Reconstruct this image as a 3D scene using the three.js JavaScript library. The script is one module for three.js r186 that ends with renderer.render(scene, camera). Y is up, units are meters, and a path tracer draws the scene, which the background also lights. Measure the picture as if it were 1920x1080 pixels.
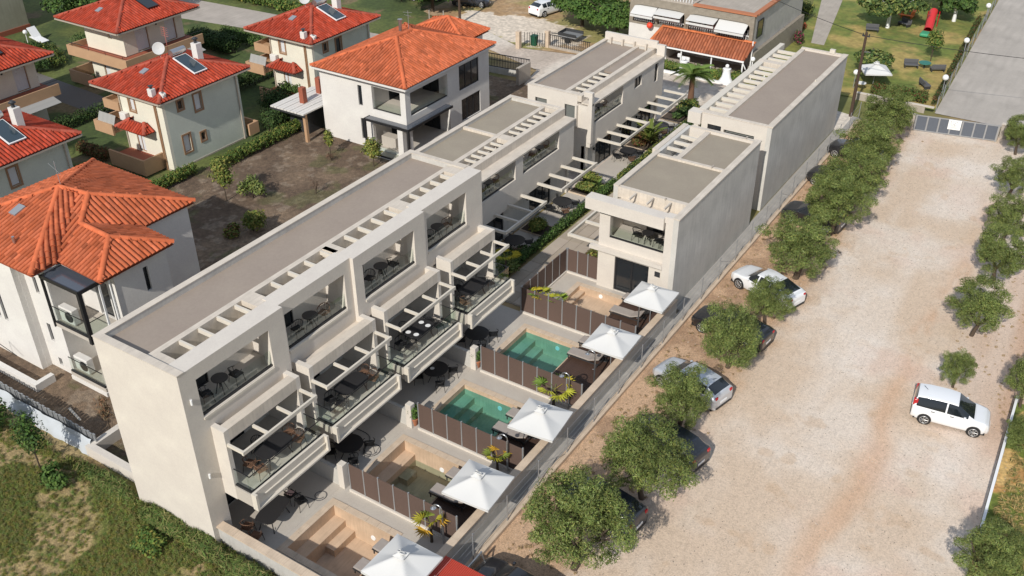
import * as THREE from 'three';
import { mergeGeometries, mergeVertices, toCreasedNormals } from 'three/addons/utils/BufferGeometryUtils.js';
import { RoundedBoxGeometry } from 'three/addons/geometries/RoundedBoxGeometry.js';

// ---------- camera, sky, sun, exposure ----------
const scene = new THREE.Scene();
const camera = new THREE.PerspectiveCamera(32.62, 16 / 9, 0.5, 3000);
camera.position.set(0, 33, 0);
camera.rotation.set(-0.575077, 0.577063, -0.00521, 'YXZ');
const renderer = new THREE.WebGLRenderer({ antialias: true });
renderer.toneMapping = THREE.LinearToneMapping;
renderer.toneMappingExposure = 1.0;
renderer.shadowMap.enabled = true;
const SUN = new THREE.Vector3(0.115, 0.6, 0.8).normalize();
const sun = new THREE.DirectionalLight(new THREE.Color(1.0, 0.955, 0.88), 4.15);
sun.name = 'sun';
sun.position.copy(SUN).multiplyScalar(160).add(new THREE.Vector3(-30, 0, -60));
sun.target.position.set(-30, 0, -60); scene.add(sun, sun.target);
sun.castShadow = true; sun.shadow.mapSize.set(4096, 4096); sun.shadow.radius = 1.3;
Object.assign(sun.shadow.camera, { left: -75, right: 75, top: 75, bottom: -75, near: 1, far: 400 });
{ // sky: pale summer blue, hazy towards the horizon, thin high cloud
  const W = 256, H = 128, d = new Float32Array(W * H * 4);
  for (let j = 0; j < H; j++) for (let i = 0; i < W; i++) {
    const el = (j + 0.5) / H * Math.PI - Math.PI / 2, az = i / W * Math.PI * 2, s = Math.sin(el);
    const t = Math.pow(Math.max(0, s), 0.5), k = (j * W + i) * 4;
    const c = 0.5 + 0.25 * Math.sin(az * 3 + s * 9) + 0.25 * Math.sin(az * 7 - s * 15 + 1.7), cl = 0.22 * c * Math.max(0, Math.min(1, s * 4));
    let r = 0.92 + (0.42 - 0.92) * t, g = 0.96 + (0.56 - 0.96) * t, b = 1.0 + (0.82 - 1.0) * t;
    r += (1.0 - r) * cl; g += (1.02 - g) * cl; b += (1.05 - b) * cl;
    if (s < 0) { r = 0.30; g = 0.28; b = 0.24; }
    d[k] = r * 0.64; d[k + 1] = g * 0.64; d[k + 2] = b * 0.64; d[k + 3] = 1;
  }
  const t = new THREE.DataTexture(d, W, H, THREE.RGBAFormat, THREE.FloatType);
  t.mapping = THREE.EquirectangularReflectionMapping; t.magFilter = t.minFilter = THREE.LinearFilter; t.needsUpdate = true;
  scene.background = t; scene.environment = t; scene.environmentIntensity = 1;
}

// ---------- random, noise, textures ----------
let sd = 12345;
const rnd = () => { sd = (sd + 0x6D2B79F5) | 0; let t = Math.imul(sd ^ (sd >>> 15), 1 | sd); t = (t + Math.imul(t ^ (t >>> 7), 61 | t)) ^ t; return ((t ^ (t >>> 14)) >>> 0) / 4294967296; };
const rr = (a, b) => a + (b - a) * rnd();
const seed = s => { sd = s; };
const PT = new Uint8Array(512); { const a = [...Array(256).keys()]; for (let i = 255; i > 0; i--) { const j = Math.floor(rnd() * (i + 1)); [a[i], a[j]] = [a[j], a[i]]; } for (let i = 0; i < 512; i++) PT[i] = a[i & 255]; }
function vn(x, y, per = 256) {
  const xi = Math.floor(x), yi = Math.floor(y), fx = x - xi, fy = y - yi, u = fx * fx * (3 - 2 * fx), v = fy * fy * (3 - 2 * fy);
  const m = n => ((n % per) + per) % per, x0 = m(xi) & 255, x1 = m(xi + 1) & 255, y0 = m(yi) & 255, y1 = m(yi + 1) & 255;
  const a = PT[PT[x0] + y0], b = PT[PT[x1] + y0], c = PT[PT[x0] + y1], d = PT[PT[x1] + y1];
  return (a + (b - a) * u + (c - a) * v + (a - b - c + d) * u * v) / 255;
}
function fbm(x, y, o = 4, per = 256) { let s = 0, a = 0.5, n = 0; for (let i = 0; i < o; i++) { s += a * vn(x + i * 17, y + i * 31, per); n += a; x *= 2; y *= 2; per *= 2; a *= 0.5; } return s / n; }
const clamp = (v, a = 0, b = 1) => Math.max(a, Math.min(b, v)), sm = (a, b, v) => { v = clamp((v - a) / (b - a)); return v * v * (3 - 2 * v); };
const mix = (a, b, t) => a + (b - a) * t, mix3 = (a, b, t) => [mix(a[0], b[0], t), mix(a[1], b[1], t), mix(a[2], b[2], t)];
function dtex(w, h, fn, srgb = true) { // fn(u, v) -> [r,g,b] 0..255
  const d = new Uint8Array(w * h * 4);
  for (let j = 0; j < h; j++) for (let i = 0; i < w; i++) { const c = fn((i + 0.5) / w, (j + 0.5) / h), k = (j * w + i) * 4; d[k] = clamp(c[0], 0, 255); d[k + 1] = clamp(c[1], 0, 255); d[k + 2] = clamp(c[2], 0, 255); d[k + 3] = 255; }
  const t = new THREE.DataTexture(d, w, h, THREE.RGBAFormat); t.wrapS = t.wrapT = THREE.RepeatWrapping; t.magFilter = THREE.LinearFilter; t.minFilter = THREE.LinearMipmapLinearFilter; t.generateMipmaps = true;
  if (srgb) t.colorSpace = THREE.SRGBColorSpace; t.needsUpdate = true; return t;
}
const gtex = (n, fn) => dtex(n, n, (u, v) => { const g = fn(u, v) * 255; return [g, g, g]; }, false);
const rep = (t, sx, sy = sx) => { const c = t.clone(); c.repeat.set(1 / sx, 1 / sy); c.needsUpdate = true; return c; };
// tints that multiply a base colour (mostly near white)
const T = {};
T.mottle = dtex(512, 512, (u, v) => { const a = fbm(u * 4, v * 4, 5, 4), b = fbm(u * 60, v * 60, 2, 60); const k = 228 + 16 * (a - 0.5) + 10 * (b - 0.5); return [k, k - 1 + 2 * (a - 0.5), k - 2]; });
T.streak = dtex(512, 512, (u, v) => { const a = fbm(u * 26, v * 3, 4, 26), c = fbm(u * 5, v * 5, 4, 5), b = fbm(u * 70, v * 70, 2, 70); const k = 226 + 22 * (a - 0.5) + 26 * (c - 0.5) + 10 * (b - 0.5); return [k, k - 1, k - 3]; });
T.bumpFine = gtex(256, (u, v) => fbm(u * 40, v * 40, 3, 40));
T.grain = dtex(256, 256, (u, v) => { const a = fbm(u * 3, v * 60, 4, 3); const k = 205 + 70 * (a - 0.5); return [k, k, k]; });
T.slat = gtex(256, (u, v) => { const q = (v * 16) % 1; return q < 0.12 ? 0.1 : 0.8 + 0.2 * fbm(u * 4, v * 64, 2, 4); });
T.rough = gtex(256, (u, v) => 0.55 + 0.4 * fbm(u * 12, v * 12, 4, 12));

const srgb = (r, g, b) => new THREE.Color().setRGB(r / 255, g / 255, b / 255, THREE.SRGBColorSpace);
const lin = (r, g, b) => new THREE.Color().setRGB(r, g, b);
const mat = (color, rough = 0.8, o = {}) => new THREE.MeshStandardMaterial({ color, roughness: rough, metalness: 0, ...o });
const M = {
  cream: mat(srgb(232, 224, 213), 0.9, { map: rep(T.mottle, 3.1), bumpMap: rep(T.bumpFine, 0.9), bumpScale: 0.003 }),
  creamTop: mat(srgb(227, 216, 202), 0.9, { map: rep(T.streak, 2.3), bumpMap: rep(T.bumpFine, 0.9), bumpScale: 0.002 }),
  render: mat(srgb(218, 215, 209), 0.9, { map: rep(T.streak, 4.7), bumpMap: rep(T.bumpFine, 0.9), bumpScale: 0.004 }),
  white: mat(srgb(240, 237, 232), 0.88, { map: rep(T.mottle, 3.7), bumpMap: rep(T.bumpFine, 0.8), bumpScale: 0.003 }),
  cottage: mat(srgb(245, 241, 224), 0.9, { map: rep(T.mottle, 3.3), bumpMap: rep(T.bumpFine, 0.8), bumpScale: 0.003 }),
  sage: mat(srgb(220, 226, 214), 0.9, { map: rep(T.mottle, 3.3), bumpMap: rep(T.bumpFine, 0.8), bumpScale: 0.003 }),
  tan: mat(srgb(203, 164, 128), 0.9, { map: rep(T.mottle, 2.0) }),
  membrane: mat(srgb(170, 156, 143), 0.95, { map: rep(T.mottle, 5.3), bumpMap: rep(T.bumpFine, 0.5), bumpScale: 0.002 }),
  membrane2: mat(srgb(168, 157, 140), 0.95, { map: rep(T.mottle, 4.1), bumpMap: rep(T.bumpFine, 0.5), bumpScale: 0.002 }),
  beam: mat(srgb(232, 224, 210), 0.75, { map: rep(T.mottle, 1.7) }),
  dark: mat(lin(0.018, 0.018, 0.02), 0.45),
  anth: mat(lin(0.05, 0.052, 0.056), 0.5, { metalness: 0.3 }),
  pane: new THREE.MeshPhysicalMaterial({ color: lin(0.018, 0.022, 0.026), roughness: 0.06, metalness: 0, specularIntensity: 1, clearcoat: 0.4, clearcoatRoughness: 0.05 }),
  paneLit: new THREE.MeshPhysicalMaterial({ color: lin(0.16, 0.17, 0.16), roughness: 0.1, clearcoat: 0.4, clearcoatRoughness: 0.05 }),
  glass: new THREE.MeshPhysicalMaterial({ color: lin(0.95, 0.985, 0.965), roughness: 0.02, metalness: 0, transmission: 1, thickness: 0, ior: 1.45 }),
  glassDark: new THREE.MeshPhysicalMaterial({ color: lin(0.07, 0.08, 0.1), roughness: 0.16, clearcoat: 0.6, clearcoatRoughness: 0.1 }),
  shutter: mat(srgb(214, 216, 218), 0.6, { bumpMap: rep(T.slat, 0.8), bumpScale: 0.01 }),
  brownTrim: mat(srgb(150, 116, 88), 0.8),
  steel: mat(lin(0.55, 0.55, 0.55), 0.3, { metalness: 0.9 }),
  galv: mat(lin(0.42, 0.43, 0.44), 0.5, { metalness: 0.6 }),
  whitePaint: mat(lin(0.8, 0.8, 0.79), 0.5),
  terracotta: mat(srgb(196, 128, 92), 0.85, { map: rep(T.mottle, 0.4) }),
  wall2: mat(srgb(206, 203, 198), 0.92, { map: rep(T.streak, 2.9), bumpMap: rep(T.bumpFine, 0.6), bumpScale: 0.006 }),
  concrete: mat(srgb(190, 180, 168), 0.92, { map: rep(T.streak, 3.3), bumpMap: rep(T.bumpFine, 0.7), bumpScale: 0.004 }),
  patio: mat(srgb(205, 197, 186), 0.8, { map: rep(T.mottle, 2.9), bumpMap: rep(T.bumpFine, 0.8), bumpScale: 0.002 }),
  coping: mat(srgb(222, 201, 178), 0.8, { map: rep(T.streak, 1.3), bumpMap: rep(T.bumpFine, 0.6), bumpScale: 0.002 }),
  poolTile: mat(srgb(218, 190, 162), 0.7, { map: rep(T.streak, 1.9) }),
  deck: mat(srgb(92, 68, 56), 0.7, { map: rep(T.grain, 0.6, 1.2) }),
  panel: mat(srgb(120, 97, 86), 0.75, { map: rep(T.grain, 2, 0.5), bumpMap: rep(T.slat, 1.1), bumpScale: 0.008 }),
  water: new THREE.MeshPhysicalMaterial({ color: lin(0.43, 0.82, 0.84), roughness: 0.03, transmission: 1, thickness: 0, ior: 1.33, bumpMap: rep(T.bumpFine, 9), bumpScale: 0.01, side: THREE.DoubleSide }),
  waterPale: new THREE.MeshPhysicalMaterial({ color: lin(0.74, 0.86, 0.83), roughness: 0.03, transmission: 1, thickness: 0, ior: 1.33, side: THREE.DoubleSide }),
  bark: mat(lin(0.09, 0.065, 0.045), 0.95, { bumpMap: rep(T.bumpFine, 0.4), bumpScale: 0.02 }),
  rust: mat(srgb(150, 84, 62), 0.8),
  tyre: mat(lin(0.02, 0.02, 0.02), 0.9), rim: mat(lin(0.5, 0.5, 0.5), 0.35, { metalness: 0.8 }),
  carGlass: new THREE.MeshPhysicalMaterial({ color: lin(0.012, 0.016, 0.02), roughness: 0.04, clearcoat: 1, clearcoatRoughness: 0.02 }),
  redLamp: mat(lin(0.45, 0.015, 0.02), 0.2), clearLamp: mat(lin(0.6, 0.62, 0.64), 0.15),
  canvas: mat(srgb(206, 205, 202), 0.9, { side: THREE.DoubleSide }),
  cushion: mat(srgb(176, 166, 158), 0.9, { map: rep(T.mottle, 0.5) }),
  soil: mat(lin(0.07, 0.05, 0.035), 1),
  rattan: mat(lin(0.16, 0.085, 0.05), 0.8), black: mat(lin(0.012, 0.012, 0.013), 0.55), tableTop: mat(lin(0.028, 0.027, 0.028), 0.45),
  solar: new THREE.MeshPhysicalMaterial({ color: lin(0.035, 0.055, 0.07), roughness: 0.12, clearcoat: 0.3 }), awning: mat(srgb(190, 188, 184), 0.85, { map: rep(T.grain, 0.5, 1.5) }),
  gutter: mat(srgb(176, 164, 150), 0.6), shutter2: mat(srgb(214, 210, 204), 0.7),
  concreteDark: mat(lin(0.1, 0.1, 0.105), 0.9),
  stoneWall: mat(srgb(172, 162, 147), 0.95, { map: rep(T.streak, 1.1), bumpMap: rep(T.bumpFine, 0.5), bumpScale: 0.03 }),
};

// ---------- scene-building helpers ----------
const names = {};
function numbered(n) { const k = names[n] = (names[n] ?? -1) + 1; return k ? `${n}_${String(k).padStart(3, '0')}` : n; }
function metric(g) { // uv in metres from position and dominant normal
  if (g.index) g = g.toNonIndexed();
  const p = g.attributes.position, n = g.attributes.normal, uv = new Float32Array(p.count * 2);
  for (let i = 0; i < p.count; i++) {
    const ax = Math.abs(n.getX(i)), ay = Math.abs(n.getY(i)), az = Math.abs(n.getZ(i));
    let u, v; if (ay >= ax && ay >= az) { u = p.getX(i); v = p.getZ(i); } else if (ax >= az) { u = p.getZ(i); v = p.getY(i); } else { u = p.getX(i); v = p.getY(i); }
    uv[i * 2] = u; uv[i * 2 + 1] = v;
  }
  g.setAttribute('uv', new THREE.BufferAttribute(uv, 2)); return g;
}
function bx(x0, x1, y0, y1, z0, z1) { return metric(new THREE.BoxGeometry(Math.abs(x1 - x0), Math.abs(y1 - y0), Math.abs(z1 - z0)).translate((x0 + x1) / 2, (y0 + y1) / 2, (z0 + z1) / 2)); }
function rbx(x0, x1, y0, y1, z0, z1, r = 0.03, s = 2) { return metric(new RoundedBoxGeometry(Math.abs(x1 - x0), Math.abs(y1 - y0), Math.abs(z1 - z0), s, r).translate((x0 + x1) / 2, (y0 + y1) / 2, (z0 + z1) / 2)); }
function cyl(r0, r1, h, x, y, z, s = 12) { return metric(new THREE.CylinderGeometry(r1, r0, h, s).translate(x, y + h / 2, z)); }
function bar(a, b, r, s = 6, r2 = r) { // tapered rod from a to b
  const A = new THREE.Vector3(...a), B = new THREE.Vector3(...b), d = B.clone().sub(A), L = d.length();
  const g = new THREE.CylinderGeometry(r2, r, L, s).translate(0, L / 2, 0);
  g.applyQuaternion(new THREE.Quaternion().setFromUnitVectors(new THREE.Vector3(0, 1, 0), d.normalize())).translate(...a); return metric(g);
}
function beamBox(a, b, w, h) { // square beam from a to b (horizontal-ish)
  const A = new THREE.Vector3(...a), B = new THREE.Vector3(...b), d = B.clone().sub(A), L = d.length(); const g = new THREE.BoxGeometry(w, h, L);
  const m = new THREE.Matrix4().lookAt(B, A, new THREE.Vector3(0, 1, 0)); g.applyMatrix4(m).translate((a[0] + b[0]) / 2, (a[1] + b[1]) / 2, (a[2] + b[2]) / 2); return metric(g);
}
function panelXY(u0, u1, v0, v1, holes, t) {
  const s = new THREE.Shape([new THREE.Vector2(u0, v0), new THREE.Vector2(u1, v0), new THREE.Vector2(u1, v1), new THREE.Vector2(u0, v1)]);
  for (const [a, b, c, d] of holes) s.holes.push(new THREE.Path([new THREE.Vector2(a, c), new THREE.Vector2(a, d), new THREE.Vector2(b, d), new THREE.Vector2(b, c)]));
  return new THREE.ExtrudeGeometry(s, { depth: t, bevelEnabled: false });
}
// wall whose outer face lies at z = zc (thickness towards -s*z) / at x = xc; holes: [a0,a1,y0,y1] in the wall's own coordinate
function wz(zc, x0, x1, y0, y1, holes = [], t = 0.25, s = 1) { const g = panelXY(x0, x1, y0, y1, holes, t); g.translate(0, 0, s > 0 ? zc - t : zc); return metric(g); }
function wx(xc, z0, z1, y0, y1, holes = [], t = 0.25, s = 1) {
  const lo = Math.min(z0, z1), hi = Math.max(z0, z1);
  const g = panelXY(-hi, -lo, y0, y1, holes.map(([a, b, c, d]) => [-Math.max(a, b), -Math.min(a, b), c, d]), t); g.rotateY(Math.PI / 2); g.translate(s > 0 ? xc - t : xc, 0, 0); return metric(g);
}
function merge(a) { if (!Array.isArray(a)) return a; a = a.flat(9); if (a.length === 1) return a[0]; return mergeGeometries(a.map(g => { g = g.index ? g.toNonIndexed() : g; for (const k of Object.keys(g.attributes)) if (!['position', 'normal', 'uv'].includes(k)) g.deleteAttribute(k); return g; })); }
function shad(m) { m.castShadow = m.receiveShadow = true; return m; }
const SPLIT = new Set(['wall', 'side_wall', 'roof_slab', 'portal_frame', 'front_beam', 'drain_spout', 'balcony', 'trough', 'parapet', 'roof_curb', 'terrace_parapet', 'chimney', 'floor_slab', 'inner_wall', 'cable', 'coping', 'downpipe']);
class Thing { // a Group at the thing's base; geometry is given in world coordinates
  constructor(name, label, category, [x, y, z] = [0, 0, 0], group) {
    const o = this.o = new THREE.Group(); o.name = numbered(name); o.position.set(x, y, z); o.userData = { label, category }; if (group) o.userData.group = group; scene.add(o);
  }
  p(name, geo, m, o = {}) { // add a part
    if (Array.isArray(geo) && geo.flat(9).length > 1 && SPLIT.has(name)) return geo.flat(9).map(q => this.p(name, q, m, o))[0];
    const g = merge(geo), P = this.o.position, me = shad(new THREE.Mesh(g.clone().translate(-P.x, -P.y, -P.z), m)); me.name = name;
    if (o.label) me.userData.label = o.label; if (o.kind) me.userData.kind = o.kind; (o.parent || this.o).add(me); return me;
  }
}
function copyOf(src, name, label, pos, ry = 0, group, scale) { // src: Group of a thing
  const c = src.clone(); c.name = numbered(name); c.position.set(...pos); c.rotation.y = ry; if (scale) Array.isArray(scale) ? c.scale.set(...scale) : c.scale.setScalar(scale);
  c.userData = { ...src.userData, label }; if (group) c.userData.group = group; else delete c.userData.group; scene.add(c); return c;
}
function single(name, label, category, geo, m, group) { const me = shad(new THREE.Mesh(merge(geo), m)); me.name = numbered(name); me.userData = { label, category }; if (group) me.userData.group = group; scene.add(me); return me; }
function structure(name, geo, m) { const me = shad(new THREE.Mesh(merge(geo), m)); me.name = numbered(name); me.userData = { kind: 'structure' }; scene.add(me); return me; }
function inst(name, geo, m, mats, cols) { // InstancedMesh from matrices and colours
  const I = shad(new THREE.InstancedMesh(geo, m, mats.length)); mats.forEach((q, i) => I.setMatrixAt(i, q)); if (cols) cols.forEach((c, i) => I.setColorAt(i, c)); I.name = name; return I;
}
function sheet(poly, y, holes = []) { // flat ground polygon, poly: [[x,z],...]
  const s = new THREE.Shape(poly.map(([x, z]) => new THREE.Vector2(x, -z))); for (const h of holes) s.holes.push(new THREE.Path(h.map(([x, z]) => new THREE.Vector2(x, -z))));
  return metric(new THREE.ShapeGeometry(s).rotateX(-Math.PI / 2).translate(0, y, 0));
}
const rect = (x0, x1, z0, z1) => [[x0, z0], [x1, z0], [x1, z1], [x0, z1]];
function baked(x0, x1, z0, z1, w, h, fn, rough = 0.95, o = {}) { // ground material painted over a rectangle; fn(x,z) -> sRGB colour
  const t = dtex(w, h, (u, v) => fn(x0 + u * (x1 - x0), z0 + v * (z1 - z0))); t.repeat.set(1 / (x1 - x0), 1 / (z1 - z0)); t.offset.set(-x0 / (x1 - x0), -z0 / (z1 - z0)); t.anisotropy = 8;
  return mat(new THREE.Color(1, 1, 1), rough, { map: t, ...o });
}
// ---------- the setting: ground sheets, street, paths ----------
{
  const n1 = (x, z, s, o = 4) => fbm(x / s + 40, z / s + 90, o);
  const earth = baked(-140, 40, -190, 10, 512, 512, (x, z) => { const a = n1(x, z, 9), b = n1(x, z, 1.3); let c = mix3([150, 128, 92], [112, 112, 62], sm(0.38, 0.62, a)); return c.map(v => v + 40 * (b - 0.5)); });
  structure('ground', sheet(rect(-600, 500, -900, 120), -0.03, [rect(-25.3, -17.98, -46.2, -18.75)]), earth);
  // parking ground: pale crushed stone, sandier and littered with dry leaves under the olives
  const gravel = baked(-17.6, 8.4, -81, -17, 1024, 2048, (x, z) => {
    const a = n1(x, z, 3.4), b = n1(x + 31, z - 17, 1.1), f = fbm(x * 7, z * 7, 4), f2 = fbm(x * 21 + 5, z * 21, 2), w = n1(x - 60, z + 9, 7, 3);
    let c = mix3([213, 200, 184], [203, 183, 160], sm(0.36, 0.72, a));
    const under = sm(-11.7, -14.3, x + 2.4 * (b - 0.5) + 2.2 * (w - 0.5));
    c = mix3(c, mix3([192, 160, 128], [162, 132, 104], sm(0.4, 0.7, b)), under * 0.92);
    const tr = Math.exp(-Math.pow((x + 5.1 + 1.2 * (w - 0.5) * 2) / 0.7, 2)) * sm(0.46, 0.62, n1(x * 0.8, z * 0.35, 1.6)) * 0.55;
    c = mix3(c, [198, 158, 124], tr);
    const rside = sm(-3.6, -1.6, x + 2.4 * (w - 0.5)) * sm(-40, -46, z) + sm(-78, -66, -z - 144) * 0;
    c = mix3(c, [192, 160, 134], clamp(rside) * 0.8);
    c = mix3(c, [206, 178, 158], 0.5 * sm(0.5, 0.75, n1(x + 7, z + 70, 2.8)) * (1 - under));
    const spot = sm(0.68, 0.8, n1(x * 1.3 + 300, z * 1.3, 1.5, 3)); c = mix3(c, [186, 156, 124], spot * 0.3);
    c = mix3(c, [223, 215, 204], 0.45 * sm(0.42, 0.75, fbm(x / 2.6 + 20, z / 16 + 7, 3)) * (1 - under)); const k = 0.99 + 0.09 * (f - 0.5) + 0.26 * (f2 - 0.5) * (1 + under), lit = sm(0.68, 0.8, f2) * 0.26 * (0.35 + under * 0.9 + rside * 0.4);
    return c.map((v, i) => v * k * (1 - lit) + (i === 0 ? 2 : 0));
  }, 0.97, { bumpMap: rep(T.bumpFine, 1.4), bumpScale: 0.012 });
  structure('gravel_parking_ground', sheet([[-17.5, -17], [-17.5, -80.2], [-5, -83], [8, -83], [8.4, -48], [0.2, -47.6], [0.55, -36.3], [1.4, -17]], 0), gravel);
  const dry = baked(-1, 12, -50, -17, 512, 1024, (x, z) => { const a = n1(x, z, 1.7), b = fbm(x * 8, z * 8, 3); let c = mix3([196, 164, 106], [176, 134, 82], sm(0.4, 0.6, n1(x, z + 40, 0.9))); c = mix3(c, [104, 116, 48], sm(0.5, 0.62, a)); return c.map(v => v * (1 + 0.5 * (b - 0.5))); });
  structure('dry_grass_ground', sheet([[0.3, -47.6], [12, -47.6], [12, -17], [1.45, -17], [0.6, -36.3]], 0.006), dry);
  // unmown lawn in the foreground
  const lawn = baked(-62, -17, -19.2, 0, 2048, 1024, (x, z) => {
    const a = n1(x, z, 3.0), b = n1(x + 20, z - 30, 0.9), f = fbm(x * 11, z * 11, 3);
    let c = mix3([102, 108, 50], [128, 128, 66], sm(0.35, 0.65, b)); c = mix3(c, [172, 148, 108], sm(0.47, 0.6, a * 0.75 + b * 0.25) * 0.9);
    return c.map(v => v * (1 + 0.5 * (f - 0.5)));
  }, 1, { bumpMap: rep(T.bumpFine, 1), bumpScale: 0.05 });
  structure('lawn', sheet([[-62, -19.05], [-37, -19.05], [-33.2, -18.35], [-17, -18.35], [-17, 0], [-62, 0]], 0.0), lawn);
  // bare soil garden behind the apartments
  const soil = baked(-57, -32, -56, -19, 1024, 1024, (x, z) => {
    const a = n1(x, z, 2.6), b = n1(x, z, 0.7), f = fbm(x * 6, z * 6, 3); let c = mix3([128, 108, 88], [104, 86, 70], sm(0.35, 0.65, a)); c = mix3(c, [150, 134, 116], sm(0.56, 0.7, b) * 0.6);
    c = mix3(c, [96, 98, 58], sm(0.6, 0.72, n1(x + 50, z, 1.9)) * 0.5); return c.map(v => v * (1 + 0.4 * (f - 0.5)));
  }, 1, { bumpMap: rep(T.bumpFine, 1.2), bumpScale: 0.06 });
  structure('soil_garden', sheet([[-56.6, -31], [-56.6, -54.6], [-53, -54.6], [-53, -72], [-36.4, -72], [-36.4, -43.5], [-32.2, -39.3], [-32.2, -19.1], [-50, -19.1], [-56, -19.1]], -0.005), soil);
  // gardens and lanes between the cottages
  const garden = baked(-110, -56.5, -110, -19, 1024, 1024, (x, z) => { const a = n1(x, z, 4), f = fbm(x * 5, z * 5, 3); let c = mix3([66, 80, 38], [92, 100, 50], sm(0.35, 0.65, a)); c = mix3(c, [112, 98, 70], sm(0.58, 0.72, n1(x, z + 70, 2.6))); return c.map(v => v * (1 + 0.4 * (f - 0.5))); });
  structure('garden_ground', sheet(rect(-110, -56.6, -110, -19.1), 0.001), garden);
  const asphalt = mat(srgb(118, 114, 110), 0.95, { map: rep(T.mottle, 4), bumpMap: rep(T.bumpFine, 0.6), bumpScale: 0.006 });
  structure('asphalt_lane', [sheet([[-95, -47.2], [-66.5, -46.2], [-66.5, -48.9], [-95, -50.4]], 0.012)], asphalt);
  structure('asphalt_lane', [sheet([[-98, -66.5], [-79, -69.4], [-56.7, -73.2], [-54, -74.4], [-54, -78], [-62, -75.7], [-79, -74.6], [-98, -73.2]], 0.016)], mat(srgb(190, 180, 170), 0.95, { map: rep(T.streak, 5) }));
  // street and pale concrete forecourt
  const street = baked(-60, -18, -84, -56, 1024, 512, (x, z) => { const a = n1(x, z, 2.8), f = fbm(x * 5, z * 5, 3); let c = mix3([196, 182, 168], [178, 164, 150], sm(0.4, 0.65, a)); c = mix3(c, [206, 196, 182], sm(0.5, 0.7, n1(x + 33, z, 5))); return c.map(v => v * (1 + 0.22 * (f - 0.5))); });
  structure('street', sheet([[-60, -78.4], [-54, -78.0], [-46.2, -75.4], [-45.2, -71.6], [-36.5, -71.6], [-36.5, -56], [-31.0, -56.2], [-31, -71.2], [-24, -71.2], [-24, -76.8], [-18, -76.8], [-18, -80.4], [-27.5, -82.6], [-36.6, -81.2], [-43.8, -81.2], [-50.6, -79.7], [-56, -82], [-60, -81.6]], 0.02), street);
  // dry grass field with a pale broken-concrete apron
  const field = baked(-70, -36, -125, -78, 1024, 1024, (x, z) => {
    const a = n1(x, z, 4.2), f = fbm(x * 4, z * 4, 3), d = Math.hypot((x + 54) / 8.5, (z + 84.5) / 3.8) + 0.7 * (n1(x, z, 1.7) - 0.5) + 0.3 * (n1(x, z, 0.6) - 0.5);
    let c = mix3([142, 136, 82], [160, 130, 94], sm(0.38, 0.6, a)); c = mix3(c, [172, 146, 116], sm(0.55, 0.7, n1(x + 9, z + 9, 3))); c = mix3(c, [208, 194, 176], sm(1.05, 0.9, d)); return c.map(v => v * (1 + 0.34 * (f - 0.5)));
  });
  structure('dry_field', sheet([[-60, -81.5], [-56, -82], [-50.6, -79.75], [-43.8, -81.25], [-36.8, -81.25], [-36.8, -118], [-66, -118], [-66, -84]], 0.026), field);
  const green = baked(-38, -12, -135, -79, 1024, 1024, (x, z) => {
    const a = n1(x, z, 4.6), b = n1(x, z, 1.5), f = fbm(x * 3.2, z * 3.2, 3); let c = mix3([108, 120, 54], [130, 130, 64], sm(0.35, 0.65, b)); c = mix3(c, [186, 156, 98], sm(0.55, 0.7, a) * 0.75); c = mix3(c, [84, 106, 46], sm(0.5, 0.7, n1(x + 70, z, 2.6)) * 0.5); return c.map(v => v * (1 + 0.3 * (f - 0.5)));
  }, 1, { bumpMap: rep(T.bumpFine, 1.3), bumpScale: 0.04 });
  structure('garden_lawn', sheet([[-27.2, -84.2], [-19.4, -84.4], [-12.5, -85.3], [-14.4, -124], [-31, -135], [-36, -135], [-30.2, -104]], 0.03), green);
  structure('garden_path', sheet([[-27.0, -96.3], [-25.7, -96.3], [-28.7, -112], [-31.0, -112]], 0.045), M.concrete);
  structure('concrete_yard', sheet([[-12.4, -84.6], [6, -84.6], [9, -140], [-14.9, -140]], 0.03), mat(srgb(193, 185, 176), 0.95, { map: rep(T.streak, 9), bumpMap: rep(T.bumpFine, 0.8), bumpScale: 0.004 }));
  structure('concrete_strip', [bx(-18.0, -17.3, -0.3, 0.012, -46, -17.4), bx(-18.5, -17.3, -0.3, 0.012, -80.3, -46)], mat(srgb(178, 174, 169), 0.95, { map: rep(T.streak, 1.9) }));
  // paved yards of the apartments
  structure('patio', [bx(-29.2, -25.2, -0.3, 0.06, -40.7, -18.75)], M.patio);
  structure('garden_terrace', [sheet(rect(-31.3, -29.25, -56, -39.3), 0.03), sheet(rect(-31.4, -28.9, -71, -56), 0.034)], M.patio);
}
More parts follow.
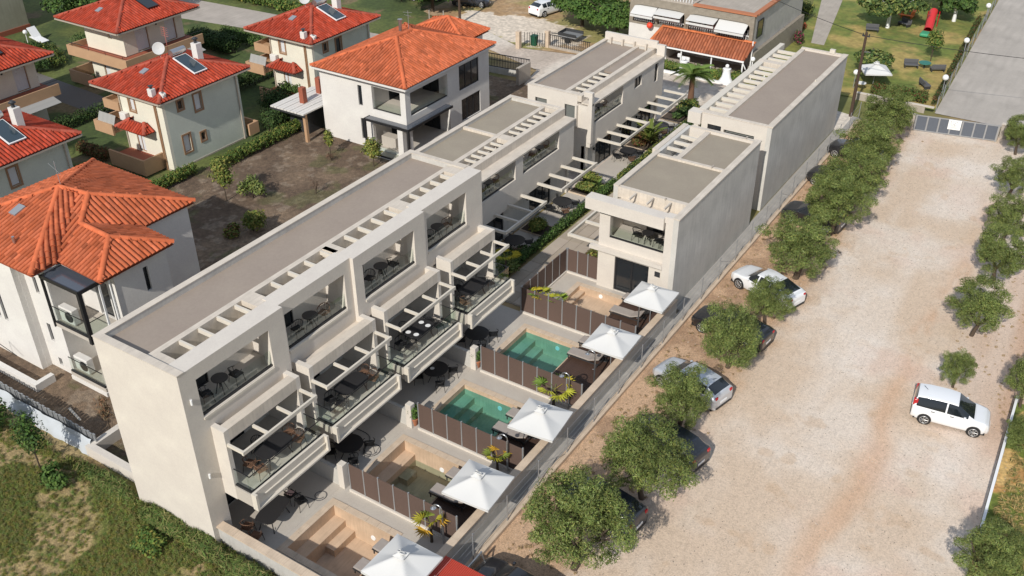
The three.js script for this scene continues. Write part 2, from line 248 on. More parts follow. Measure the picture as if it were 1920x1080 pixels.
// ---------- openings ----------
// ax 'x': opening in a wall facing +x at x = c, a along z; ax 'z': facing +z at z = c, a along x
function slab(ax, c, d0, d1, a0, a1, y0, y1) { return ax === 'x' ? bx(c + d0, c + d1, y0, y1, a0, a1) : bx(a0, a1, y0, y1, c + d0, c + d1); }
function opening(T, ax, c, a0, a1, y0, y1, { n = 2, name = 'window', fm = M.dark, pm = M.pane, f = 0.06, inset = 0.12, trim, rail, label } = {}) {
  const lo = Math.min(a0, a1), hi = Math.max(a0, a1), w = hi - lo, g = [];
  g.push(slab(ax, c, -inset - 0.07, -inset, lo, hi, y1 - f, y1), slab(ax, c, -inset - 0.07, -inset, lo, hi, y0, y0 + f));
  for (let i = 0; i <= n; i++) { const p = lo + f / 2 + (w - f) * i / n; g.push(slab(ax, c, -inset - 0.066, -inset + 0.004, p - f / 2, p + f / 2, y0 + f, y1 - f)); }
  if (rail) g.push(slab(ax, c, -inset - 0.064, -inset + 0.002, lo + f, hi - f, (y0 + y1) / 2 - 0.03, (y0 + y1) / 2 + 0.03));
  const me = T.p(name, g, fm, { label });
  for (let i = 0; i < n; i++) { const p0 = lo + f + (w - f) * i / n, p1 = lo + (w - f) * (i + 1) / n; const q = T.p('pane', slab(ax, c, -inset - 0.045, -inset - 0.03, p0 + 0.001, p1 - 0.001, y0 + f + 0.001, y1 - f - 0.001), pm, { parent: me }); }
  if (trim) { const t = 0.13, d = 0.05; T.p('window_trim', [slab(ax, c, 0.002, d, lo - t, hi + t, y1, y1 + t), slab(ax, c, 0.002, d, lo - t, hi + t, y0 - t, y0), slab(ax, c, 0.002, d - 0.004, lo - t, lo, y0, y1), slab(ax, c, 0.002, d - 0.004, hi, hi + t, y0, y1)], trim, { parent: me }); }
  return me;
}
function glassRail(T, ax, c, a0, a1, y0, y1, { base = 0.1, n = 1, top = true } = {}) {
  const lo = Math.min(a0, a1), hi = Math.max(a0, a1); const me = T.p('railing', [slab(ax, c, -0.05, 0.05, lo, hi, y0, y0 + base), ...(top ? [slab(ax, c, -0.02, 0.02, lo, hi, y1 - 0.025, y1)] : [])], M.dark);
  for (let i = 0; i < n; i++) { const w = (hi - lo) / n; T.p('glass_pane', slab(ax, c, -0.006, 0.006, lo + w * i + 0.01, lo + w * (i + 1) - 0.01, y0 + base + 0.002, y1 - (top ? 0.027 : 0)), M.glass, { parent: me }); }
  return me;
}
const fixture = (T, x, y, z) => T.p('wall_lamp', [cyl(0.06, 0.06, 0.2, x + 0.08, y, z, 8), bx(x, x + 0.05, y + 0.05, y + 0.15, z - 0.04, z + 0.04)], M.black);

// ---------- the long three-storey apartment block ----------
{
  const B = new Thing('apartment_block', 'long cream three-storey apartment block with flat grey roof and four stepped glass-railed terraces', 'building', [-29.8, 0, -28.7]);
  const X0 = -32.3, ZN = -18.1, ZF = -39.25, XB = -29.2;
  const bays = [
    { f: [-18.421, -23.85], o: [-18.9, -22.9], xf: -27.25, t: [-19.1, -23.55] },
    { f: [-23.85, -28.5], o: [-24.1, -28.02], xf: -27.5, t: [-24.15, -28.75] },
    { f: [-28.5, -33.9], o: [-29.1, -33.02], xf: -27.3, t: [-29.4, -33.95] },
    { f: [-33.9, -39.25], o: [-34.3, -37.75], xf: -27.48, t: [-34.85, -39.0] }];
  B.p('wall', wz(ZN, X0, -27.25, -0.9, 9.5, [], 0.32), M.cream, { label: 'blank cream gable wall' });
  B.p('wall', wx(X0, ZN - 0.32, ZF + 0.3, -0.6, 9.5, [], 0.3, -1), M.render);
  B.p('wall', wz(ZF, X0, -28.4, -0.3, 9.5, [], 0.3, -1), M.render);
  B.p('roof', bx(X0 + 0.3, -29.5, 8.9, 9.2, ZN - 0.32, ZF + 0.3), M.membrane, { label: 'flat grey roof membrane' });
  B.p('parapet_curb', bx(-29.5, XB, 8.6, 9.42, ZN - 0.32, ZF + 0.3), M.creamTop);
  B.p('parapet', [bx(X0 - 0.02, X0 + 0.32, 9.5, 9.54, ZN + 0.02, ZF - 0.02), bx(X0 + 0.32, -27.23, 9.5, 9.54, ZN - 0.34, ZN + 0.02), bx(X0 + 0.32, -28.4, 9.5, 9.54, ZF - 0.02, ZF + 0.32)], M.creamTop);
  B.p('floor_slab', [bx(X0 + 0.3, -27.7, 6.5, 6.75, ZN - 0.32, ZF + 0.3)], M.patio, { label: 'top loggia floor' });
  B.p('floor_slab', [bx(X0 + 0.3, -27.62, 2.9, 3.2, ZN - 0.32, ZF + 0.3)], M.patio);
  B.p('wall', [bx(-27.95, -27.62, -0.3, 5.9, -23.55, -24.15), bx(-27.95, -27.62, -0.3, 5.9, -28.75, -29.4), bx(-27.95, -27.62, -0.3, 5.9, -33.95, -34.85), bx(-27.95, -27.252, -0.9, 5.9, ZN - 0.321, -19.1)], M.cream);
  const U = ['near', 'second', 'third', 'far'];
  bays.forEach((b, i) => {
    const [f0, f1] = b.f, [o0, o1] = b.o, [t0, t1] = b.t, xf = b.xf, d = 0.92;
    const e0 = i === 0 ? f0 : f0 - 0.002, fr = [bx(xf - d, xf, 8.85, 9.5, e0, f1), bx(xf - 0.5, xf, 5.9, 8.85, e0, o0), bx(xf - 0.5, xf, 5.9, 8.85, o1, f1), bx(xf - 0.26, xf, 5.9, 6.93, o0, o1)];
    B.p('bay_frame', fr, M.cream);
    B.p('roof_slab', [bx(XB, xf - d, 9.0, 9.455, e0, o0), bx(XB, xf - d, 9.0, 9.455, (i === 3 ? o1 : o1) - (i === 1 ? 0.75 : 0.45), f1 + (i === 3 ? 0.3 : 0))], M.creamTop);
    const so = o1 - (i === 1 ? 0.75 : 0.45);
    for (let k = 1; k <= 4; k++) { const z = o0 + (so - o0) * k / 4.35; B.p('pergola_beam', bx(XB + 0.002, xf - d - 0.002, 9.2, 9.4, z + 0.055, z - 0.055), M.beam); }
    // top loggia
    B.p('wall', wx(-28.98, o0 + 0.5, so - 0.2, 6.75, 8.6, [[o0 - 0.35, o0 - 1.85, 6.76, 8.45]], 0.22), M.cream);
    opening(B, 'x', -28.98, o0 - 0.35, o0 - 1.85, 6.76, 8.45, { name: 'sliding_door', inset: 0.06 });
    B.p('wall', [bx(-28.97, xf - 0.502, 6.76, 8.98, e0 - 0.02, o0 + 0.18), bx(-28.97, xf - 0.502, 6.76, 8.98, so - 0.02, f1 + 0.3)], M.cream);
    glassRail(B, 'x', xf - 0.12, o0 - 0.004, o1 + 0.004, 6.935, 7.75, { base: 0.09, n: 3, top: false });
    B.p('wall', [bx(xf - 0.02, xf + 0.04, 6.78, 6.9, o0, o1)], M.beam);
    // trough below the loggia, carried by fins
    const p0 = t0, p1 = t1;
    B.p('trough', [bx(xf - 0.02, -26.95, 5.7, 5.95, p0 - 0.25, p1 + 0.25), bx(-26.95, -26.5, 5.7, 6.3, p0 - 0.25, p1 + 0.25)], M.creamTop);
    B.p('side_wall', [bx(-28.9, -26.498, 2.55, 5.7, p0, p0 - 0.22), bx(xf + 0.002, -26.498, 5.7, 6.302, p0, p0 - 0.25)], M.cream);
    B.p('side_wall', [bx(-28.9, -26.498, 2.55, 5.7, p1, p1 + 0.22), bx(xf + 0.002, -26.498, 5.7, 6.302, p1, p1 + 0.25)], M.cream);
    // middle terrace
    B.p('wall', wx(-28.7, p0 - 0.22, p1 + 0.22, 3.2, 6.5, [[p0 - 0.35, p0 - 2.7, 3.22, 5.45]], 0.22), M.render);
    opening(B, 'x', -28.7, p0 - 0.35, p0 - 2.7, 3.22, 5.45, { name: 'sliding_door', n: 2, inset: 0.05 }); fixture(B, -28.7, 4.7, p0 - 3.2);
    B.p('terrace_slab', [bx(-28.7, -25.5, 2.6, 3.24, p0 - 0.222, p1 + 0.222), bx(-26.498, -25.5, 2.6, 3.3, p0, p0 - 0.22), bx(-26.498, -25.5, 2.6, 3.3, p1, p1 + 0.22)], M.patio);
    B.p('terrace_fascia', [bx(-25.5, -25.38, 2.55, 3.42, p0 + 0.03, p1 - 0.03), bx(-25.38, -25.22, 2.55, 2.64, p0 + 0.03, p1 - 0.03), bx(-25.38, -25.22, 2.64, 3.42, p0 + 0.03, p0 - 0.09), bx(-25.38, -25.22, 2.64, 3.42, p1 - 0.03, p1 + 0.09)], M.beam);
    B.p('light_strip', bx(-25.38, -25.32, 2.99, 3.05, p0 - 0.55, p1 + 0.12), M.beam);
    glassRail(B, 'x', -25.56, p0 - 0.06, p1 + 0.06, 3.3, 4.25, { n: 3 }); glassRail(B, 'z', p0 - 0.11, -26.49, -25.62, 3.302, 4.24, {}); glassRail(B, 'z', p1 + 0.11, -26.49, -25.62, 3.302, 4.24, {});
    B.p('pergola_beam', bx(-25.63, -25.53, 5.48, 5.66, p0 - 0.02, p1 + 0.02), M.beam);
    for (let k = 0; k < 4; k++) { const z = p0 - 0.09 + (p1 - p0 + 0.18) * k / 3; B.p('pergola_beam', bx(-26.5, -25.631, 5.5, 5.64, z + 0.05, z - 0.05), M.beam); }
    // ground floor
    B.p('wall', wx(-28.7, p0, p1, -0.3, 2.6, [[p0 - 0.4, p0 - 2.9, 0.08, 2.3]], 0.22), M.render);
    opening(B, 'x', -28.7, p0 - 0.4, p0 - 2.9, 0.08, 2.3, { name: 'sliding_door', n: 2, inset: 0.05 }); fixture(B, -28.7, 1.7, p0 - 3.3);
  });
  // interior darkness: core behind the doors
  B.p('core_wall', [bx(-31.9, -29.6, -0.3, 8.6, ZN - 0.4, ZF + 0.4)], M.render);
  B.p('wall_lamp', [cyl(0.05, 0.05, 0.25, -27.2, 7.9, -18.45, 8)], M.whitePaint); B.p('wall_lamp', [cyl(0.05, 0.05, 0.22, -27.2, 3.9, -18.5, 8)], M.whitePaint);
}

// ---------- the lower two-storey blocks behind it ----------
function lowBlock(name, label, o) {
  const B = new Thing(name, label, 'building', [o.x0 + 2.6, 0, (o.zn + o.zf) / 2]), { x0, zn, zf } = o, XC = x0 + 2.85, XS = XC + 0.33, XE = XS + 1.02, XF = o.xf, y = 6.2;
  B.p('wall', wz(zn, x0, XE, -0.2, y + 0.1, o.nearHoles || [], 0.3), M.cream);
  B.p('wall', bx(XE, XF - 0.302, -0.2, o.ledgeY - 0.223, zn, zn - 0.3), M.cream); B.p('wall', bx(XE, XF - 0.302, -0.2, o.ledgeY - 0.223, zf, zf + 0.3), M.cream);
  B.p('wall', wx(x0, zn - 0.3, zf + 0.3, -0.2, y + 0.1, [], 0.3, -1), M.render);
  B.p('wall', wz(zf, x0, XE, -0.2, y + 0.1, [], 0.3, -1), M.render);
  B.p('parapet', [bx(x0 - 0.02, x0 + 0.32, y + 0.1, y + 0.14, zn + 0.02, zf - 0.02), bx(x0 + 0.32, XE, y + 0.1, y + 0.14, zn - 0.32, zn + 0.02), bx(x0 + 0.32, XE, y + 0.1, y + 0.14, zf - 0.02, zf + 0.32)], M.creamTop);
  const segs = o.slots, cuts = o.cuts || [];
  let z = zn - 0.3; for (const c of [...cuts, zf + 0.3]) { const e = c === zf + 0.3; B.p('roof', bx(x0 + 0.3, XC, y - 0.3, y - 0.12, z, e ? c : c + 0.12), o.memb); if (!e) B.p('roof_curb', bx(x0 + 0.322, XC - 0.002, y - 0.3, y + 0.06, c + 0.12, c - 0.12), M.creamTop); z = c - 0.12; }
  B.p('parapet_curb', bx(XC, XS, y - 0.5, y + 0.05, zn - 0.3, zf + 0.3), M.creamTop);
  B.p('parapet', bx(XE, XE + 0.34, o.ledgeY, y + 0.12, zn - 0.0, zf + 0.0), M.creamTop);
  let a = zn - 0.3; for (const [s0, s1] of segs) {
    if (a - s0 > 0.05) B.p('roof_slab', bx(XS, XE, y - 0.3, y + 0.03, a, s0), o.flatFrom && s0 < o.flatFrom ? o.memb : M.creamTop); const n = Math.round((s0 - s1) / 0.95);
    for (let k = 1; k <= n; k++) { const q = s0 + (s1 - s0) * k / (n + 1); B.p('pergola_beam', bx(XS + 0.002, XE - 0.002, y - 0.15, y, q + 0.06, q - 0.06), M.beam); } a = s1;
  }
  B.p('roof_slab', bx(XS, XE, y - 0.3, o.endMemb ? y - 0.12 : y + 0.03, a, zf + 0.3), o.endMemb ? o.memb : M.creamTop);
  // ledge over the loggias and front wall
  B.p('canopy_ledge', bx(XE + 0.342, XF + 0.08, o.ledgeY - 0.12, o.ledgeY, zn - 0.0, zf + 0.0), M.creamTop);
  const holes = [...o.loggias.map(([p, q]) => [p, q, 4.2, o.ledgeY - 0.13]), ...(o.windows || [])];
  B.p('wall', wx(XF, zn - 0.002, zf + 0.002, 2.5, o.ledgeY - 0.122, holes, 0.3), M.cream);
  for (const [p, q, y0, y1] of o.windows || []) opening(B, 'x', XF, p, q, y0, y1, { n: 2 });
  B.p('floor_slab', bx(x0 + 0.3, XF - 0.302, 3.8, 4.06, zn - 0.3, zf + 0.3), M.patio);
  for (const [p, q] of o.loggias) {
    glassRail(B, 'x', XF - 0.15, p, q, 4.2, 4.95, { n: 2, top: false, base: 0.07 });
    B.p('wall', wx(XF - 2.05, p + 0.1, q - 0.1, 4.07, y - 0.52, [[p - 0.3, p - 1.7, 4.08, 5.7]], 0.2), M.cream);
    opening(B, 'x', XF - 2.05, p - 0.3, p - 1.7, 4.08, 5.68, { name: 'sliding_door', inset: 0.05 });
    B.p('side_wall', [bx(XF - 2.04, XF - 0.31, 4.07, o.ledgeY - 0.23, p + 0.2, p + 0.001), bx(XF - 2.04, XF - 0.31, 4.07, o.ledgeY - 0.23, q - 0.001, q - 0.2)], M.cream);
  }
  const XG = XF - 0.45, gh = o.doors.map(([p, q]) => [p, q, 0.06, 2.35]);
  B.p('wall', wx(XG, zn, zf, -0.2, 2.498, gh, 0.25), M.render);
  for (const [p, q] of o.doors) { opening(B, 'x', XG, p, q, 0.06, 2.35, { name: 'sliding_door', inset: 0.06, n: 3 }); fixture(B, XG, 1.7, p + 0.35); }
  B.p('core_wall', bx(x0 + 0.4, XF - 2.35, -0.1, 5.6, zn - 0.5, zf + 0.5), M.render);
  for (const [p, q] of o.pergolas) { B.p('pergola_beam', bx(XF + 1.85, XF + 1.96, 2.68, 2.88, p, q), M.beam); for (let k = 0; k < 4; k++) { const c = p - 0.08 + (q - p + 0.16) * k / 3; B.p('pergola_beam', bx(XF + 0.003, XF + 1.838, 2.68, 2.84, c + 0.08, c - 0.08), M.beam); } }
  return B;
}
lowBlock('row_building', 'cream two-storey row directly behind the tall block, two roof panels and two loggias', { x0: -36.35, zn: -43.4, zf: -55.75, xf: -31.05, ledgeY: 5.75, cuts: [-49.55], memb: M.membrane2, slots: [[-44.9, -49.25], [-49.95, -55.3]], loggias: [[-44.15, -48.2], [-49.1, -53.7]], doors: [[-44.6, -47.4], [-50.6, -53.4]], pergolas: [[-44.05, -48.95], [-50.85, -55.75]] });
{
  const B = lowBlock('row_building', 'cream two-storey building at the street end with tall portal frame beside its loggia', { x0: -36.45, zn: -58.25, zf: -70.3, xf: -31.1, ledgeY: 5.85, memb: M.membrane, slots: [[-59.0, -64.2]], endMemb: true, nearHoles: [[-35.8, -34.8, 5.0, 5.45], [-33.3, -32.35, 4.1, 5.45]], loggias: [[-58.8, -63.2]], windows: [[-65.1, -66.3, 4.7, 5.55], [-68.6, -69.2, 4.1, 5.6]], doors: [[-60.0, -62.6], [-64.2, -66.0], [-67.0, -69.4]], pergolas: [[-59.35, -64.1], [-66.1, -70.8]] });
  opening(B, 'z', -58.25, -35.8, -34.8, 5.0, 5.45, { n: 1, pm: M.paneLit }); opening(B, 'z', -58.25, -33.3, -32.35, 4.1, 5.45, { n: 1, pm: M.paneLit });
  B.p('window_frame', [bx(-32.3, -32.16, 4.0, 5.6, -58.24, -58.0), bx(-33.5, -32.3, 3.98, 4.06, -58.24, -57.9)], M.cream);
  B.p('portal_frame', [bx(-31.3, -31.02, 2.86, 6.7, -58.2, -58.5), bx(-31.7, -31.3, 6.34, 6.7, -58.2, -58.5), bx(-31.7, -31.02, 5.86, 6.7, -70.0, -70.3)], M.cream);
  const b4 = []; for (let k = 0; k < 4; k++) b4.push(bx(-36.0 + k * 1.05, -35.9 + k * 1.05, 6.22, 6.62, -70.25, -70.15)); B.p('roof_post', b4.slice(0, 1), M.beam);
  B.p('portal_frame', bx(-36.4, -31.72, 6.342, 6.9, -70.32, -70.05), M.cream);
  for (let k = 0; k < 4; k++) B.p('roof_bracket', bx(-35.8 + k * 1.05, -35.68 + k * 1.05, 6.1, 6.6, -70.03, -69.75), M.creamTop);
}
// ---------- the pool house at the end of the fence row (front with loggia towards us) ----------
{
  const B = new Thing('pool_house', 'cream two-storey house beside the gravel with loggia above a wide glass door', 'building', [-21, 0, -51.5]);
  const x0 = -23.55, x1 = -18.4, zn = -45.75, zf = -57.9, y = 6.15, zr = -47.35;
  B.p('wall', wx(x1, zn + 0.35, zf, -0.6, y + 0.08, [], 0.32), M.render, { label: 'long blank grey-white side wall' });
  B.p('wall', wx(x0, zr, zf, -0.2, y + 0.06, [[-52.9, -55.6, 3.2, 5.2]], 0.3, -1), M.render);
  B.p('wall', wz(zf, x0 + 0.3, x1 - 0.32, -0.2, y + 0.06, [], 0.3, -1), M.cream);
  B.p('parapet', [bx(x1 - 0.36, x1 + 0.05, y + 0.08, y + 0.16, zn + 0.37, zf - 0.03)], M.creamTop);
  B.p('parapet', [bx(x0 - 0.02, x0 + 0.32, y + 0.06, y + 0.12, zr, -53.15), bx(x0 + 0.32, x1 - 0.36, y + 0.06, y + 0.12, zf - 0.02, zf + 0.3), bx(x0 - 0.3, x0 + 0.05, y - 0.25, y + 0.11, -53.16, zf - 0.02)], M.creamTop);
  B.p('roof', bx(x0 + 0.3, x1 - 0.32, y - 0.3, y - 0.08, zr - 0.3, -52.65), M.membrane2); B.p('roof', bx(-21.75, x1 - 0.32, y - 0.3, y - 0.08, -52.9, zf + 0.3), M.membrane2);
  B.p('roof_curb', [bx(x0 + 0.302, x1 - 0.322, y - 0.3, y + 0.06, -52.65, -52.9), bx(-22.1, -21.75, y - 0.4, y + 0.06, -52.9, zf + 0.3), bx(x0 + 0.322, x1 - 0.362, y - 0.3, y + 0.06, zr, zr - 0.3)], M.creamTop);
  for (let k = 0; k < 3; k++) B.p('pergola_beam', bx(x0 + 0.1, -22.102, y - 0.2, y, -54.1 - k * 1.05, -54.28 - k * 1.05), M.beam);
  B.p('drain_spout', [bx(-20.2, -20.12, y + 0.05, y + 0.14, -47.28, -47.42), bx(-19.6, -19.52, y + 0.05, y + 0.14, -52.6, -52.95), bx(-19.4, -19.32, y + 0.1, y + 0.2, zf + 0.25, zf - 0.1)], M.concrete);
  // front roof terrace strip with little brackets, deep front beam
  B.p('roof_slab', bx(-23.0, x1 - 0.322, y - 0.75, y - 0.62, zr, zn - 0.2), M.creamTop, { label: 'light well floor behind the front beam' });
  B.p('front_beam', [bx(x0 - 0.75, -19.25, y - 0.72, y + 0.02, zn + 0.5, zn - 0.25)], M.cream);
  B.p('front_beam', [bx(-19.25, x1 - 0.322, y - 0.3, y + 0.10, zn + 0.34, zn - 0.25)], M.cream);
  B.p('wall', wz(zr + 0.012, x0 + 0.3, x1 - 0.322, y - 0.618, y + 0.05, [], 0.011), M.creamTop);
  for (let k = 0; k < 3; k++) B.p('roof_bracket', [beamBox([-22.0 + k * 1.12, y - 0.02, zr + 0.12], [-22.0 + k * 1.12, y - 0.02, zn - 0.6], 0.09, 0.12)], M.creamTop);
  // facade
  B.p('wall', wz(zn, x0, x1 - 0.8, -0.2, y - 0.72, [[-22.85, -19.25, 3.62, 5.1], [-22.4, -20.15, 0.08, 2.45]], 0.35), M.cream);
  B.p('pier', bx(-19.19, x1 - 0.322, -0.3, y - 0.302, zn + 0.33, zn - 0.35), M.cream);
  B.p('floor_band', [bx(x0 - 0.45, -19.2, 2.72, 2.95, zn + 0.34, zn + 0.002)], M.cream);
  B.p('floor_slab', bx(x0 + 0.01, x1 - 0.33, 3.2, 3.45, zn - 0.35, zn - 3.2), M.patio);
  B.p('wall', wz(zn - 2.2, x0 + 0.3, x1 - 0.33, 3.45, y - 0.75, [[-21.5, -19.9, 3.5, 5.05]], 0.2), M.cream); opening(B, 'z', zn - 2.2, -21.5, -19.9, 3.5, 5.05, { name: 'sliding_door', inset: 0.05 });
  B.p('side_wall', [bx(x0 + 0.3, x0 + 0.5, 3.45, y - 0.76, zn - 0.351, zn - 2.2), bx(x1 - 0.6, x1 - 0.33, 3.45, y - 0.76, zn - 0.351, zn - 2.2)], M.cream);
  glassRail(B, 'z', zn - 0.1, -22.85, -19.25, 3.62, 4.4, { n: 3, base: 0.08, top: false });
  opening(B, 'z', zn, -22.4, -20.15, 0.08, 2.45, { name: 'sliding_door', n: 2, f: 0.1, inset: 0.1, pm: M.pane });
  B.p('vent', [bx(-19.75, -19.4, 1.95, 2.3, zn + 0.005, zn + 0.02)], M.anth);
  B.p('core_wall', bx(x0 + 0.4, x1 - 0.4, -0.1, 5.2, zn - 2.6, zf + 0.5), M.render);
  B.p('pergola_beam', bx(-25.85, -25.72, 2.66, 2.86, -46.0, -50.2), M.beam); for (let k = 0; k < 3; k++) B.p('pergola_beam', bx(-25.718, x0 - 0.002, 2.68, 2.84, -46.02 - k * 2.0, -46.18 - k * 2.0), M.beam);
}
// ---------- the long house with ladder-like pergola ----------
{
  const B = new Thing('pergola_house', 'long cream house by the gravel with ladder-like white roof pergola and grey roof', 'building', [-21, 0, -68.5]);
  const x0 = -24.05, x1 = -18.55, zn = -60.35, zf = -76.9, y = 6.15;
  B.p('wall', wx(x1, zn, zf, -0.6, y + 0.06, [], 0.32), M.render, { label: 'long blank grey-white side wall' });
  B.p('wall', wz(zn, x0 + 0.5, x1 - 0.322, -0.2, y + 0.05, [[-23.1, -22.1, 5.1, 5.5], [-21.9, -19.7, 5.05, 5.35]], 0.3), M.cream);
  opening(B, 'z', zn, -23.1, -22.1, 5.1, 5.5, { n: 1 }); opening(B, 'z', zn, -21.9, -19.7, 5.05, 5.35, { n: 1, inset: 0.2, pm: M.paneLit });
  B.p('front_beam', [bx(x0 - 0.05, x1 - 0.9, 4.9, y - 0.35, zn + 0.22, zn + 0.002), bx(x0 - 0.45, x0 + 0.49, y - 0.75, y + 0.07, zn + 0.24, zn - 0.6)].slice(1), M.cream);
  B.p('wall', wx(-22.2, zn - 0.3, zf, -0.2, y - 0.6, [[-63, -66, 0.1, 2.4], [-63.5, -65.5, 3.4, 5.2], [-68, -70, 3.4, 5.2]], 0.3, -1), M.render);
  B.p('wall', wz(zf, -22.2, x1 - 0.322, -0.2, y + 0.05, [], 0.3, -1), M.cream);
  B.p('parapet', [bx(x1 - 0.36, x1 + 0.05, y + 0.06, y + 0.15, zn + 0.03, zf - 0.03)], M.creamTop);
  B.p('parapet', [bx(-22.2, x1 - 0.362, y + 0.05, y + 0.11, zf - 0.02, zf + 0.3), bx(x0 + 0.49, x1 - 0.362, y + 0.05, y + 0.11, zn - 0.32, zn + 0.02)], M.creamTop);
  B.p('roof', bx(-21.85, x1 - 0.32, y - 0.3, y - 0.06, zn - 0.3, zf + 0.3), M.membrane);
  B.p('parapet_curb', bx(-22.2, -21.85, y - 0.6, y + 0.06, zn - 0.3, zf + 0.3), M.creamTop);
  B.p('pergola_beam', bx(x0, x0 + 0.5, y - 0.35, y + 0.09, zn - 0.6, -72.2), M.beam); B.p('pergola_beam', bx(x0 + 0.02, x0 + 0.4, y - 0.35, y + 0.09, -72.5, zf), M.beam);
  B.p('roof_slab', [bx(x0, -22.2, y - 0.3, y + 0.1, -72.0, -72.6), bx(x0, -22.2, y - 0.3, y + 0.08, zn - 0.602, zn - 0.302)], M.creamTop);
  for (let k = 0; k < 10; k++) B.p('pergola_beam', bx(x0 + 0.502, -22.202, y - 0.2, y + 0.02, -61.6 - k * 1.05, -61.82 - k * 1.05), M.beam);
  for (let k = 0; k < 3; k++) B.p('pergola_beam', bx(x0 + 0.402, -22.202, y - 0.2, y + 0.02, -73.2 - k * 1.05, -73.42 - k * 1.05), M.beam);
  B.p('front_column', bx(x0 + 0.02, x0 + 0.35, -0.2, y - 0.36, -72.02, -72.4), M.cream); B.p('front_column', bx(x0 + 0.02, x0 + 0.35, -0.2, y - 0.76, zn + 0.2, zn - 0.2), M.cream);
  B.p('core_wall', bx(-21.8, x1 - 0.4, -0.1, 5.5, zn - 0.5, zf + 0.5), M.render);
  B.p('drain_spout', [bx(-19.9, -19.5, y + 0.1, y + 0.4, zf + 0.35, zf + 0.05), bx(-18.9, -18.8, y + 0.15, y + 0.22, -70, -70.2)], M.beam);
  B.p('floor_slab', bx(x0 + 0.5, -22.2, 3.0, 3.2, zn - 0.3, zf), M.patio);
}
// ---------- plunge pools, decks, privacy fences ----------
const ORD = ['unit nearest the grass', 'second unit from the grass', 'third unit from the grass', 'far unit of the tall block', 'pool house'];
const FZ = [-18.62, -23.9, -29.1, -34.7, -40.6];
const POOLS = [
  { x0: -24.66, x1: -21.0, z0: -19.75, z1: -22.78, depth: 1.35, level: null, label: 'drained sandy tiled plunge pool nearest the grass with bare floor' },
  { x0: -24.66, x1: -21.0, z0: -25.05, z1: -28.02, depth: 1.35, level: -0.92, wm: 'waterPale', label: 'half-empty plunge pool with shallow grey-green water low in its tiled basin' },
  { x0: -24.7, x1: -21.05, z0: -30.15, z1: -33.25, depth: 1.3, level: -0.2, wm: 'water', label: 'teal plunge pool in the third yard, partly under the third white parasol' },
  { x0: -24.7, x1: -21.3, z0: -35.9, z1: -39.45, depth: 1.3, level: -0.2, wm: 'water', label: 'teal plunge pool in the fourth yard, farthest pool filled with green water' },
  { x0: -24.35, x1: -21.35, z0: -42.0, z1: -45.05, depth: 0.42, level: null, label: 'shallow sandy basin in front of the pool house glass door' }];
{ // paved terrace around the pits
  const s = new THREE.Shape(rect(-25.2, -18.28, -18.75, -40.7).map(([x, z]) => new THREE.Vector2(x, -z)));
  for (const p of POOLS.slice(0, 4)) s.holes.push(new THREE.Path([[p.x0 - .1, p.z0 + .1], [p.x1 + .1, p.z0 + .1], [p.x1 + .1, p.z1 - .1], [p.x0 - .1, p.z1 - .1]].map(([x, z]) => new THREE.Vector2(x, -z))));
  const s2 = new THREE.Shape(rect(-25.95, -18.28, -40.7, -46.2).map(([x, z]) => new THREE.Vector2(x, -z))); const p = POOLS[4];
  s2.holes.push(new THREE.Path([[p.x0 - .1, p.z0 + .1], [p.x1 + .1, p.z0 + .1], [p.x1 + .1, p.z1 - .1], [p.x0 - .1, p.z1 - .1]].map(([x, z]) => new THREE.Vector2(x, -z))));
  structure('pool_terrace', metric(new THREE.ExtrudeGeometry(s, { depth: 0.35, bevelEnabled: false }).rotateX(-Math.PI / 2).translate(0, -0.3, 0)), M.patio);
  structure('pool_terrace', metric(new THREE.ExtrudeGeometry(s2, { depth: 0.35, bevelEnabled: false }).rotateX(-Math.PI / 2).translate(0, -0.3, 0)), M.patio);
}
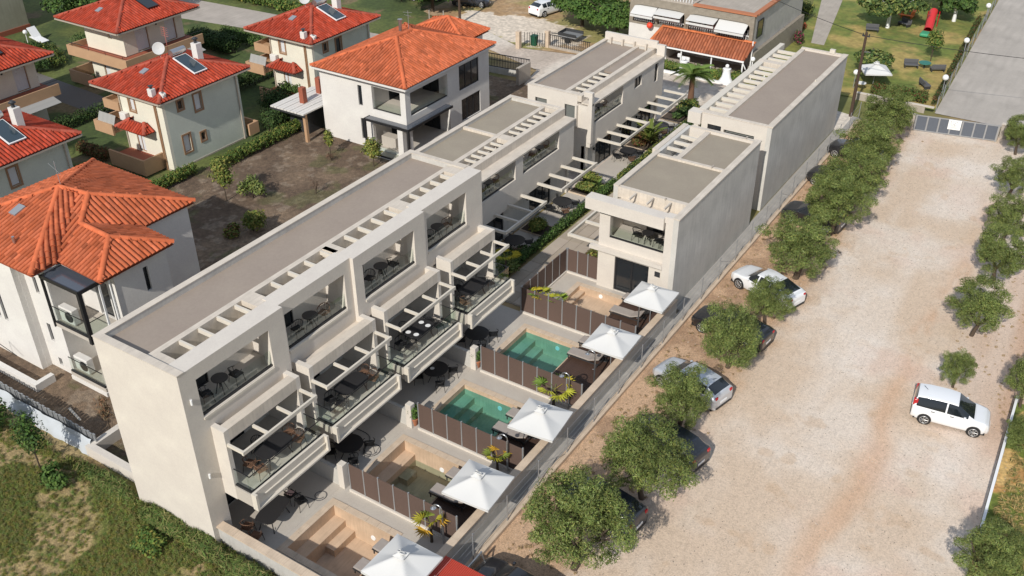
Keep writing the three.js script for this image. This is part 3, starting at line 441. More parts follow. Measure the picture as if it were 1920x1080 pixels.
POOLS.forEach((p, i) => {
  const P = new Thing('plunge_pool', p.label, 'pool', [(p.x0 + p.x1) / 2, 0, (p.z0 + p.z1) / 2]), { x0, x1, z0, z1, depth: d } = p, t = 0.1;
  P.p('pool_floor', bx(x0 - t, x1 + t, -d - 0.12, -d, z0 + t, z1 - t), M.poolTile);
  P.p('pool_wall', [bx(x0 - t, x0, -d, 0.055, z0 + t, z1 - t), bx(x1, x1 + t, -d, 0.055, z0 + t, z1 - t), bx(x0, x1, -d, 0.055, z0 + t, z0), bx(x0, x1, -d, 0.055, z1, z1 - t)], M.poolTile);
  if (i < 4) { P.p('pool_step', bx(x0, x0 + 0.62, -d, -0.55, i > 1 ? z0 - 0.9 : z0, z1), M.poolTile); P.p('pool_step', bx(x0 + 0.62, x0 + 1.15, -d, -0.95, i > 1 ? z0 - 1.2 : z0 - 1.6, i === 1 ? z1 + 0.6 : z1), M.poolTile); }
  else P.p('pool_step', [bx(x0, x0 + 0.4, -d, -0.2, z0 - 0.6, z1)], M.poolTile);
  // coping: separate slabs with thin joints
  const cs = (a0, a1, b0, b1, n, along) => { for (let k = 0; k < n; k++) { const f0 = k / n, f1 = (k + 1) / n, j = 0.004, h = 0.085 + 0.004 * rnd(); P.p('coping_slab', along === 'x' ? bx(mix(a0, a1, f0) + j, mix(a0, a1, f1) - j, 0.052, h, b0, b1) : bx(a0, a1, 0.052, h, mix(b0, b1, f0) - j, mix(b0, b1, f1) + j), M.coping); } };
  cs(x0 - 0.34, x0, z0 + 0.34, z1 - 0.34, 6, 'z'); cs(x0 + 0.003, x1 + 0.1, z0, z0 + 0.34, 6, 'x'); cs(x0 + 0.003, x1 + 0.1, z1 - 0.34, z1, 6, 'x');
  for (const [lx, ly] of [[0.62, -0.75]]) if (i !== 4) P.p('pool_light', new THREE.CylinderGeometry(0.13, 0.14, 0.03, 20).rotateX(Math.PI / 2).translate(mix(x0, x1, lx), i > 1 ? -0.55 : ly, z1 + 0.02), M.whitePaint);
  if (i === 4) P.p('pool_light', new THREE.CylinderGeometry(0.13, 0.14, 0.03, 20).rotateX(Math.PI / 2).translate(mix(x0, x1, 0.5), -0.2, z1 + 0.02), M.whitePaint);
  if (p.level !== null) P.p('water', sheet(rect(x0, x1, z0, z1), p.level), M[p.wm]);
});
// timber sun decks
POOLS.forEach((p, i) => {
  const zA = FZ[i] - 0.12, zB = i === 4 ? -45.3 : p.z1 - 0.02, x0 = p.x1 + 0.11, x1 = -18.32;
  const D = new Thing('sun_deck', `dark brown timber sun deck under the parasol of the ${ORD[i]}`, 'deck', [(x0 + x1) / 2, 0.05, (zA + zB) / 2]), g = []; const n = Math.round((zA - zB) / 0.145);
  for (let k = 0; k < n; k++) { const a = zA + (zB - zA) * k / n, b = zA + (zB - zA) * (k + 1) / n; g.push(bx(x0 + 0.16, x1, 0.06, 0.11 + 0.006 * rnd(), a - 0.004, b + 0.004)); }
  D.p('deck_boards', g, M.deck, { kind: 'stuff' }); D.p('deck_edge', bx(x0, x0 + 0.155, 0.055, 0.125, zA, zB), M.deck); D.p('deck_edge', bx(x0 + 0.16, x1, 0.052, 0.122, zB, zB - 0.11), M.deck);
});
// brown privacy fences: steel posts and slatted panels
function fence(label, ax, c, a0, a1, n, h, group) {
  const F = new Thing('privacy_fence', label, 'fence', ax === 'z' ? [(a0 + a1) / 2, 0.05, c] : [c, 0.05, (a0 + a1) / 2]);
  F.p('fence_base', slab(ax, c, -0.09, 0.09, Math.min(a0, a1) - 0.05, Math.max(a0, a1) + 0.05, 0.03, 0.17), M.cream);
  for (let k = 0; k <= n; k++) { const a = mix(a0, a1, k / n); F.p('fence_post', slab(ax, c, -0.035, 0.035, a - 0.03, a + 0.03, 0.17, h + 0.06), M.galv); if (k < n) { const b = mix(a0, a1, (k + 1) / n), lo = Math.min(a, b) + 0.032, hi = Math.max(a, b) - 0.032; F.p('fence_panel', slab(ax, c, -0.02, 0.02, lo, hi, 0.2 + 0.01 * rnd(), h + 0.02 * (rnd() - 0.5)), M.panel); } }
  return F;
}
fence('brown slatted privacy fence between the nearest and second pool yards', 'z', -23.95, -24.6, -18.5, 7, 1.72);
fence('brown slatted privacy fence between the second and third pool yards', 'z', -29.12, -24.55, -18.4, 7, 1.72);
fence('brown slatted privacy fence between the third and fourth pool yards', 'z', -34.72, -24.6, -18.4, 7, 1.75);
fence('brown slatted privacy fence between the farthest pool yard and the pool house yard', 'z', -40.7, -25.85, -18.4, 8, 1.8);
fence('brown slatted privacy fence along the path left of the pool house yard', 'x', -25.88, -40.85, -46.0, 6, 1.75);
fence('short brown slatted privacy fence between the path and pool house wall', 'z', -46.05, -25.8, -23.65, 3, 1.75);
// boundary wall and wire fence by the gravel
{
  const W = new Thing('boundary_wall', 'long low rendered wall with cream coping between the pool yards and the gravel', 'wall', [-18.13, 0, -32]);
  W.p('wall', bx(-18.27, -17.99, -0.4, 1.14, -18.3, -45.35), M.wall2);
  for (let k = 0; k < 27; k++) W.p('coping_slab', bx(-18.33, -17.94, 1.14, 1.2 + 0.004 * rnd(), -18.3 - k * 1.0 - 0.004, -19.3 - k * 1.0 + 0.004), M.coping);
  const N = new Thing('boundary_wall', 'low rendered end wall with sandy coping between the grass and nearest pool yard', 'wall', [-22.6, 0, -18.5]);
  N.p('wall', bx(-27.25, -18.35, -0.9, 1.14, -18.35, -18.62), M.wall2);
  for (let k = 0; k < 9; k++) N.p('coping_slab', bx(-27.25 + k * 0.988 + 0.004, -26.262 + k * 0.988 - 0.004, 1.14, 1.2 + 0.004 * rnd(), -18.27, -18.68), M.coping);
  N.p('weed_gap', bx(-26.6, -26.35, -0.9, 0.1, -18.3, -18.349), M.soil);
  const F = new Thing('wire_fence', 'thin galvanised wire fence on a white kerb along the gravel edge', 'fence', [-17.35, 0, -50]);
  F.p('kerb', bx(-17.5, -17.22, -0.2, 0.2, -17.4, -79.6), M.coping); const g = [];
  for (let k = 0; k <= 23; k++) { const z = -18.2 - k * 2.66; F.p('fence_post', bar([-17.36, 0.2, z], [-17.36, 1.75, z], 0.028, 8), M.galv); if (k < 23) for (const y of [0.5, 0.85, 1.2, 1.66]) g.push(bar([-17.36, y, z], [-17.36, y, z - 2.66], 0.008, 4)); if (k % 4 === 0) g.push(bar([-17.36, 0.22, z - 2.5], [-17.36, 1.5, z], 0.012, 4)); }
  F.p('fence_wires', g, M.galv, { kind: 'stuff' });
  // patio dividers with end piers
  [[-24.0, 'nearest and second'], [-29.1, 'second and third'], [-34.75, 'third and farthest']].forEach(([z, s]) => {
    const D = new Thing('divider_wall', `low cream patio divider wall with end pier between the ${s} yards`, 'wall', [-26.2, 0.06, z]);
    D.p('wall', bx(-27.6, -25.22, 0.05, 1.05, z + 0.1, z - 0.1), M.render); D.p('pier', rbx(-25.24, -24.9, 0.05, 1.5, z + 0.17, z - 0.17, 0.015), M.cream);
  });
}
// parasols
function canopyGeo(half, y0, y1, n = 12) {
  const g = new THREE.PlaneGeometry(half * 2, half * 2, n * 2, n * 2).rotateX(-Math.PI / 2), p = g.attributes.position;
  for (let i = 0; i < p.count; i++) { const x = p.getX(i) / half, z = p.getZ(i) / half, m = Math.max(Math.abs(x), Math.abs(z)), q = Math.min(Math.abs(x), Math.abs(z)); const edge = m > 0 ? 1 - q / m : 0; p.setY(i, y1 + (y0 - y1) * m - 0.07 * Math.sin(Math.PI * m) * edge - 0.05 * m * edge * 0.6); }
  g.computeVertexNormals(); return g;
}
let parasol0;
const PZ_ = [[-18.5, -20.25, 'white square parasol nearest the grass, beside the red corrugated roof'], [-18.48, -25.6, 'second white square parasol from the grass, over the half-empty pool yard'], [-18.47, -30.8, 'third white square parasol from the grass, over the third deck'], [-18.6, -38.25, 'fourth white square parasol from the grass, over the farthest pool deck'], [-18.7, -43.2, 'white square parasol right in front of the pool house']];
PZ_.forEach(([x, z, label], i) => {
  if (i) { copyOf(parasol0, 'parasol', label, [x, 0.12, z], [0, 0.07, 0.1, 0.04, 0.02][i]); return; }
  const P = new Thing('parasol', label, 'parasol', [x, 0.12, z]);
  const bp = (n, g, m, o) => { const me = P.p(n, merge(g).translate(x, 0.12, z), m, o); return me; };
  bp('canopy', [canopyGeo(1.17, 2.2, 2.8).toNonIndexed()], M.canvas);
  for (const [sx, sz, ry] of [[1, 0, 0], [-1, 0, 0], [0, 1, 1], [0, -1, 1]]) bp('canopy_flap', [(ry ? new THREE.BoxGeometry(2.32, 0.1, 0.012) : new THREE.BoxGeometry(0.012, 0.1, 2.32)).translate(sx * 1.17, 2.13, sz * 1.17).toNonIndexed()], M.canvas);
  const cg = canopyGeo(0.25, 2.78, 2.97, 4).toNonIndexed(); bp('vent_cap', [cg, new THREE.TorusGeometry(0.1, 0.035, 6, 10).rotateX(1.1).translate(0.08, 2.9, 0.02).toNonIndexed(), new THREE.TorusGeometry(0.09, 0.03, 6, 10).rotateX(1.3).rotateY(1).translate(-0.08, 2.9, -0.03).toNonIndexed()], M.canvas);
  bp('pole', cyl(0.028, 0.028, 2.7, 0, 0, 0, 10), M.galv); bp('base', [rbx(-0.3, 0.3, 0, 0.08, -0.3, 0.3, 0.02)], M.anth);
  for (const [a, b] of [[1, 1], [1, -1], [-1, 1], [-1, -1]]) bp('rib', bar([0, 2.68, 0], [a * 1.15, 2.18, b * 1.15], 0.012, 5), M.galv);
  bp('finial', new THREE.SphereGeometry(0.04, 8, 6).translate(0, 3.0, 0).toNonIndexed(), M.galv);
  parasol0 = P.o;
});
// loungers
let lounger0; const lo = [];
PZ_.forEach(([x, z], i) => { lo.push([-20.3, z - 0.3, i, 0], [-20.3, z - (i === 4 ? 1.85 : 1.55), i, 1]); });
lo.forEach(([x, z, i, k], j) => {
  const label = `taupe sun lounger, ${k ? 'farther' : 'nearer'} one on the deck, ${ORD[i]}`;
  if (j) return copyOf(lounger0, 'sun_lounger', label, [x, 0.12, z], (k ? -0.03 : 0.02));
  const L = new Thing('sun_lounger', label, 'sun lounger', [x, 0.12, z]); const q = (n, g, m) => L.p(n, merge(g).translate(x, 0.12, z), m);
  q('mattress', rbx(-0.98, 0.38, 0.28, 0.37, -0.33, 0.33, 0.035), M.cushion);
  q('backrest', merge([rbx(0, 0.66, 0, 0.085, -0.33, 0.33, 0.035)]).rotateZ(0.42).translate(0.39, 0.285, 0), M.cushion);
  q('frame', [bx(-1, 0.95, 0.2, 0.25, -0.34, -0.3), bx(-1, 0.95, 0.2, 0.25, 0.3, 0.34), bx(-1, -0.96, 0.2, 0.25, -0.3, 0.3), bx(0.91, 0.95, 0.2, 0.25, -0.3, 0.3)], M.anth);
  for (const [a, b] of [[-0.9, -0.31], [-0.9, 0.31], [0.85, -0.31], [0.85, 0.31]]) q('leg', bx(a - 0.025, a + 0.025, 0, 0.2, b - 0.02, b + 0.02), M.anth);
  lounger0 = L.o;
});
// showers
let shower0; [[-19.05, -23.66], [-19.15, -28.95], [-19.05, -34.55], [-18.85, -36.9], [-19.05, -42.4]].forEach(([x, z], i) => {
  const label = `chrome garden shower with curved head by the boundary wall, ${['nearest the grass', 'second from the grass', 'third from the grass', 'beside the fourth parasol', 'beside the pool house parasol'][i]}`;
  if (i) return copyOf(shower0, 'garden_shower', label, [x, 0.05, z]);
  const S = new Thing('garden_shower', label, 'shower', [x, 0.05, z]); const q = (n, g, m) => S.p(n, merge(g).translate(x, 0.05, z), m);
  q('pole', cyl(0.045, 0.04, 1.95, 0, 0, 0, 10), M.steel); const c = new THREE.CatmullRomCurve3([[0, 1.93, 0], [-0.03, 2.16, 0.02], [-0.2, 2.26, 0.04], [-0.38, 2.18, 0.06], [-0.42, 2.06, 0.06]].map(a => new THREE.Vector3(...a)));
  q('shower_arm', new THREE.TubeGeometry(c, 14, 0.032, 8).toNonIndexed(), M.steel); q('shower_head', cyl(0.14, 0.05, 0.06, -0.42, 2.0, 0.06, 14), M.steel); q('tap', bar([0, 1.1, 0], [-0.1, 1.1, 0.06], 0.02), M.steel); shower0 = S.o;
});
// small side tables on the decks
let side0; [[-19.35, -21.1], [-19.3, -26.3], [-19.3, -31.7], [-19.35, -39.15], [-19.4, -44.0]].forEach(([x, z], i) => {
  const label = `small round dark side table between the loungers of the ${ORD[i]}`; if (i) return copyOf(side0, 'side_table', label, [x, 0.12, z]);
  const S = new Thing('side_table', label, 'table', [x, 0.12, z]); const q = (n, g, m) => S.p(n, merge(g).translate(x, 0.12, z), m);
  q('table_top', cyl(0.27, 0.27, 0.03, 0, 0.42, 0, 20), M.tableTop); q('stem', cyl(0.03, 0.03, 0.42, 0, 0, 0, 8), M.black); q('foot', cyl(0.18, 0.16, 0.02, 0, 0, 0, 16), M.black); side0 = S.o;
});

// ---------- tables and chairs ----------
let chairA, chairB, tabS, tabL, tabR;
function chairGeo(t, seatM, backM, x, y, z) {
  const q = (n, g, m) => t.p(n, merge(g).translate(x, y, z), m);
  q('seat', [rbx(-0.24, 0.24, 0.41, 0.46, -0.23, 0.24, 0.02)], seatM);
  for (const [a, b, c] of [[-0.22, 0.21, -0.03], [0.22, 0.21, 0.03], [-0.21, -0.21, -0.05], [0.21, -0.21, 0.05]]) q('leg', bar([a * 0.95, 0.42, b * 0.95], [a + c, 0, b * 1.15], 0.014, 6), M.black);
  const arc = []; for (let k = 0; k <= 12; k++) { const f = -0.25 + 1.5 * k / 12, an = Math.PI * f; arc.push(new THREE.Vector3(-Math.cos(an) * 0.29, 0.66 + 0.13 * Math.sin(Math.PI * clamp(f)), -Math.sin(an) * 0.26 - 0.02)); }
  q('arm_rail', new THREE.TubeGeometry(new THREE.CatmullRomCurve3(arc), 24, 0.018, 6).toNonIndexed(), backM);
  const slats = []; for (let k = 0; k <= 8; k++) { const an = Math.PI * (0.1 + 0.8 * k / 8); slats.push(bar([-Math.cos(an) * 0.22, 0.44, -Math.sin(an) * 0.22], [-Math.cos(an) * 0.285, 0.66 + 0.12 * Math.sin(an), -Math.sin(an) * 0.26 - 0.02], 0.011, 5)); } q('backrest', slats, backM);
  q('arm_post', [bar([-0.26, 0.42, 0.12], [-0.29, 0.6, 0.12], 0.012, 5), bar([0.26, 0.42, 0.12], [0.29, 0.6, 0.12], 0.012, 5)], M.black);
}
function chair(kind, label, pos, ry, group) {
  const src = kind === 'b' ? chairB : chairA; if (src) return copyOf(src, 'chair', label, pos, ry, group);
  const t = new Thing('chair', label, 'chair', pos, group); chairGeo(t, kind === 'b' ? M.rattan : M.black, kind === 'b' ? M.rattan : M.black, ...pos); t.o.rotation.y = ry; if (kind === 'b') chairB = t.o; else chairA = t.o;
}
function roundedRect(w, h, r) { const s = new THREE.Shape(), x = -w / 2, y = -h / 2; s.moveTo(x + r, y); s.lineTo(x + w - r, y); s.quadraticCurveTo(x + w, y, x + w, y + r); s.lineTo(x + w, y + h - r); s.quadraticCurveTo(x + w, y + h, x + w - r, y + h); s.lineTo(x + r, y + h); s.quadraticCurveTo(x, y + h, x, y + h - r); s.lineTo(x, y + r); s.quadraticCurveTo(x, y, x + r, y); return s; }
function table(kind, label, pos, ry = 0) {
  const src = { s: tabS, l: tabL, r: tabR }[kind]; if (src) return copyOf(src, 'table', label, pos, ry);
  const t = new Thing('table', label, 'table', pos), q = (n, g, m) => t.p(n, merge(g).translate(...pos), m);
  if (kind === 'l') { q('table_top', metric(new THREE.ExtrudeGeometry(roundedRect(0.98, 1.75, 0.36), { depth: 0.03, bevelEnabled: false, curveSegments: 10 }).rotateX(-Math.PI / 2).translate(0, 0.72, 0)), M.tableTop); for (const [a, b] of [[1, 1], [1, -1], [-1, 1], [-1, -1]]) q('leg', bar([a * 0.2, 0.72, b * 0.5], [a * 0.38, 0, b * 0.68], 0.025, 8), M.black); q('stretcher', bar([0, 0.5, -0.6], [0, 0.5, 0.6], 0.018), M.black); }
  else { const R = kind === 's' ? 0.36 : 0.68; q('table_top', cyl(R, R, 0.03, 0, 0.71, 0, 28), M.tableTop); for (const a of [0.4, 1.97, 3.54, 5.11]) q('leg', bar([Math.cos(a) * 0.06, 0.71, Math.sin(a) * 0.06], [Math.cos(a) * R * 0.75, 0, Math.sin(a) * R * 0.75], 0.02, 6), M.black); q('stem', cyl(0.05, 0.04, 0.45, 0, 0.28, 0, 8), M.black); }
  if (kind === 's') tabS = t.o; else if (kind === 'l') tabL = t.o; else tabR = t.o;
}
const UN = ['nearest', 'second', 'third', 'far'];
seed(77);
[-20.6, -26.1, -31.2, -35.9].forEach((z, i) => { // top loggias
  const y = 6.76, x = -28.05; table('s', `small round dark table in the ${UN[i]} top loggia of the tall block`, [x, y, z]);
  const g = `chairs in the ${UN[i]} top loggia`; for (const s of [1, -1]) chair(i === 1 || i === 3 ? (s > 0 ? 'a' : 'b') : 'a', `${s > 0 || i % 2 === 0 ? 'dark' : 'brown woven'} armchair ${s > 0 ? 'nearer' : 'farther'} end of the table in the ${UN[i]} top loggia`, [x + rr(-0.06, 0.1), y, z + s * 0.82], s > 0 ? Math.PI + rr(-0.3, 0.3) : rr(-0.3, 0.3));
});
[-21.35, -26.5, -31.75, -36.5].forEach((z, i) => { // middle terraces
  const y = 3.245, x = -26.35, nm = UN[i]; table('l', `long dark oval dining table on the ${nm} glass-railed terrace`, [x, y, z]);
  const g = `chairs round the ${nm} terrace table`, lb = `black slatted armchair at the dining table on the ${nm} glass-railed terrace`;
  const side = (dx, dz) => Math.abs(dz) < 0.5 ? 'wall side' : (dz > 0 ? 'near end' : 'far end') + (dx < 0 ? ', wall side' : ', railing side'); const put = (dx, dz, ry, k = 'a') => chair(k, (k === 'b' ? 'brown woven' : 'black slatted') + ` armchair at the ${nm} terrace table, ${side(dx, dz)}`, [x + dx, y, z + dz], ry, k === 'b' ? `brown ${g}` : g);
  put(-0.3, 1.15, Math.PI + 0.2, i === 0 ? 'b' : 'a'); put(0.32, 1.12, Math.PI - 0.25, i === 0 || i === 3 ? 'b' : 'a'); put(-0.28, -1.2, -0.2, i === 1 || i === 0 ? 'b' : 'a'); put(0.34, -1.15, 0.25, i < 2 ? 'b' : 'a'); if (i !== 1) put(-0.85, 0.1, Math.PI / 2);
});
{ let k = 0; for (const [a, b] of [[-0.25, 0.55], [0.22, 0.5], [-0.22, -0.5], [0.24, -0.45]]) { const px = -26.35 + a, pz = -31.75 + b, l = `white dinner plate on the third terrace table, ${b > 0 ? 'near' : 'far'} end, ${a < 0 ? 'wall' : 'railing'} side`; single('plate', l, 'plate', [cyl(0.09, 0.14, 0.02, px, 3.998, pz, 20)], M.whitePaint); } single('plate', 'small white plate on the ground floor table below the third terrace', 'plate', [cyl(0.08, 0.12, 0.02, -26.4, 0.802, -32.7, 18)], M.whitePaint); }
[-20.6, -25.8, -32.8, -36.7].forEach((z, i) => { // ground patios
  const x = -26.25, y = 0.06, nm = UN[i]; if (i === 0) table('l', 'dark oval dining table on the patio nearest the grass', [x, y, z], 0.25); else table('r', `round black dining table on the ground patio of the ${nm} unit`, [x, y, z]);
  const lb = `black armchair on the ground patio of the ${nm} unit`, g = `chairs on the ${nm} ground patio`;
  if (i === 0) { for (const [dx, dz, r, k] of [[-0.45, 1.15, Math.PI + 0.3, 'b'], [0.25, 1.35, Math.PI + 0.2, 'b'], [-0.25, -1.35, 0.1, 'a'], [0.45, -1.3, 0.3, 'a']]) chair(k, (k === 'b' ? 'brown woven' : 'black') + ` armchair on the first ground patio, ${dz > 0 ? 'end wall side' : 'far side'}, ${dx < 0 ? 'nearer the building' : 'nearer the pool'}`, [x + dx, y, z + dz], r, k === 'b' ? 'brown chairs on the first patio' : g); single('folded_towel', 'pale pink folded towel on a patio chair near the grass', 'towel', [rbx(x - 0.42, x - 0.1, 0.53, 0.58, z - 1.5, z - 1.22, 0.02)], mat(srgb(222, 186, 180), 0.95)); }
  else for (const [a, sd] of [[0.7, 'pool side, near'], [2.3, 'house side, near'], [3.9, 'house side, far'], [5.4, 'pool side, far']]) chair('a', `${lb}, ${sd}`, [x + Math.cos(a) * 0.95, y, z + Math.sin(a) * 0.95], -a - Math.PI / 2, g);
});
// furniture of the low rows and the pool house
[[-31.75, 4.07, -46.0, 'near loggia of the low row'], [-31.75, 4.07, -52.2, 'far loggia of the low row'], [-31.85, 4.07, -60.7, 'loggia of the portal building']].forEach(([x, y, z, nm]) => { table('s', `small round table in the ${nm}`, [x, y, z]); for (const s of [1, -1]) chair('b', `brown woven armchair, ${s > 0 ? 'nearer' : 'farther'} one in the ${nm}`, [x, y, z + s * 0.8], s > 0 ? Math.PI : 0, `chairs in the ${nm}`); });
[[-30.1, 0.04, -46.6, 'first garden terrace behind the tall block'], [-30.2, 0.04, -52.9, 'second garden terrace behind the tall block'], [-30.1, 0.04, -62.7, 'garden terrace in front of the portal building'], [-30.2, 0.04, -68.5, 'street-end garden terrace of the portal building']].forEach(([x, y, z, nm]) => { table('r', `round dark table on the ${nm}`, [x, y, z]); for (const a of [0.8, 2.4, 4.0, 5.5]) chair(a < 2 ? 'b' : 'a', `${a < 2 ? 'brown' : 'black'} armchair ${a < 2 ? 'near hedge' : a < 3 ? 'near end' : a < 5 ? 'house side' : 'far end'} on the ${nm}`, [x + Math.cos(a) * 0.95, y, z + Math.sin(a) * 0.95], -a - Math.PI / 2, `${a < 2 ? 'brown' : 'black'} chairs on the ${nm}`); });
table('s', 'small dark round table in the pool house loggia', [-20.75, 3.46, -46.6]); [[-21.45, -46.6, Math.PI / 2], [-20.05, -46.6, -Math.PI / 2], [-19.6, -46.45, -Math.PI / 2 + 0.4]].forEach(([x, z, r], i) => chair('a', `dark armchair behind the pool house loggia railing, ${['left', 'middle', 'right'][i]} one`, [x, 3.46, z], r, 'chairs in the pool house loggia'));
// ---------- barrel-tile roofs ----------
const V3 = (a) => new THREE.Vector3(...a);
function barrelGeo(w, len, h, seg = 5) { // arch along +z(down-slope), opens downwards
  const pos = [], nor = [], uv = []; const P = (i, t) => { const a = Math.PI * i / seg, k = t ? 1.0 : 0.86; return [-Math.cos(a) * w / 2 * k, Math.sin(a) * h * k, t ? len / 2 : -len / 2]; }; const N = i => { const a = Math.PI * i / seg; return [-Math.cos(a), Math.sin(a), 0]; };
  const tri = (a, b, c, na, nb, nc) => { for (const v of [a, b, c]) pos.push(...v); for (const v of [na, nb, nc]) nor.push(...v); uv.push(0, 0, 1, 0, 1, 1); };
  for (let i = 0; i < seg; i++) { const a = P(i, 0), b = P(i + 1, 0), c = P(i + 1, 1), d = P(i, 1); tri(a, d, c, N(i), N(i), N(i + 1)); tri(a, c, b, N(i), N(i + 1), N(i + 1)); if (i > 0) { } }
  for (let i = 1; i < seg - 0; i++) { if (i < seg) tri(P(0, 1), P(i + 1 > seg ? seg : i + 1, 1), P(i, 1), [0, 0, 1], [0, 0, 1], [0, 0, 1]); }
  const g = new THREE.BufferGeometry(); g.setAttribute('position', new THREE.Float32BufferAttribute(pos, 3)); g.setAttribute('normal', new THREE.Float32BufferAttribute(nor, 3)); g.setAttribute('uv', new THREE.Float32BufferAttribute(uv, 2)); return g;
}
const TILE = barrelGeo(0.25, 0.44, 0.1), RIDGE = barrelGeo(0.34, 0.5, 0.15, 6);
const dull = (c, o = {}) => new THREE.MeshPhysicalMaterial({ color: c, roughness: 0.9, specularIntensity: 0.25, side: THREE.DoubleSide, ...o });
const tileMat = dull(new THREE.Color(1, 1, 1));
const RED = { base: [0.37, 0.05, 0.024], ridge: [0.36, 0.085, 0.055], deck: [0.2, 0.04, 0.025] }, ORANGE = { base: [0.47, 0.12, 0.05], ridge: [0.58, 0.15, 0.065], deck: [0.3, 0.07, 0.03] };
function tiledRoof(T, faces, ridges, col, { name = 'roof', eave = M.white, th = 0.16, rowL = 0.38, colW = 0.275, label } = {}) {
  // deck: each face as a thick plate
  const P0 = T.o.position, pos = [], top = [];
  for (const f of faces) for (let i = 1; i < f.length - 1; i++) { const A = f[0], B = f[i], C = f[i + 1]; top.push([A, B, C]); }
  for (const [A, B, C] of top) { pos.push(...A, ...B, ...C); pos.push(...A.map((v, i) => i === 1 ? v - th : v), ...C.map((v, i) => i === 1 ? v - th : v), ...B.map((v, i) => i === 1 ? v - th : v)); }
  const g = new THREE.BufferGeometry(); g.setAttribute('position', new THREE.Float32BufferAttribute(pos, 3)); g.computeVertexNormals(); g.setAttribute('uv', new THREE.Float32BufferAttribute(new Float32Array(pos.length / 3 * 2), 2));
  const deckM = mat(lin(...col.deck), 0.95, { side: THREE.DoubleSide }); const roof = T.p(name, metric(g), deckM, { label });
  const ms = [], cs = []; const up = new THREE.Vector3(0, 1, 0);
  for (const f of faces) {
    const pts = f.map(V3), n = new THREE.Vector3(); for (let i = 0; i < pts.length; i++) { const a = pts[i], b = pts[(i + 1) % pts.length]; n.add(new THREE.Vector3((a.y - b.y) * (a.z + b.z), (a.z - b.z) * (a.x + b.x), (a.x - b.x) * (a.y + b.y))); } n.normalize(); if (n.y < 0) n.negate();
    const ctr = pts.reduce((s, p) => s.add(p), new THREE.Vector3()).divideScalar(pts.length);
    const d = new THREE.Vector3(0, -1, 0).addScaledVector(n, n.y).normalize(), a = new THREE.Vector3().crossVectors(n, d).normalize();
    const q = pts.map(p => { const r = p.clone().sub(ctr); return [r.dot(a), r.dot(d)]; }); const inside = (x, y) => { let c = false; for (let i = 0, j = q.length - 1; i < q.length; j = i++) { if ((q[i][1] > y) !== (q[j][1] > y) && x < (q[j][0] - q[i][0]) * (y - q[i][1]) / (q[j][1] - q[i][1]) + q[i][0]) c = !c; } return c; };
    const xs = q.map(v => v[0]), ys = q.map(v => v[1]), y1 = Math.max(...ys);
    const tilt = new THREE.Matrix4().makeRotationX(0.05); const B = new THREE.Matrix4().makeBasis(a, n, d);
    for (let y = y1 - rowL * 0.42; y > Math.min(...ys); y -= rowL) for (let x = Math.min(...xs); x < Math.max(...xs); x += colW) { if (!inside(x, y) && !inside(x, y + 0.1)) continue; const m = B.clone().multiply(new THREE.Matrix4().makeRotationY((rnd() - 0.5) * 0.03)).multiply(tilt); let p = ctr.clone().addScaledVector(a, x).addScaledVector(d, y); for (let i = 1; i < q.length - 1; i++) { const [ax, ay] = q[0], [bx_, by] = q[i], [cx, cy] = q[i + 1], D = (by - cy) * (ax - cx) + (cx - bx_) * (ay - cy), u = ((by - cy) * (x - cx) + (cx - bx_) * (y - cy)) / D, v = ((cy - ay) * (x - cx) + (ax - cx) * (y - cy)) / D; if (u > -0.02 && v > -0.02 && u + v < 1.02) { p = pts[0].clone().multiplyScalar(u).addScaledVector(pts[i], v).addScaledVector(pts[i + 1], 1 - u - v); break; } } p.addScaledVector(d, (rnd() - 0.5) * 0.012).addScaledVector(n, 0.004).sub(P0); m.setPosition(p); ms.push(m); const k = 0.8 + 0.36 * rnd() + (rnd() < 0.07 ? 0.22 : 0) - (rnd() < 0.05 ? 0.22 : 0) - 0.4 * Math.max(0, fbm(x * 0.5 + 9, y * 0.5 + ctr.x, 3) - 0.5), w = rnd() * 0.025; cs.push(new THREE.Color().setRGB((col.base[0] + w) * k, (col.base[1] + w * 0.8) * k, (col.base[2] + w * 0.7) * k)); }
  }
  const I = inst('roof_tiles', TILE, tileMat, ms, cs); I.userData.kind = 'stuff'; roof.add(I);
  for (const [p, q] of ridges) { const A = V3(p), Bq = V3(q), dv = Bq.clone().sub(A), L = dv.length(), n = Math.max(1, Math.round(L / 0.42)); dv.normalize(); const sx = new THREE.Vector3().crossVectors(up, dv).normalize(), ny = new THREE.Vector3().crossVectors(dv, sx).normalize(); const rm = [0, 1, 2].map(k => ridgeMat(col, k)); for (let k = 0; k < n; k++) { const c = A.clone().addScaledVector(dv, L * (k + 0.5) / n).addScaledVector(ny, 0.02).sub(P0); const m = new THREE.Mesh(RIDGE, rm[Math.floor(rnd() * 3)]); shad(m); m.name = 'ridge_tile'; m.matrix.makeBasis(sx, ny, dv).multiply(new THREE.Matrix4().makeRotationX(0.04)).setPosition(c); m.matrix.decompose(m.position, m.quaternion, m.scale); roof.add(m); } }
  return roof;
}
const RM = {}; function ridgeMat(col, k) { const key = col.base[0] + '_' + k; return RM[key] ||= dull(lin(...col.ridge.map(v => v * [0.9, 1, 1.12][k]))); }
function hipFaces(x0, x1, zn, zf, y, ya, rz = 0) { const cx = (x0 + x1) / 2, cz = (zn + zf) / 2, A = [x0, y, zn], B = [x1, y, zn], C = [x1, y, zf], D = [x0, y, zf], R1 = [cx, ya, cz + rz], R2 = [cx, ya, cz - rz]; return { faces: rz ? [[A, B, R1], [B, C, R2, R1], [C, D, R2], [D, A, R1, R2]] : [[A, B, R1], [B, C, R1], [C, D, R1], [D, A, R1]], ridges: [[R1, A], [R1, B], [R2, C], [R2, D], ...(rz ? [[R1, R2]] : [])] }; }
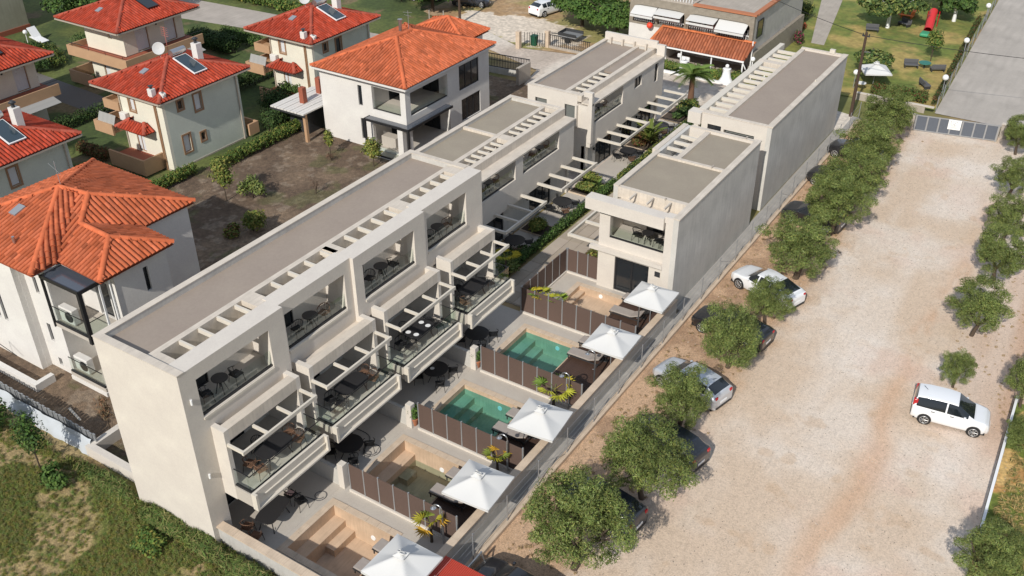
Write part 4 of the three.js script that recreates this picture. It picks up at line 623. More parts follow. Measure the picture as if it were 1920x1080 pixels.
function gutter(T, x0, x1, zn, zf, y) { T.p('gutter', [bx(x0, x1, y - 0.2, y - 0.1, zn - 0.02, zn + 0.08), bx(x1 - 0.02, x1 + 0.07, y - 0.2, y - 0.1, zn - 0.021, zf), bx(x0 - 0.07, x0 + 0.02, y - 0.2, y - 0.1, zn - 0.021, zf), bx(x0, x1, y - 0.2, y - 0.1, zf - 0.09, zf + 0.02)], M.gutter); T.p('soffit', bx(x0 + 0.03, x1 - 0.03, y - 0.26, y - 0.22, zf + 0.03, zn - 0.03), M.cottage); }
function slopePanel(c, w, l, t, dx, slope, dir) { // box lying on a roof slope; dir 'x' falls to +x, 'z' falls to +z
  const g = new THREE.BoxGeometry(w, t, l).toNonIndexed(); if (dir === 'x') { g.rotateY(Math.PI / 2); g.rotateZ(-slope); } else g.rotateX(slope); g.translate(...c); return metric(g);
}
// ---------- cottages with red tile roofs ----------
function cottage(label, dx, dz, o = {}) {
  const C = new Thing('cottage', label, 'house', [-61 + dx, 0, -46.3 + dz]), X = v => v + dx, Z = v => v + dz; seed(300 + Math.round(dz * 7 + dx));
  const x0 = X(-62.95), x1 = X(-58.05), zn = Z(-42.55), zf = Z(-50.0);
  C.p('wall', wz(zn, x0, x1, -0.2, 5.6, [[X(-61.75), X(-61.15), 4.15, 5.25], [X(-61.75), X(-60.9), 0.9, 3.0]], 0.25), M.cottage);
  C.p('wall', wx(x1 + 0.003, zn - 0.25, zf, -0.2, 5.6, [[Z(-43.95), Z(-44.42), 4.45, 5.15], [Z(-45.5), Z(-46.15), 3.85, 5.15], [Z(-43.85), Z(-44.5), 1.05, 2.4], [Z(-45.55), Z(-45.95), 1.4, 2.05]], 0.25), M.sage);
  C.p('wall', [wx(x0, zn - 0.25, zf, -0.2, 5.6, [], 0.25, -1), wz(zf, x0 + 0.25, x1 - 0.25, -0.2, 5.6, [], 0.25, -1)], M.cottage);
  opening(C, 'z', zn, X(-61.75), X(-61.15), 4.15, 5.25, { n: 1, pm: M.shutter, fm: M.brownTrim, trim: M.brownTrim, inset: 0.06 });
  opening(C, 'z', zn, X(-61.75), X(-60.9), 0.9, 3.0, { n: 2, name: 'door', pm: M.shutter, fm: M.brownTrim, inset: 0.06 });
  const W = (a, b, y0, y1, pm, n = 1) => opening(C, 'x', x1 + 0.003, Z(a), Z(b), y0, y1, { n, pm, fm: M.brownTrim, trim: M.brownTrim, inset: 0.06 });
  W(-43.95, -44.42, 4.45, 5.15, M.pane); W(-45.5, -46.15, 3.85, 5.15, o.dark ? M.pane : M.shutter); W(-43.85, -44.5, 1.05, 2.4, M.shutter); W(-45.55, -45.95, 1.4, 2.05, M.pane);
  const ex0 = X(-65.1), ex1 = X(-57.4), ezn = Z(-41.9), ezf = Z(-50.8), y = 5.82, ya = 7.2, { faces, ridges } = hipFaces(ex0, ex1, ezn, ezf, y, ya);
  tiledRoof(C, faces, ridges, RED, { label: 'red barrel-tile hip roof' }); gutter(C, ex0, ex1, ezn, ezf, y);
  for (const [px, pz] of [[X(-58.85), zn + 0.07], [X(-58.7), zn + 0.07], [x1 + 0.08, zf + 0.3], [X(-62.8), zn + 0.07]]) C.p('downpipe', bar([px, 0, pz], [px, 5.6, pz], 0.05, 8), px > X(-59) && px < x1 ? M.brownTrim : M.gutter);
  // chimneys, skylight, solar heater, dish
  const sx = Math.atan((ya - y) / 3.85), sz = Math.atan((ya - y) / 4.45), rx = (x, up = 0) => y + (ex1 - x) * Math.tan(sx) + up, rz = (z, up = 0) => y + (ezn - z) * Math.tan(sz) + up;
  const solar = C.p('solar_collector', slopePanel([X(-59.6), rx(X(-59.6), 0.2), Z(-47.0)], 1.25, 2.35, 0.09, 0, sx, 'x'), M.whitePaint); C.p('solar_glass', slopePanel([X(-59.6) + 0.01, rx(X(-59.6), 0.255), Z(-47.0)], 1.12, 2.2, 0.02, 0, sx, 'x'), M.solar, { parent: solar });
  C.p('water_tank', [new THREE.CylinderGeometry(0.27, 0.27, 1.3, 18).rotateX(Math.PI / 2).translate(X(-60.95), ya + 0.3, Z(-47.1)).toNonIndexed(), bx(X(-61), X(-60.9), ya - 0.3, ya + 0.1, Z(-46.8), Z(-46.7)), bx(X(-61), X(-60.9), ya - 0.3, ya + 0.1, Z(-47.5), Z(-47.4))], M.steel);
  C.p('skylight', [slopePanel([X(-61.6), rz(Z(-44.3), 0.1), Z(-44.3)], 0.5, 0.62, 0.12, 0, sz, 'z')], M.galv);
  const ch = C.p('chimney', rbx(X(-60.35), X(-59.75), 6.5, 8.0, Z(-48.5), Z(-47.95), 0.02), M.white); C.p('chimney_cowl', [cyl(0.12, 0.12, 0.3, X(-60.05), 8.0, Z(-48.2), 10), cyl(0.24, 0.24, 0.04, X(-60.05), 8.3, Z(-48.2), 14), cyl(0.2, 0.1, 0.1, X(-60.05), 8.36, Z(-48.2), 14)], M.anth, { parent: ch });
  const c2 = C.p('chimney', rbx(X(-58.85), X(-58.4), 5.6, 6.55, Z(-42.6), Z(-42.2), 0.02), M.white); C.p('chimney_cowl', [cyl(0.1, 0.1, 0.22, X(-58.62), 6.55, Z(-42.4), 10), cyl(0.2, 0.2, 0.03, X(-58.62), 6.75, Z(-42.4), 12)], M.anth, { parent: c2 });
  C.p('roof_vent', [rbx(X(-57.95), X(-57.65), 5.9, 6.3, Z(-42.85), Z(-42.55), 0.02), rbx(X(-58.1), X(-57.55), 6.15, 6.3, Z(-42.8), Z(-42.6), 0.02)], M.white);
  const dsh = metric(new THREE.LatheGeometry([[0.01, 0], [0.25, 0.03], [0.4, 0.08], [0.48, 0.12], [0.46, 0.14], [0.38, 0.1], [0.23, 0.05], [0.01, 0.02]].map(a => new THREE.Vector2(...a)), 24)).applyQuaternion(new THREE.Quaternion().setFromUnitVectors(new THREE.Vector3(0, 1, 0), new THREE.Vector3(0.55, 0.45, 0.7).normalize())).translate(X(-61.6), ya + 0.7, Z(-46.0)); C.p('satellite_dish', [dsh, bar([X(-61.65), ya - 0.1, Z(-46.05)], [X(-61.65), ya + 0.75, Z(-46.05)], 0.03)], mat(lin(0.5, 0.5, 0.49), 0.7, { side: THREE.DoubleSide }));
  if (!o.noAerial) C.p('aerial', [bar([X(-61.5), ya, Z(-46.7)], [X(-61.5), ya + 2.2, Z(-46.7)], 0.02), ...[0, 1, 2, 3, 4].map(k => bar([X(-61.9), ya + 1.5 + k * 0.16, Z(-46.7)], [X(-61.1), ya + 1.5 + k * 0.16, Z(-46.7)], 0.012, 4))], mat(srgb(190, 110, 100), 0.6));
  // porch: little tiled canopy, terraces with tan parapets, air conditioner
  const cz = zn; tiledRoof(C, [[[X(-62.5), 3.05, cz + 1.05], [X(-59.35), 3.05, cz + 1.05], [X(-60.1), 3.55, cz + 0.3], [X(-61.7), 3.55, cz + 0.3]], [[X(-59.35), 3.05, cz + 1.05], [X(-59.35), 3.05, cz + 0.02], [X(-60.1), 3.55, cz + 0.02], [X(-60.1), 3.55, cz + 0.3]], [[X(-62.5), 3.05, cz + 0.02], [X(-62.5), 3.05, cz + 1.05], [X(-61.7), 3.55, cz + 0.3], [X(-61.7), 3.55, cz + 0.02]]], [[[X(-60.1), 3.55, cz + 0.3], [X(-59.35), 3.05, cz + 1.05]], [[X(-61.7), 3.55, cz + 0.3], [X(-62.5), 3.05, cz + 1.05]]], RED, { name: 'porch_roof', th: 0.1 });
  C.p('porch_terrace', bx(X(-62.9), X(-59.1), 0.4, 0.85, cz + 1.7, cz + 0.004), M.rust); C.p('terrace_parapet', [bx(X(-63.0), X(-59.0), 0.1, 1.35, cz + 1.85, cz + 1.7), bx(X(-59.15), X(-59.0), 0.1, 1.35, cz + 1.7, cz + 0.004)], M.tan);
  C.p('balcony', [bx(X(-64.9), X(-62.97), 2.3, 2.5, cz + 1.0, Z(-46.5)), bx(X(-64.9), X(-62.9), 2.2, 3.05, cz + 1.15, cz + 1.0), bx(X(-65.05), X(-64.9), 2.2, 3.05, cz + 1.15, Z(-46.5))], M.tan); C.p('balcony', [bx(X(-64.6), X(-62.97), 4.0, 4.15, cz + 0.0, Z(-46.5)), bx(X(-64.6), X(-62.96), 3.8, 4.5, cz + 0.15, cz + 0.0), bx(X(-64.75), X(-64.6), 3.8, 4.5, cz + 0.15, Z(-46.5))], M.tan);
  C.p('awning', [slopePanel([X(-63.75), 3.35, cz + 0.85], 1.9, 0.75, 0.03, 0, 1.15, 'z')], M.awning);
  C.p('air_conditioner', [rbx(X(-62.75), X(-62.05), 3.3, 3.9, cz + 0.06, cz + 0.4, 0.03), cyl(0.22, 0.22, 0.02, 0, 0, 0, 16).rotateX(Math.PI / 2).translate(X(-62.3), 3.6, cz + 0.4)], M.white);
  C.p('balcony', [bx(x1 - 1.6, x1 + 0.4, 0.2, 1.15, zf - 0.9, zf - 1.05), bx(x1 + 0.25, x1 + 0.4, 0.2, 1.15, zf - 0.01, zf - 0.9)], M.tan); C.p('plinth', bx(x0 - 0.05, x1 + 0.05, -0.2, 0.12, zn + 0.05, zf - 0.05), M.concrete);
  return C;
}
cottage('pale green cottage with red tile roof and solar panel, directly left of the soil garden', 0, 0);
cottage('pale green cottage with red roof behind the white orange-roofed villa, beside the white porch roof', 0.55, -15.3, { dark: true, noAerial: true });
cottage('pale green cottage at the left edge with white chimney, cut by the frame', -0.4, 15.15, { noAerial: true });
// cottages with wrap-round tan terraces
function terraceCottage(label, dx, dz) {
  const C = new Thing('cottage', label, 'house', [-77 + dx, 0, -55 + dz]), X = v => v + dx, Z = v => v + dz; seed(900 + Math.round(dz));
  const x0 = X(-79.6), x1 = X(-74.3), zn = Z(-52.0), zf = Z(-58.6);
  C.p('wall', wz(zn, x0, x1, -0.2, 5.6, [[X(-76.4), X(-75.8), 4.3, 5.3], [X(-78.0), X(-77.2), 0.3, 2.2]], 0.25), M.cottage);
  C.p('wall', [wx(x1 + 0.002, zn - 0.25, zf, -0.2, 5.6, [[Z(-53.3), Z(-54.7), 3.05, 5.3], [Z(-56.6), Z(-57.8), 3.05, 5.3]], 0.25), wx(x0, zn - 0.25, zf, -0.2, 5.6, [], 0.25, -1), wz(zf, x0 + 0.25, x1 - 0.25, -0.2, 5.6, [], 0.25, -1)], M.cottage);
  opening(C, 'z', zn, X(-76.4), X(-75.8), 4.3, 5.3, { n: 1, pm: M.shutter, fm: M.brownTrim }); opening(C, 'z', zn, X(-78.0), X(-77.2), 0.3, 2.2, { n: 1, fm: M.brownTrim, pm: M.shutter, name: 'door' });
  opening(C, 'x', x1 + 0.002, Z(-53.3), Z(-54.7), 3.05, 5.3, { n: 1, pm: M.shutter, fm: M.brownTrim, name: 'door' }); opening(C, 'x', x1 + 0.002, Z(-56.6), Z(-57.8), 3.05, 5.3, { n: 1, pm: M.shutter, fm: M.brownTrim, name: 'door' });
  const { faces, ridges } = hipFaces(X(-81.1), X(-72.7), Z(-50.4), Z(-59.5), 5.85, 7.35); tiledRoof(C, faces, ridges, RED, { label: 'red barrel-tile hip roof' }); gutter(C, X(-81.1), X(-72.7), Z(-50.4), Z(-59.5), 5.85);
  C.p('terrace_slab', [bx(x0 - 0.6, x1 + 1.9, 2.75, 2.98, zn + 1.5, zf - 0.4)], M.rust); C.p('terrace_parapet', [bx(x0 - 0.75, x1 + 2.05, 2.6, 3.5, zn + 1.65, zn + 1.5), bx(x1 + 1.9, x1 + 2.05, 2.6, 3.5, zn + 1.5, zf - 0.4), bx(x0 - 0.75, x0 - 0.6, 2.6, 3.5, zn + 1.5, zf - 0.4)], M.tan);
  C.p('handrail', [bar([x0 - 0.67, 3.8, zn + 1.57], [x1 + 1.97, 3.8, zn + 1.57], 0.025), bar([x1 + 1.97, 3.8, zn + 1.57], [x1 + 1.97, 3.8, zf - 0.4], 0.025), ...[0, 1, 2, 3].map(k => bar([x0 + k * 2.3, 3.45, zn + 1.57], [x0 + k * 2.3, 3.8, zn + 1.57], 0.02))], M.dark);
  C.p('terrace_parapet', [bx(x0 - 0.6, x0 + 2.6, 0.2, 1.3, zn + 2.0, zn + 1.85), bx(x0 - 0.75, x0 - 0.6, 0.2, 1.3, zn + 2.0, zf)], M.tan); C.p('awning', slopePanel([x1 + 2.5, 2.5, Z(-55.5)], 5.5, 1.1, 0.04, 0, 0.3, 'x'), M.awning);
  C.p('solar_collector', slopePanel([X(-75.0), 6.9, Z(-55.6)], 1.15, 2.0, 0.1, 0, 0.34, 'x'), M.pane); C.p('skylight', slopePanel([X(-77.3), 6.6, Z(-52.4)], 0.5, 0.6, 0.12, 0, 0.32, 'z'), M.galv); C.p('chimney', rbx(X(-77.6), X(-77.1), 6.7, 8.2, Z(-57), Z(-56.5), 0.02), M.white);
  C.p('wall_lamp', bx(x1 + 0.01, x1 + 0.12, 4.9, 5.05, Z(-55.7), Z(-55.6)), M.anth); return C;
}
terraceCottage('cream cottage with red roof and wrap-round tan terrace at the back left', 0, 0); terraceCottage('cream cottage with red roof and brown terrace at the left edge of the picture', -0.4, 15.0);
{ // plain building in the top left corner
  const C = new Thing('apartment_house', 'plain olive-grey rendered building in the top left corner', 'house', [-103, 0, -52]); C.p('wall', [bx(-110, -97.4, -0.2, 7.0, -57.5, -47.5)], mat(srgb(176, 172, 152), 0.95, { map: rep(T.streak, 4) })); C.p('roof', bx(-110.3, -97.1, 7.0, 7.25, -57.8, -47.2), M.concrete); C.p('balcony_slab', bx(-110, -97.5, 3.2, 3.4, -47.4, -46.2), M.white); C.p('plinth', bx(-110, -97.3, -0.2, 0.5, -57.55, -47.4), M.rust);
  opening(C, 'x', -97.4, -49.5, -50.7, 3.9, 5.4, { n: 1, inset: -0.08, fm: M.whitePaint });
}
// ---------- white villa with orange roof, middle ----------
{
  const C = new Thing('villa', 'white two-storey villa with bright orange hip roof and corner loggia, in the middle', 'house', [-48.5, 0, -59.3]); seed(42); const zn = -53.85, x1 = -44.5, x0 = -53.0, zf = -65.0;
  C.p('wall', wz(zn, x0, x1, -0.4, 5.75, [[-49.15, -48.75, 3.4, 5.05], [-47.75, -45.0, 3.35, 5.25], [-49.1, -48.7, 0.6, 2.35], [-47.9, -45.0, 0.1, 2.6]], 0.3), M.white);
  C.p('wall', wx(x1 + 0.002, zn - 0.3, zf, -0.4, 5.75, [[-54.45, -59.2, 3.28, 5.15], [-60.75, -63.5, 3.18, 5.25], [-61.0, -63.65, 0.5, 2.35], [-54.5, -59.4, 0.1, 2.6]], 0.3), M.white);
  C.p('wall', [wx(x0, zn - 0.3, zf, -0.4, 5.75, [], 0.3, -1), wz(zf, x0 + 0.3, x1 - 0.3, -0.4, 5.75, [], 0.3, -1)], M.white);
  opening(C, 'z', zn, -49.15, -48.75, 3.4, 5.05, { n: 1 }); opening(C, 'z', zn, -49.1, -48.7, 0.6, 2.35, { n: 1 });
  opening(C, 'x', x1 + 0.002, -60.75, -63.5, 3.18, 5.25, { n: 3, pm: M.pane, f: 0.09, inset: 0.06 }); opening(C, 'x', x1 + 0.002, -61.0, -63.65, 0.5, 2.35, { n: 3, pm: M.pane, f: 0.09, inset: 0.06 });
  C.p('floor_slab', [bx(x0 + 0.3, x1 - 0.3, 3.0, 3.24, zn - 0.3, zf + 0.3)], M.patio); C.p('floor_slab', [bx(x0 + 0.3, x1 - 0.3, -0.1, 0.1, zn - 0.3, zf + 0.3)], M.patio);
  C.p('inner_wall', [bx(-49.0, -48.05, 0.1, 5.6, zn - 0.31, -59.5), bx(-48.05, x1 - 0.31, 0.1, 5.6, -59.5, -59.8)], M.white); for (const [y0, y1] of [[3.26, 5.2], [0.12, 2.3]]) { opening(C, 'z', -59.5, -47.2, -45.6, y0, y1, { name: 'sliding_door', inset: -0.08, n: 2 }); opening(C, 'x', -48.05, -56.2, -58.4, y0, y1, { name: 'sliding_door', inset: -0.08, n: 2 }); }
  glassRail(C, 'z', zn - 0.15, -47.75, -45.0, 3.36, 4.1, { n: 2, top: false, base: 0.06 }); glassRail(C, 'x', x1 - 0.15, -54.45, -59.2, 3.29, 4.05, { n: 3, top: false, base: 0.06 });
  const y = 5.98, ya = 7.62, h = hipFaces(-53.25, -43.95, -53.25, -65.2, y, ya, 1.0); tiledRoof(C, h.faces, h.ridges, ORANGE, { label: 'orange barrel-tile hip roof' }); C.p('fascia', [bx(-53.25, -43.95, y - 0.24, y - 0.1, -53.24, -53.3), bx(-44.0, -43.94, y - 0.24, y - 0.1, -53.3, -65.2), bx(-53.26, -53.2, y - 0.24, y - 0.1, -53.3, -65.2)], M.white); C.p('soffit', bx(-53.2, -44, y - 0.29, y - 0.24, -65.15, -53.3), M.white);
  const h2 = hipFaces(-52.6, -46.7, -64.6, -68.4, 5.75, 6.85, 0); tiledRoof(C, h2.faces, h2.ridges, ORANGE, { name: 'wing_roof' }); C.p('wing_wall', bx(-52.2, -47.15, -0.3, 5.7, zf - 0.005, -68.0), M.white);
  C.p('flue', [cyl(0.14, 0.14, 0.9, -49.9, 7.3, -60.4, 10), cyl(0.2, 0.2, 0.05, -49.9, 8.2, -60.4, 10)], M.steel); C.p('aerial', [bar([-49.2, 7.4, -60.6], [-49.2, 9.0, -60.6], 0.02), bar([-49.7, 8.8, -60.6], [-48.8, 8.9, -60.6], 0.012, 4), bar([-49.6, 8.6, -60.6], [-48.9, 8.6, -60.6], 0.012, 4)], M.galv);
  // dark glass porch roof on posts
  C.p('porch_roof', [bx(-47.95, -43.65, 2.82, 2.9, -52.95, -53.6), bx(-44.3, -43.65, 2.815, 2.895, -53.61, -58.6)], M.glassDark); C.p('porch_frame', [bx(-47.97, -43.63, 2.74, 2.93, -52.9, -52.96), bx(-43.66, -43.6, 2.74, 2.93, -52.96, -58.6), bx(-47.97, -47.9, 2.75, 2.92, -52.96, -53.6)], M.dark);
  for (const [px, pz] of [[-47.9, -52.98], [-43.7, -53.0]]) C.p('porch_post', bx(px - 0.07, px + 0.07, -0.3, 2.75, pz - 0.07, pz + 0.07), M.dark); C.p('porch_floor', bx(-48.0, -43.6, -0.3, 0.02, -52.8, -53.85), M.patio); C.p('pier', bx(-44.9, -44.4, 0.02, 2.8, -53.15, -53.6), M.white); glassRail(C, 'z', -52.95, -47.8, -44.9, 0.02, 0.9, { n: 2, top: false });
  C.p('kitchen_bench', rbx(-47.6, -46.2, 0.1, 1.0, -55.2, -54.4, 0.02), M.patio);
}
// ---------- white villa with orange roof, at the left ----------
{
  const C = new Thing('villa', 'white villa with large multi-hipped orange roof and glazed corner balcony, at the left', 'house', [-45.5, 0, -26.8]); seed(43); const y = 7.0;
  const A1 = [-42.75, y, -21.75], V = [-42.85, y, -23.35], A2 = [-39.3, y, -23.2], A3 = [-39.3, y, -27.8], V2 = [-42.05, y, -28.0], A4 = [-41.95, y, -31.6], B1 = [-51.2, y, -31.9], Bn = [-51.4, y, -21.7], R1 = [-47.0, 8.5, -26.9], R3 = [-44.9, 8.5, -27.2], R4 = [-43.66, 7.84, -25.6], R5 = [-41.2, 7.84, -25.45], R2 = [-45.55, 8.5, -27.1];
  tiledRoof(C, [[Bn, A1, R1], [B1, Bn, R1], [B1, R1, R3, A4], [A1, V, R2, R1], [V, A2, R5, R4], [V, R4, R3, R2], [V2, A4, R3, R4], [A3, V2, R4, R5], [A2, A3, R5]], [[R1, Bn], [R1, A1], [R1, R3], [R3, A4], [R3, R4], [R4, R5], [R5, A2], [R5, A3], [R1, B1]], ORANGE, { label: 'orange barrel-tile roof with several hips' });
  C.p('soffit', [sheet([[-51.3, -21.75], [-42.8, -21.8], [-42.8, -23.35], [-39.35, -23.3], [-39.35, -27.75], [-42.1, -27.95], [-42, -31.5], [-51.2, -31.8]].map(a => a), y - 0.2)], M.white);
  C.p('wall', [wz(-21.95, -51.0, -45.0, -0.4, y - 0.2, [[-47.25, -46.9, 2.5, 5.3], [-47.9, -47.55, 2.5, 5.3], [-49.2, -48.85, 2.5, 5.3]], 0.3), bx(-45.0, -44.99, -0.4, y - 0.2, -22.25, -22.6)], M.white);
  for (const a of [-47.25, -47.9, -49.2]) opening(C, 'z', -21.95, a, a + 0.35, 2.5, 5.3, { n: 1 });
  C.p('wall', wz(-22.55, -44.99, -42.95, -0.4, y - 0.2, [[-44.3, -43.98, 4.95, 6.0], [-44.3, -43.98, 1.9, 3.05], [-44.2, -43.9, 0.3, 0.8]], 0.3), M.white); for (const [p, q] of [[4.95, 6.0], [1.9, 3.05], [0.3, 0.8]]) opening(C, 'z', -22.55, -44.3, -43.98, p, q, { n: 1 });
  C.p('wall', [wx(-42.95, -22.85, -24.3, -0.4, y - 0.2, [], 0.3), wx(-51.0, -22.25, -31.3, -0.4, y - 0.2, [], 0.3, -1), wz(-31.3, -50.7, -42.6, -0.4, y - 0.2, [], 0.3, -1), wx(-42.3, -27.6, -31.3, -0.4, y - 0.2, [], 0.3)], M.white);
  C.p('wall', wz(-24.2, -42.95, -40.047, -0.4, y - 0.2, [[-41.6, -40.5, 3.7, 5.9]], 0.3), M.white); opening(C, 'z', -24.2, -41.6, -40.5, 3.7, 5.9, { n: 1, name: 'door' });
  C.p('wall', [wx(-39.745, -24.2, -27.5, -0.4, y - 0.2, [[-25.95, -26.25, 4.75, 6.2]], 0.3), wz(-27.5, -42.3, -40.05, -0.4, y - 0.2, [], 0.3, -1)], M.white); opening(C, 'x', -39.745, -25.95, -26.25, 4.75, 6.2, { n: 1, rail: true });
  C.p('balcony_slab', bx(-42.94, -40.05, 3.45, 3.68, -22.35, -24.2), M.patio); C.p('balcony_slab', bx(-42.94, -40.05, 0.25, 0.5, -22.35, -24.2), M.patio); C.p('balcony_wall', bx(-42.94, -40.0, -0.4, 0.25, -22.3, -22.5), M.white); C.p('fin_wall', bx(-40.05, -39.76, 0.5, 3.45, -23.5, -24.2), M.white);
  C.p('balcony_roof', bx(-43.0, -39.95, 6.55, 6.62, -22.3, -23.9), M.glassDark, { label: 'dark tinted glass canopy' }); C.p('balcony_frame', [bx(-43.02, -39.93, 6.46, 6.66, -22.24, -22.31), bx(-39.98, -39.9, 6.46, 6.66, -22.31, -23.5), bx(-40.12, -39.92, 3.45, 6.46, -22.25, -22.45), bx(-43.0, -42.94, 3.45, 6.46, -22.26, -22.4)], M.dark); C.p('balcony_post', bx(-39.98, -39.9, 3.45, 6.46, -23.4, -23.5), M.whitePaint);
  glassRail(C, 'z', -22.4, -42.9, -40.14, 3.69, 4.7, { n: 2 }); glassRail(C, 'x', -40.0, -22.5, -23.38, 3.69, 4.7, { n: 1 }); glassRail(C, 'z', -22.4, -42.9, -40.1, 0.51, 1.45, { n: 2 });
  for (const yy of [3.69, 0.51]) { const ac = C.p('air_conditioner', rbx(-42.75, -41.65, yy + 0.08, yy + 0.98, -23.0, -22.6, 0.04), M.white); C.p('fan_grille', cyl(0.3, 0.3, 0.03, 0, 0, 0, 20).rotateZ(Math.PI / 2).rotateY(0).rotateY(Math.PI / 2).translate(-41.95, yy + 0.55, -22.58), M.dark, { parent: ac }); }
  C.p('skylight', slopePanel([-47.6, 7.95, -24.6], 0.55, 0.75, 0.12, 0, 0.3, 'z'), M.galv); C.p('flue', [cyl(0.08, 0.08, 0.45, -45.6, 7.3, -22.9, 10)], M.steel);
  C.p('aerial', [bar([-46.95, 8.4, -27], [-47.0, 10.0, -27], 0.02), ...[0, 1, 2, 3].map(k => bar([-47.4, 9.3 + k * 0.17, -27.2 + k * 0.1], [-46.5, 9.4 + k * 0.17, -26.9 + k * 0.1], 0.01, 4))], M.galv);
  C.p('downpipe', bar([-39.7, 0, -23.9], [-39.7, 6.7, -23.9], 0.045, 8), M.whitePaint);
}
// white porch roof with red chimneys beside the middle villa
{
  const C = new Thing('garden_shed', 'low white ribbed porch roof with two red-brown chimneys beside the middle villa', 'outbuilding', [-54.8, 0, -53.8]); const g = []; C.p('wall', bx(-56.2, -54.2, -0.2, 2.35, -56.2, -53.2), M.anth); C.p('post', bx(-53.4, -53.15, -0.2, 2.4, -52.1, -51.85), M.tan); for (let k = 0; k < 10; k++) C.p('roof_plank', bx(-56.6 + k * 0.36, -56.285 + k * 0.36, 2.4, 2.5 + 0.015 * (k % 2), -56.5, -51.6), M.shutter2);
  C.p('fascia', bx(-56.62, -52.98, 2.25, 2.398, -51.58, -51.72), M.anth); C.p('chimney', rbx(-54.95, -54.5, 2.3, 3.8, -53.7, -53.25, 0.02), M.rust); C.p('chimney', rbx(-55.3, -54.85, 2.3, 3.8, -56.0, -55.55, 0.02), M.rust);
}
// ---------- foliage ----------
const leafMat = new THREE.MeshPhysicalMaterial({ color: new THREE.Color(1, 1, 1), roughness: 0.7, specularIntensity: 0.35, vertexColors: true, side: THREE.DoubleSide });
function leaves(n, lobes, len, wid, cols, o = {}) { // lobes: [x,y,z,rx,ry,rz]; leaf-sized faces spread through the outer part of each lobe
  const pos = new Float32Array(n * 18), col = new Float32Array(n * 18), tone = lobes.map(() => o.tone ? 1 + (rnd() - 0.5) * o.tone : 1), W = lobes.map(l => Math.pow(l[3] * l[4] * l[5], 2 / 3)), tot = W.reduce((a, b) => a + b, 0);
  const d = new THREE.Vector3(), a = new THREE.Vector3(), b = new THREE.Vector3(), c = new THREE.Vector3(), nn = new THREE.Vector3();
  for (let i = 0; i < n; i++) {
    let r = rnd() * tot, k = 0; while (k < W.length - 1 && (r -= W[k]) > 0) k++; const L = lobes[k];
    d.set(rnd() * 2 - 1, rnd() * 2 - 1, rnd() * 2 - 1); if (d.lengthSq() > 1 || d.lengthSq() < 0.01) { i--; continue; } d.normalize(); if (d.y < (o.floor ?? -0.75)) { i--; continue; }
    const lump = 0.78 + 0.5 * (vn(d.x * 3.1 + k * 7 + 50, d.y * 3.1 + d.z * 2.3 + 50) - 0.3), q = (o.inner ?? 0.45) + (1 - (o.inner ?? 0.45)) * Math.pow(rnd(), 0.55);
    c.set(L[0] + d.x * L[3] * q * lump, L[1] + d.y * L[4] * q * lump, L[2] + d.z * L[5] * q * lump);
    nn.set(d.x + (rnd() - 0.5) * 1.6, d.y * 0.9 + 0.45 + (rnd() - 0.5) * 1.6, d.z + (rnd() - 0.5) * 1.6).normalize();
    a.set(rnd() - 0.5, rnd() - 0.5 - (o.droop || 0), rnd() - 0.5).addScaledVector(nn, -a.dot(nn)).normalize(); b.crossVectors(nn, a).normalize(); const s = 0.65 + 0.7 * rnd(), l = len * s / 2, w = wid * s / 2;
    const P = [[-l, 0], [0, -w], [l, 0], [-l, 0], [l, 0], [0, w]]; const kk = cols[Math.floor(rnd() * cols.length)], br = (0.75 + 0.5 * rnd()) * tone[k];
    for (let v = 0; v < 6; v++) { const t = (i * 6 + v) * 3; pos[t] = c.x + a.x * P[v][0] + b.x * P[v][1]; pos[t + 1] = c.y + a.y * P[v][0] + b.y * P[v][1]; pos[t + 2] = c.z + a.z * P[v][0] + b.z * P[v][1]; col[t] = kk[0] * br; col[t + 1] = kk[1] * br; col[t + 2] = kk[2] * br; }
  }
  const g = new THREE.BufferGeometry(); g.setAttribute('position', new THREE.BufferAttribute(pos, 3)); g.setAttribute('color', new THREE.BufferAttribute(col, 3)); g.computeVertexNormals(); return g;
}
function lobesFor(R, Hc, y, n) { const L = [[0, y, 0, R * 0.72, Hc * 0.8, R * 0.72]]; for (let i = 0; i < n; i++) { const a = i / n * Math.PI * 2 + rr(-0.5, 0.5), r = R * rr(0.3, 0.62); L.push([Math.cos(a) * r, y + Hc * rr(-0.45, 0.45), Math.sin(a) * r, R * rr(0.32, 0.52), Hc * rr(0.38, 0.6), R * rr(0.32, 0.52)]); } return L; }
function branches(h, r, top, n, lean = [0, 0]) { // trunk with limbs
  const g = [], f = [lean[0], h * 0.32, lean[1]]; g.push(bar([0, -0.1, 0], [f[0] * 0.5, f[1] * 0.5, f[2] * 0.5], r, 8, r * 0.85), bar([f[0] * 0.5, f[1] * 0.5, f[2] * 0.5], f, r * 0.85, 8, r * 0.75));
  for (let i = 0; i < n; i++) { const a = i / n * 6.283 + rr(-0.4, 0.4), R = top * rr(0.35, 0.6), m = [f[0] + Math.cos(a) * R * 0.4, h * rr(0.45, 0.6), f[2] + Math.sin(a) * R * 0.4], e = [Math.cos(a) * R, h * rr(0.75, 0.95), Math.sin(a) * R]; g.push(bar(f, m, r * 0.6, 6, r * 0.42), bar(m, e, r * 0.42, 6, r * 0.15)); const e2 = [e[0] * 1.35 + rr(-.2, .2), h * rr(0.7, 0.85), e[2] * 1.35 + rr(-.2, .2)]; g.push(bar(m, e2, r * 0.3, 5, r * 0.1)); }
  return merge(g);
}
const OLIVE = [[0.135, 0.175, 0.045], [0.105, 0.145, 0.036], [0.175, 0.21, 0.075], [0.085, 0.12, 0.03], [0.19, 0.2, 0.055]];
const GREEN = [[0.06, 0.12, 0.025], [0.045, 0.09, 0.02], [0.09, 0.15, 0.03], [0.075, 0.12, 0.03]];
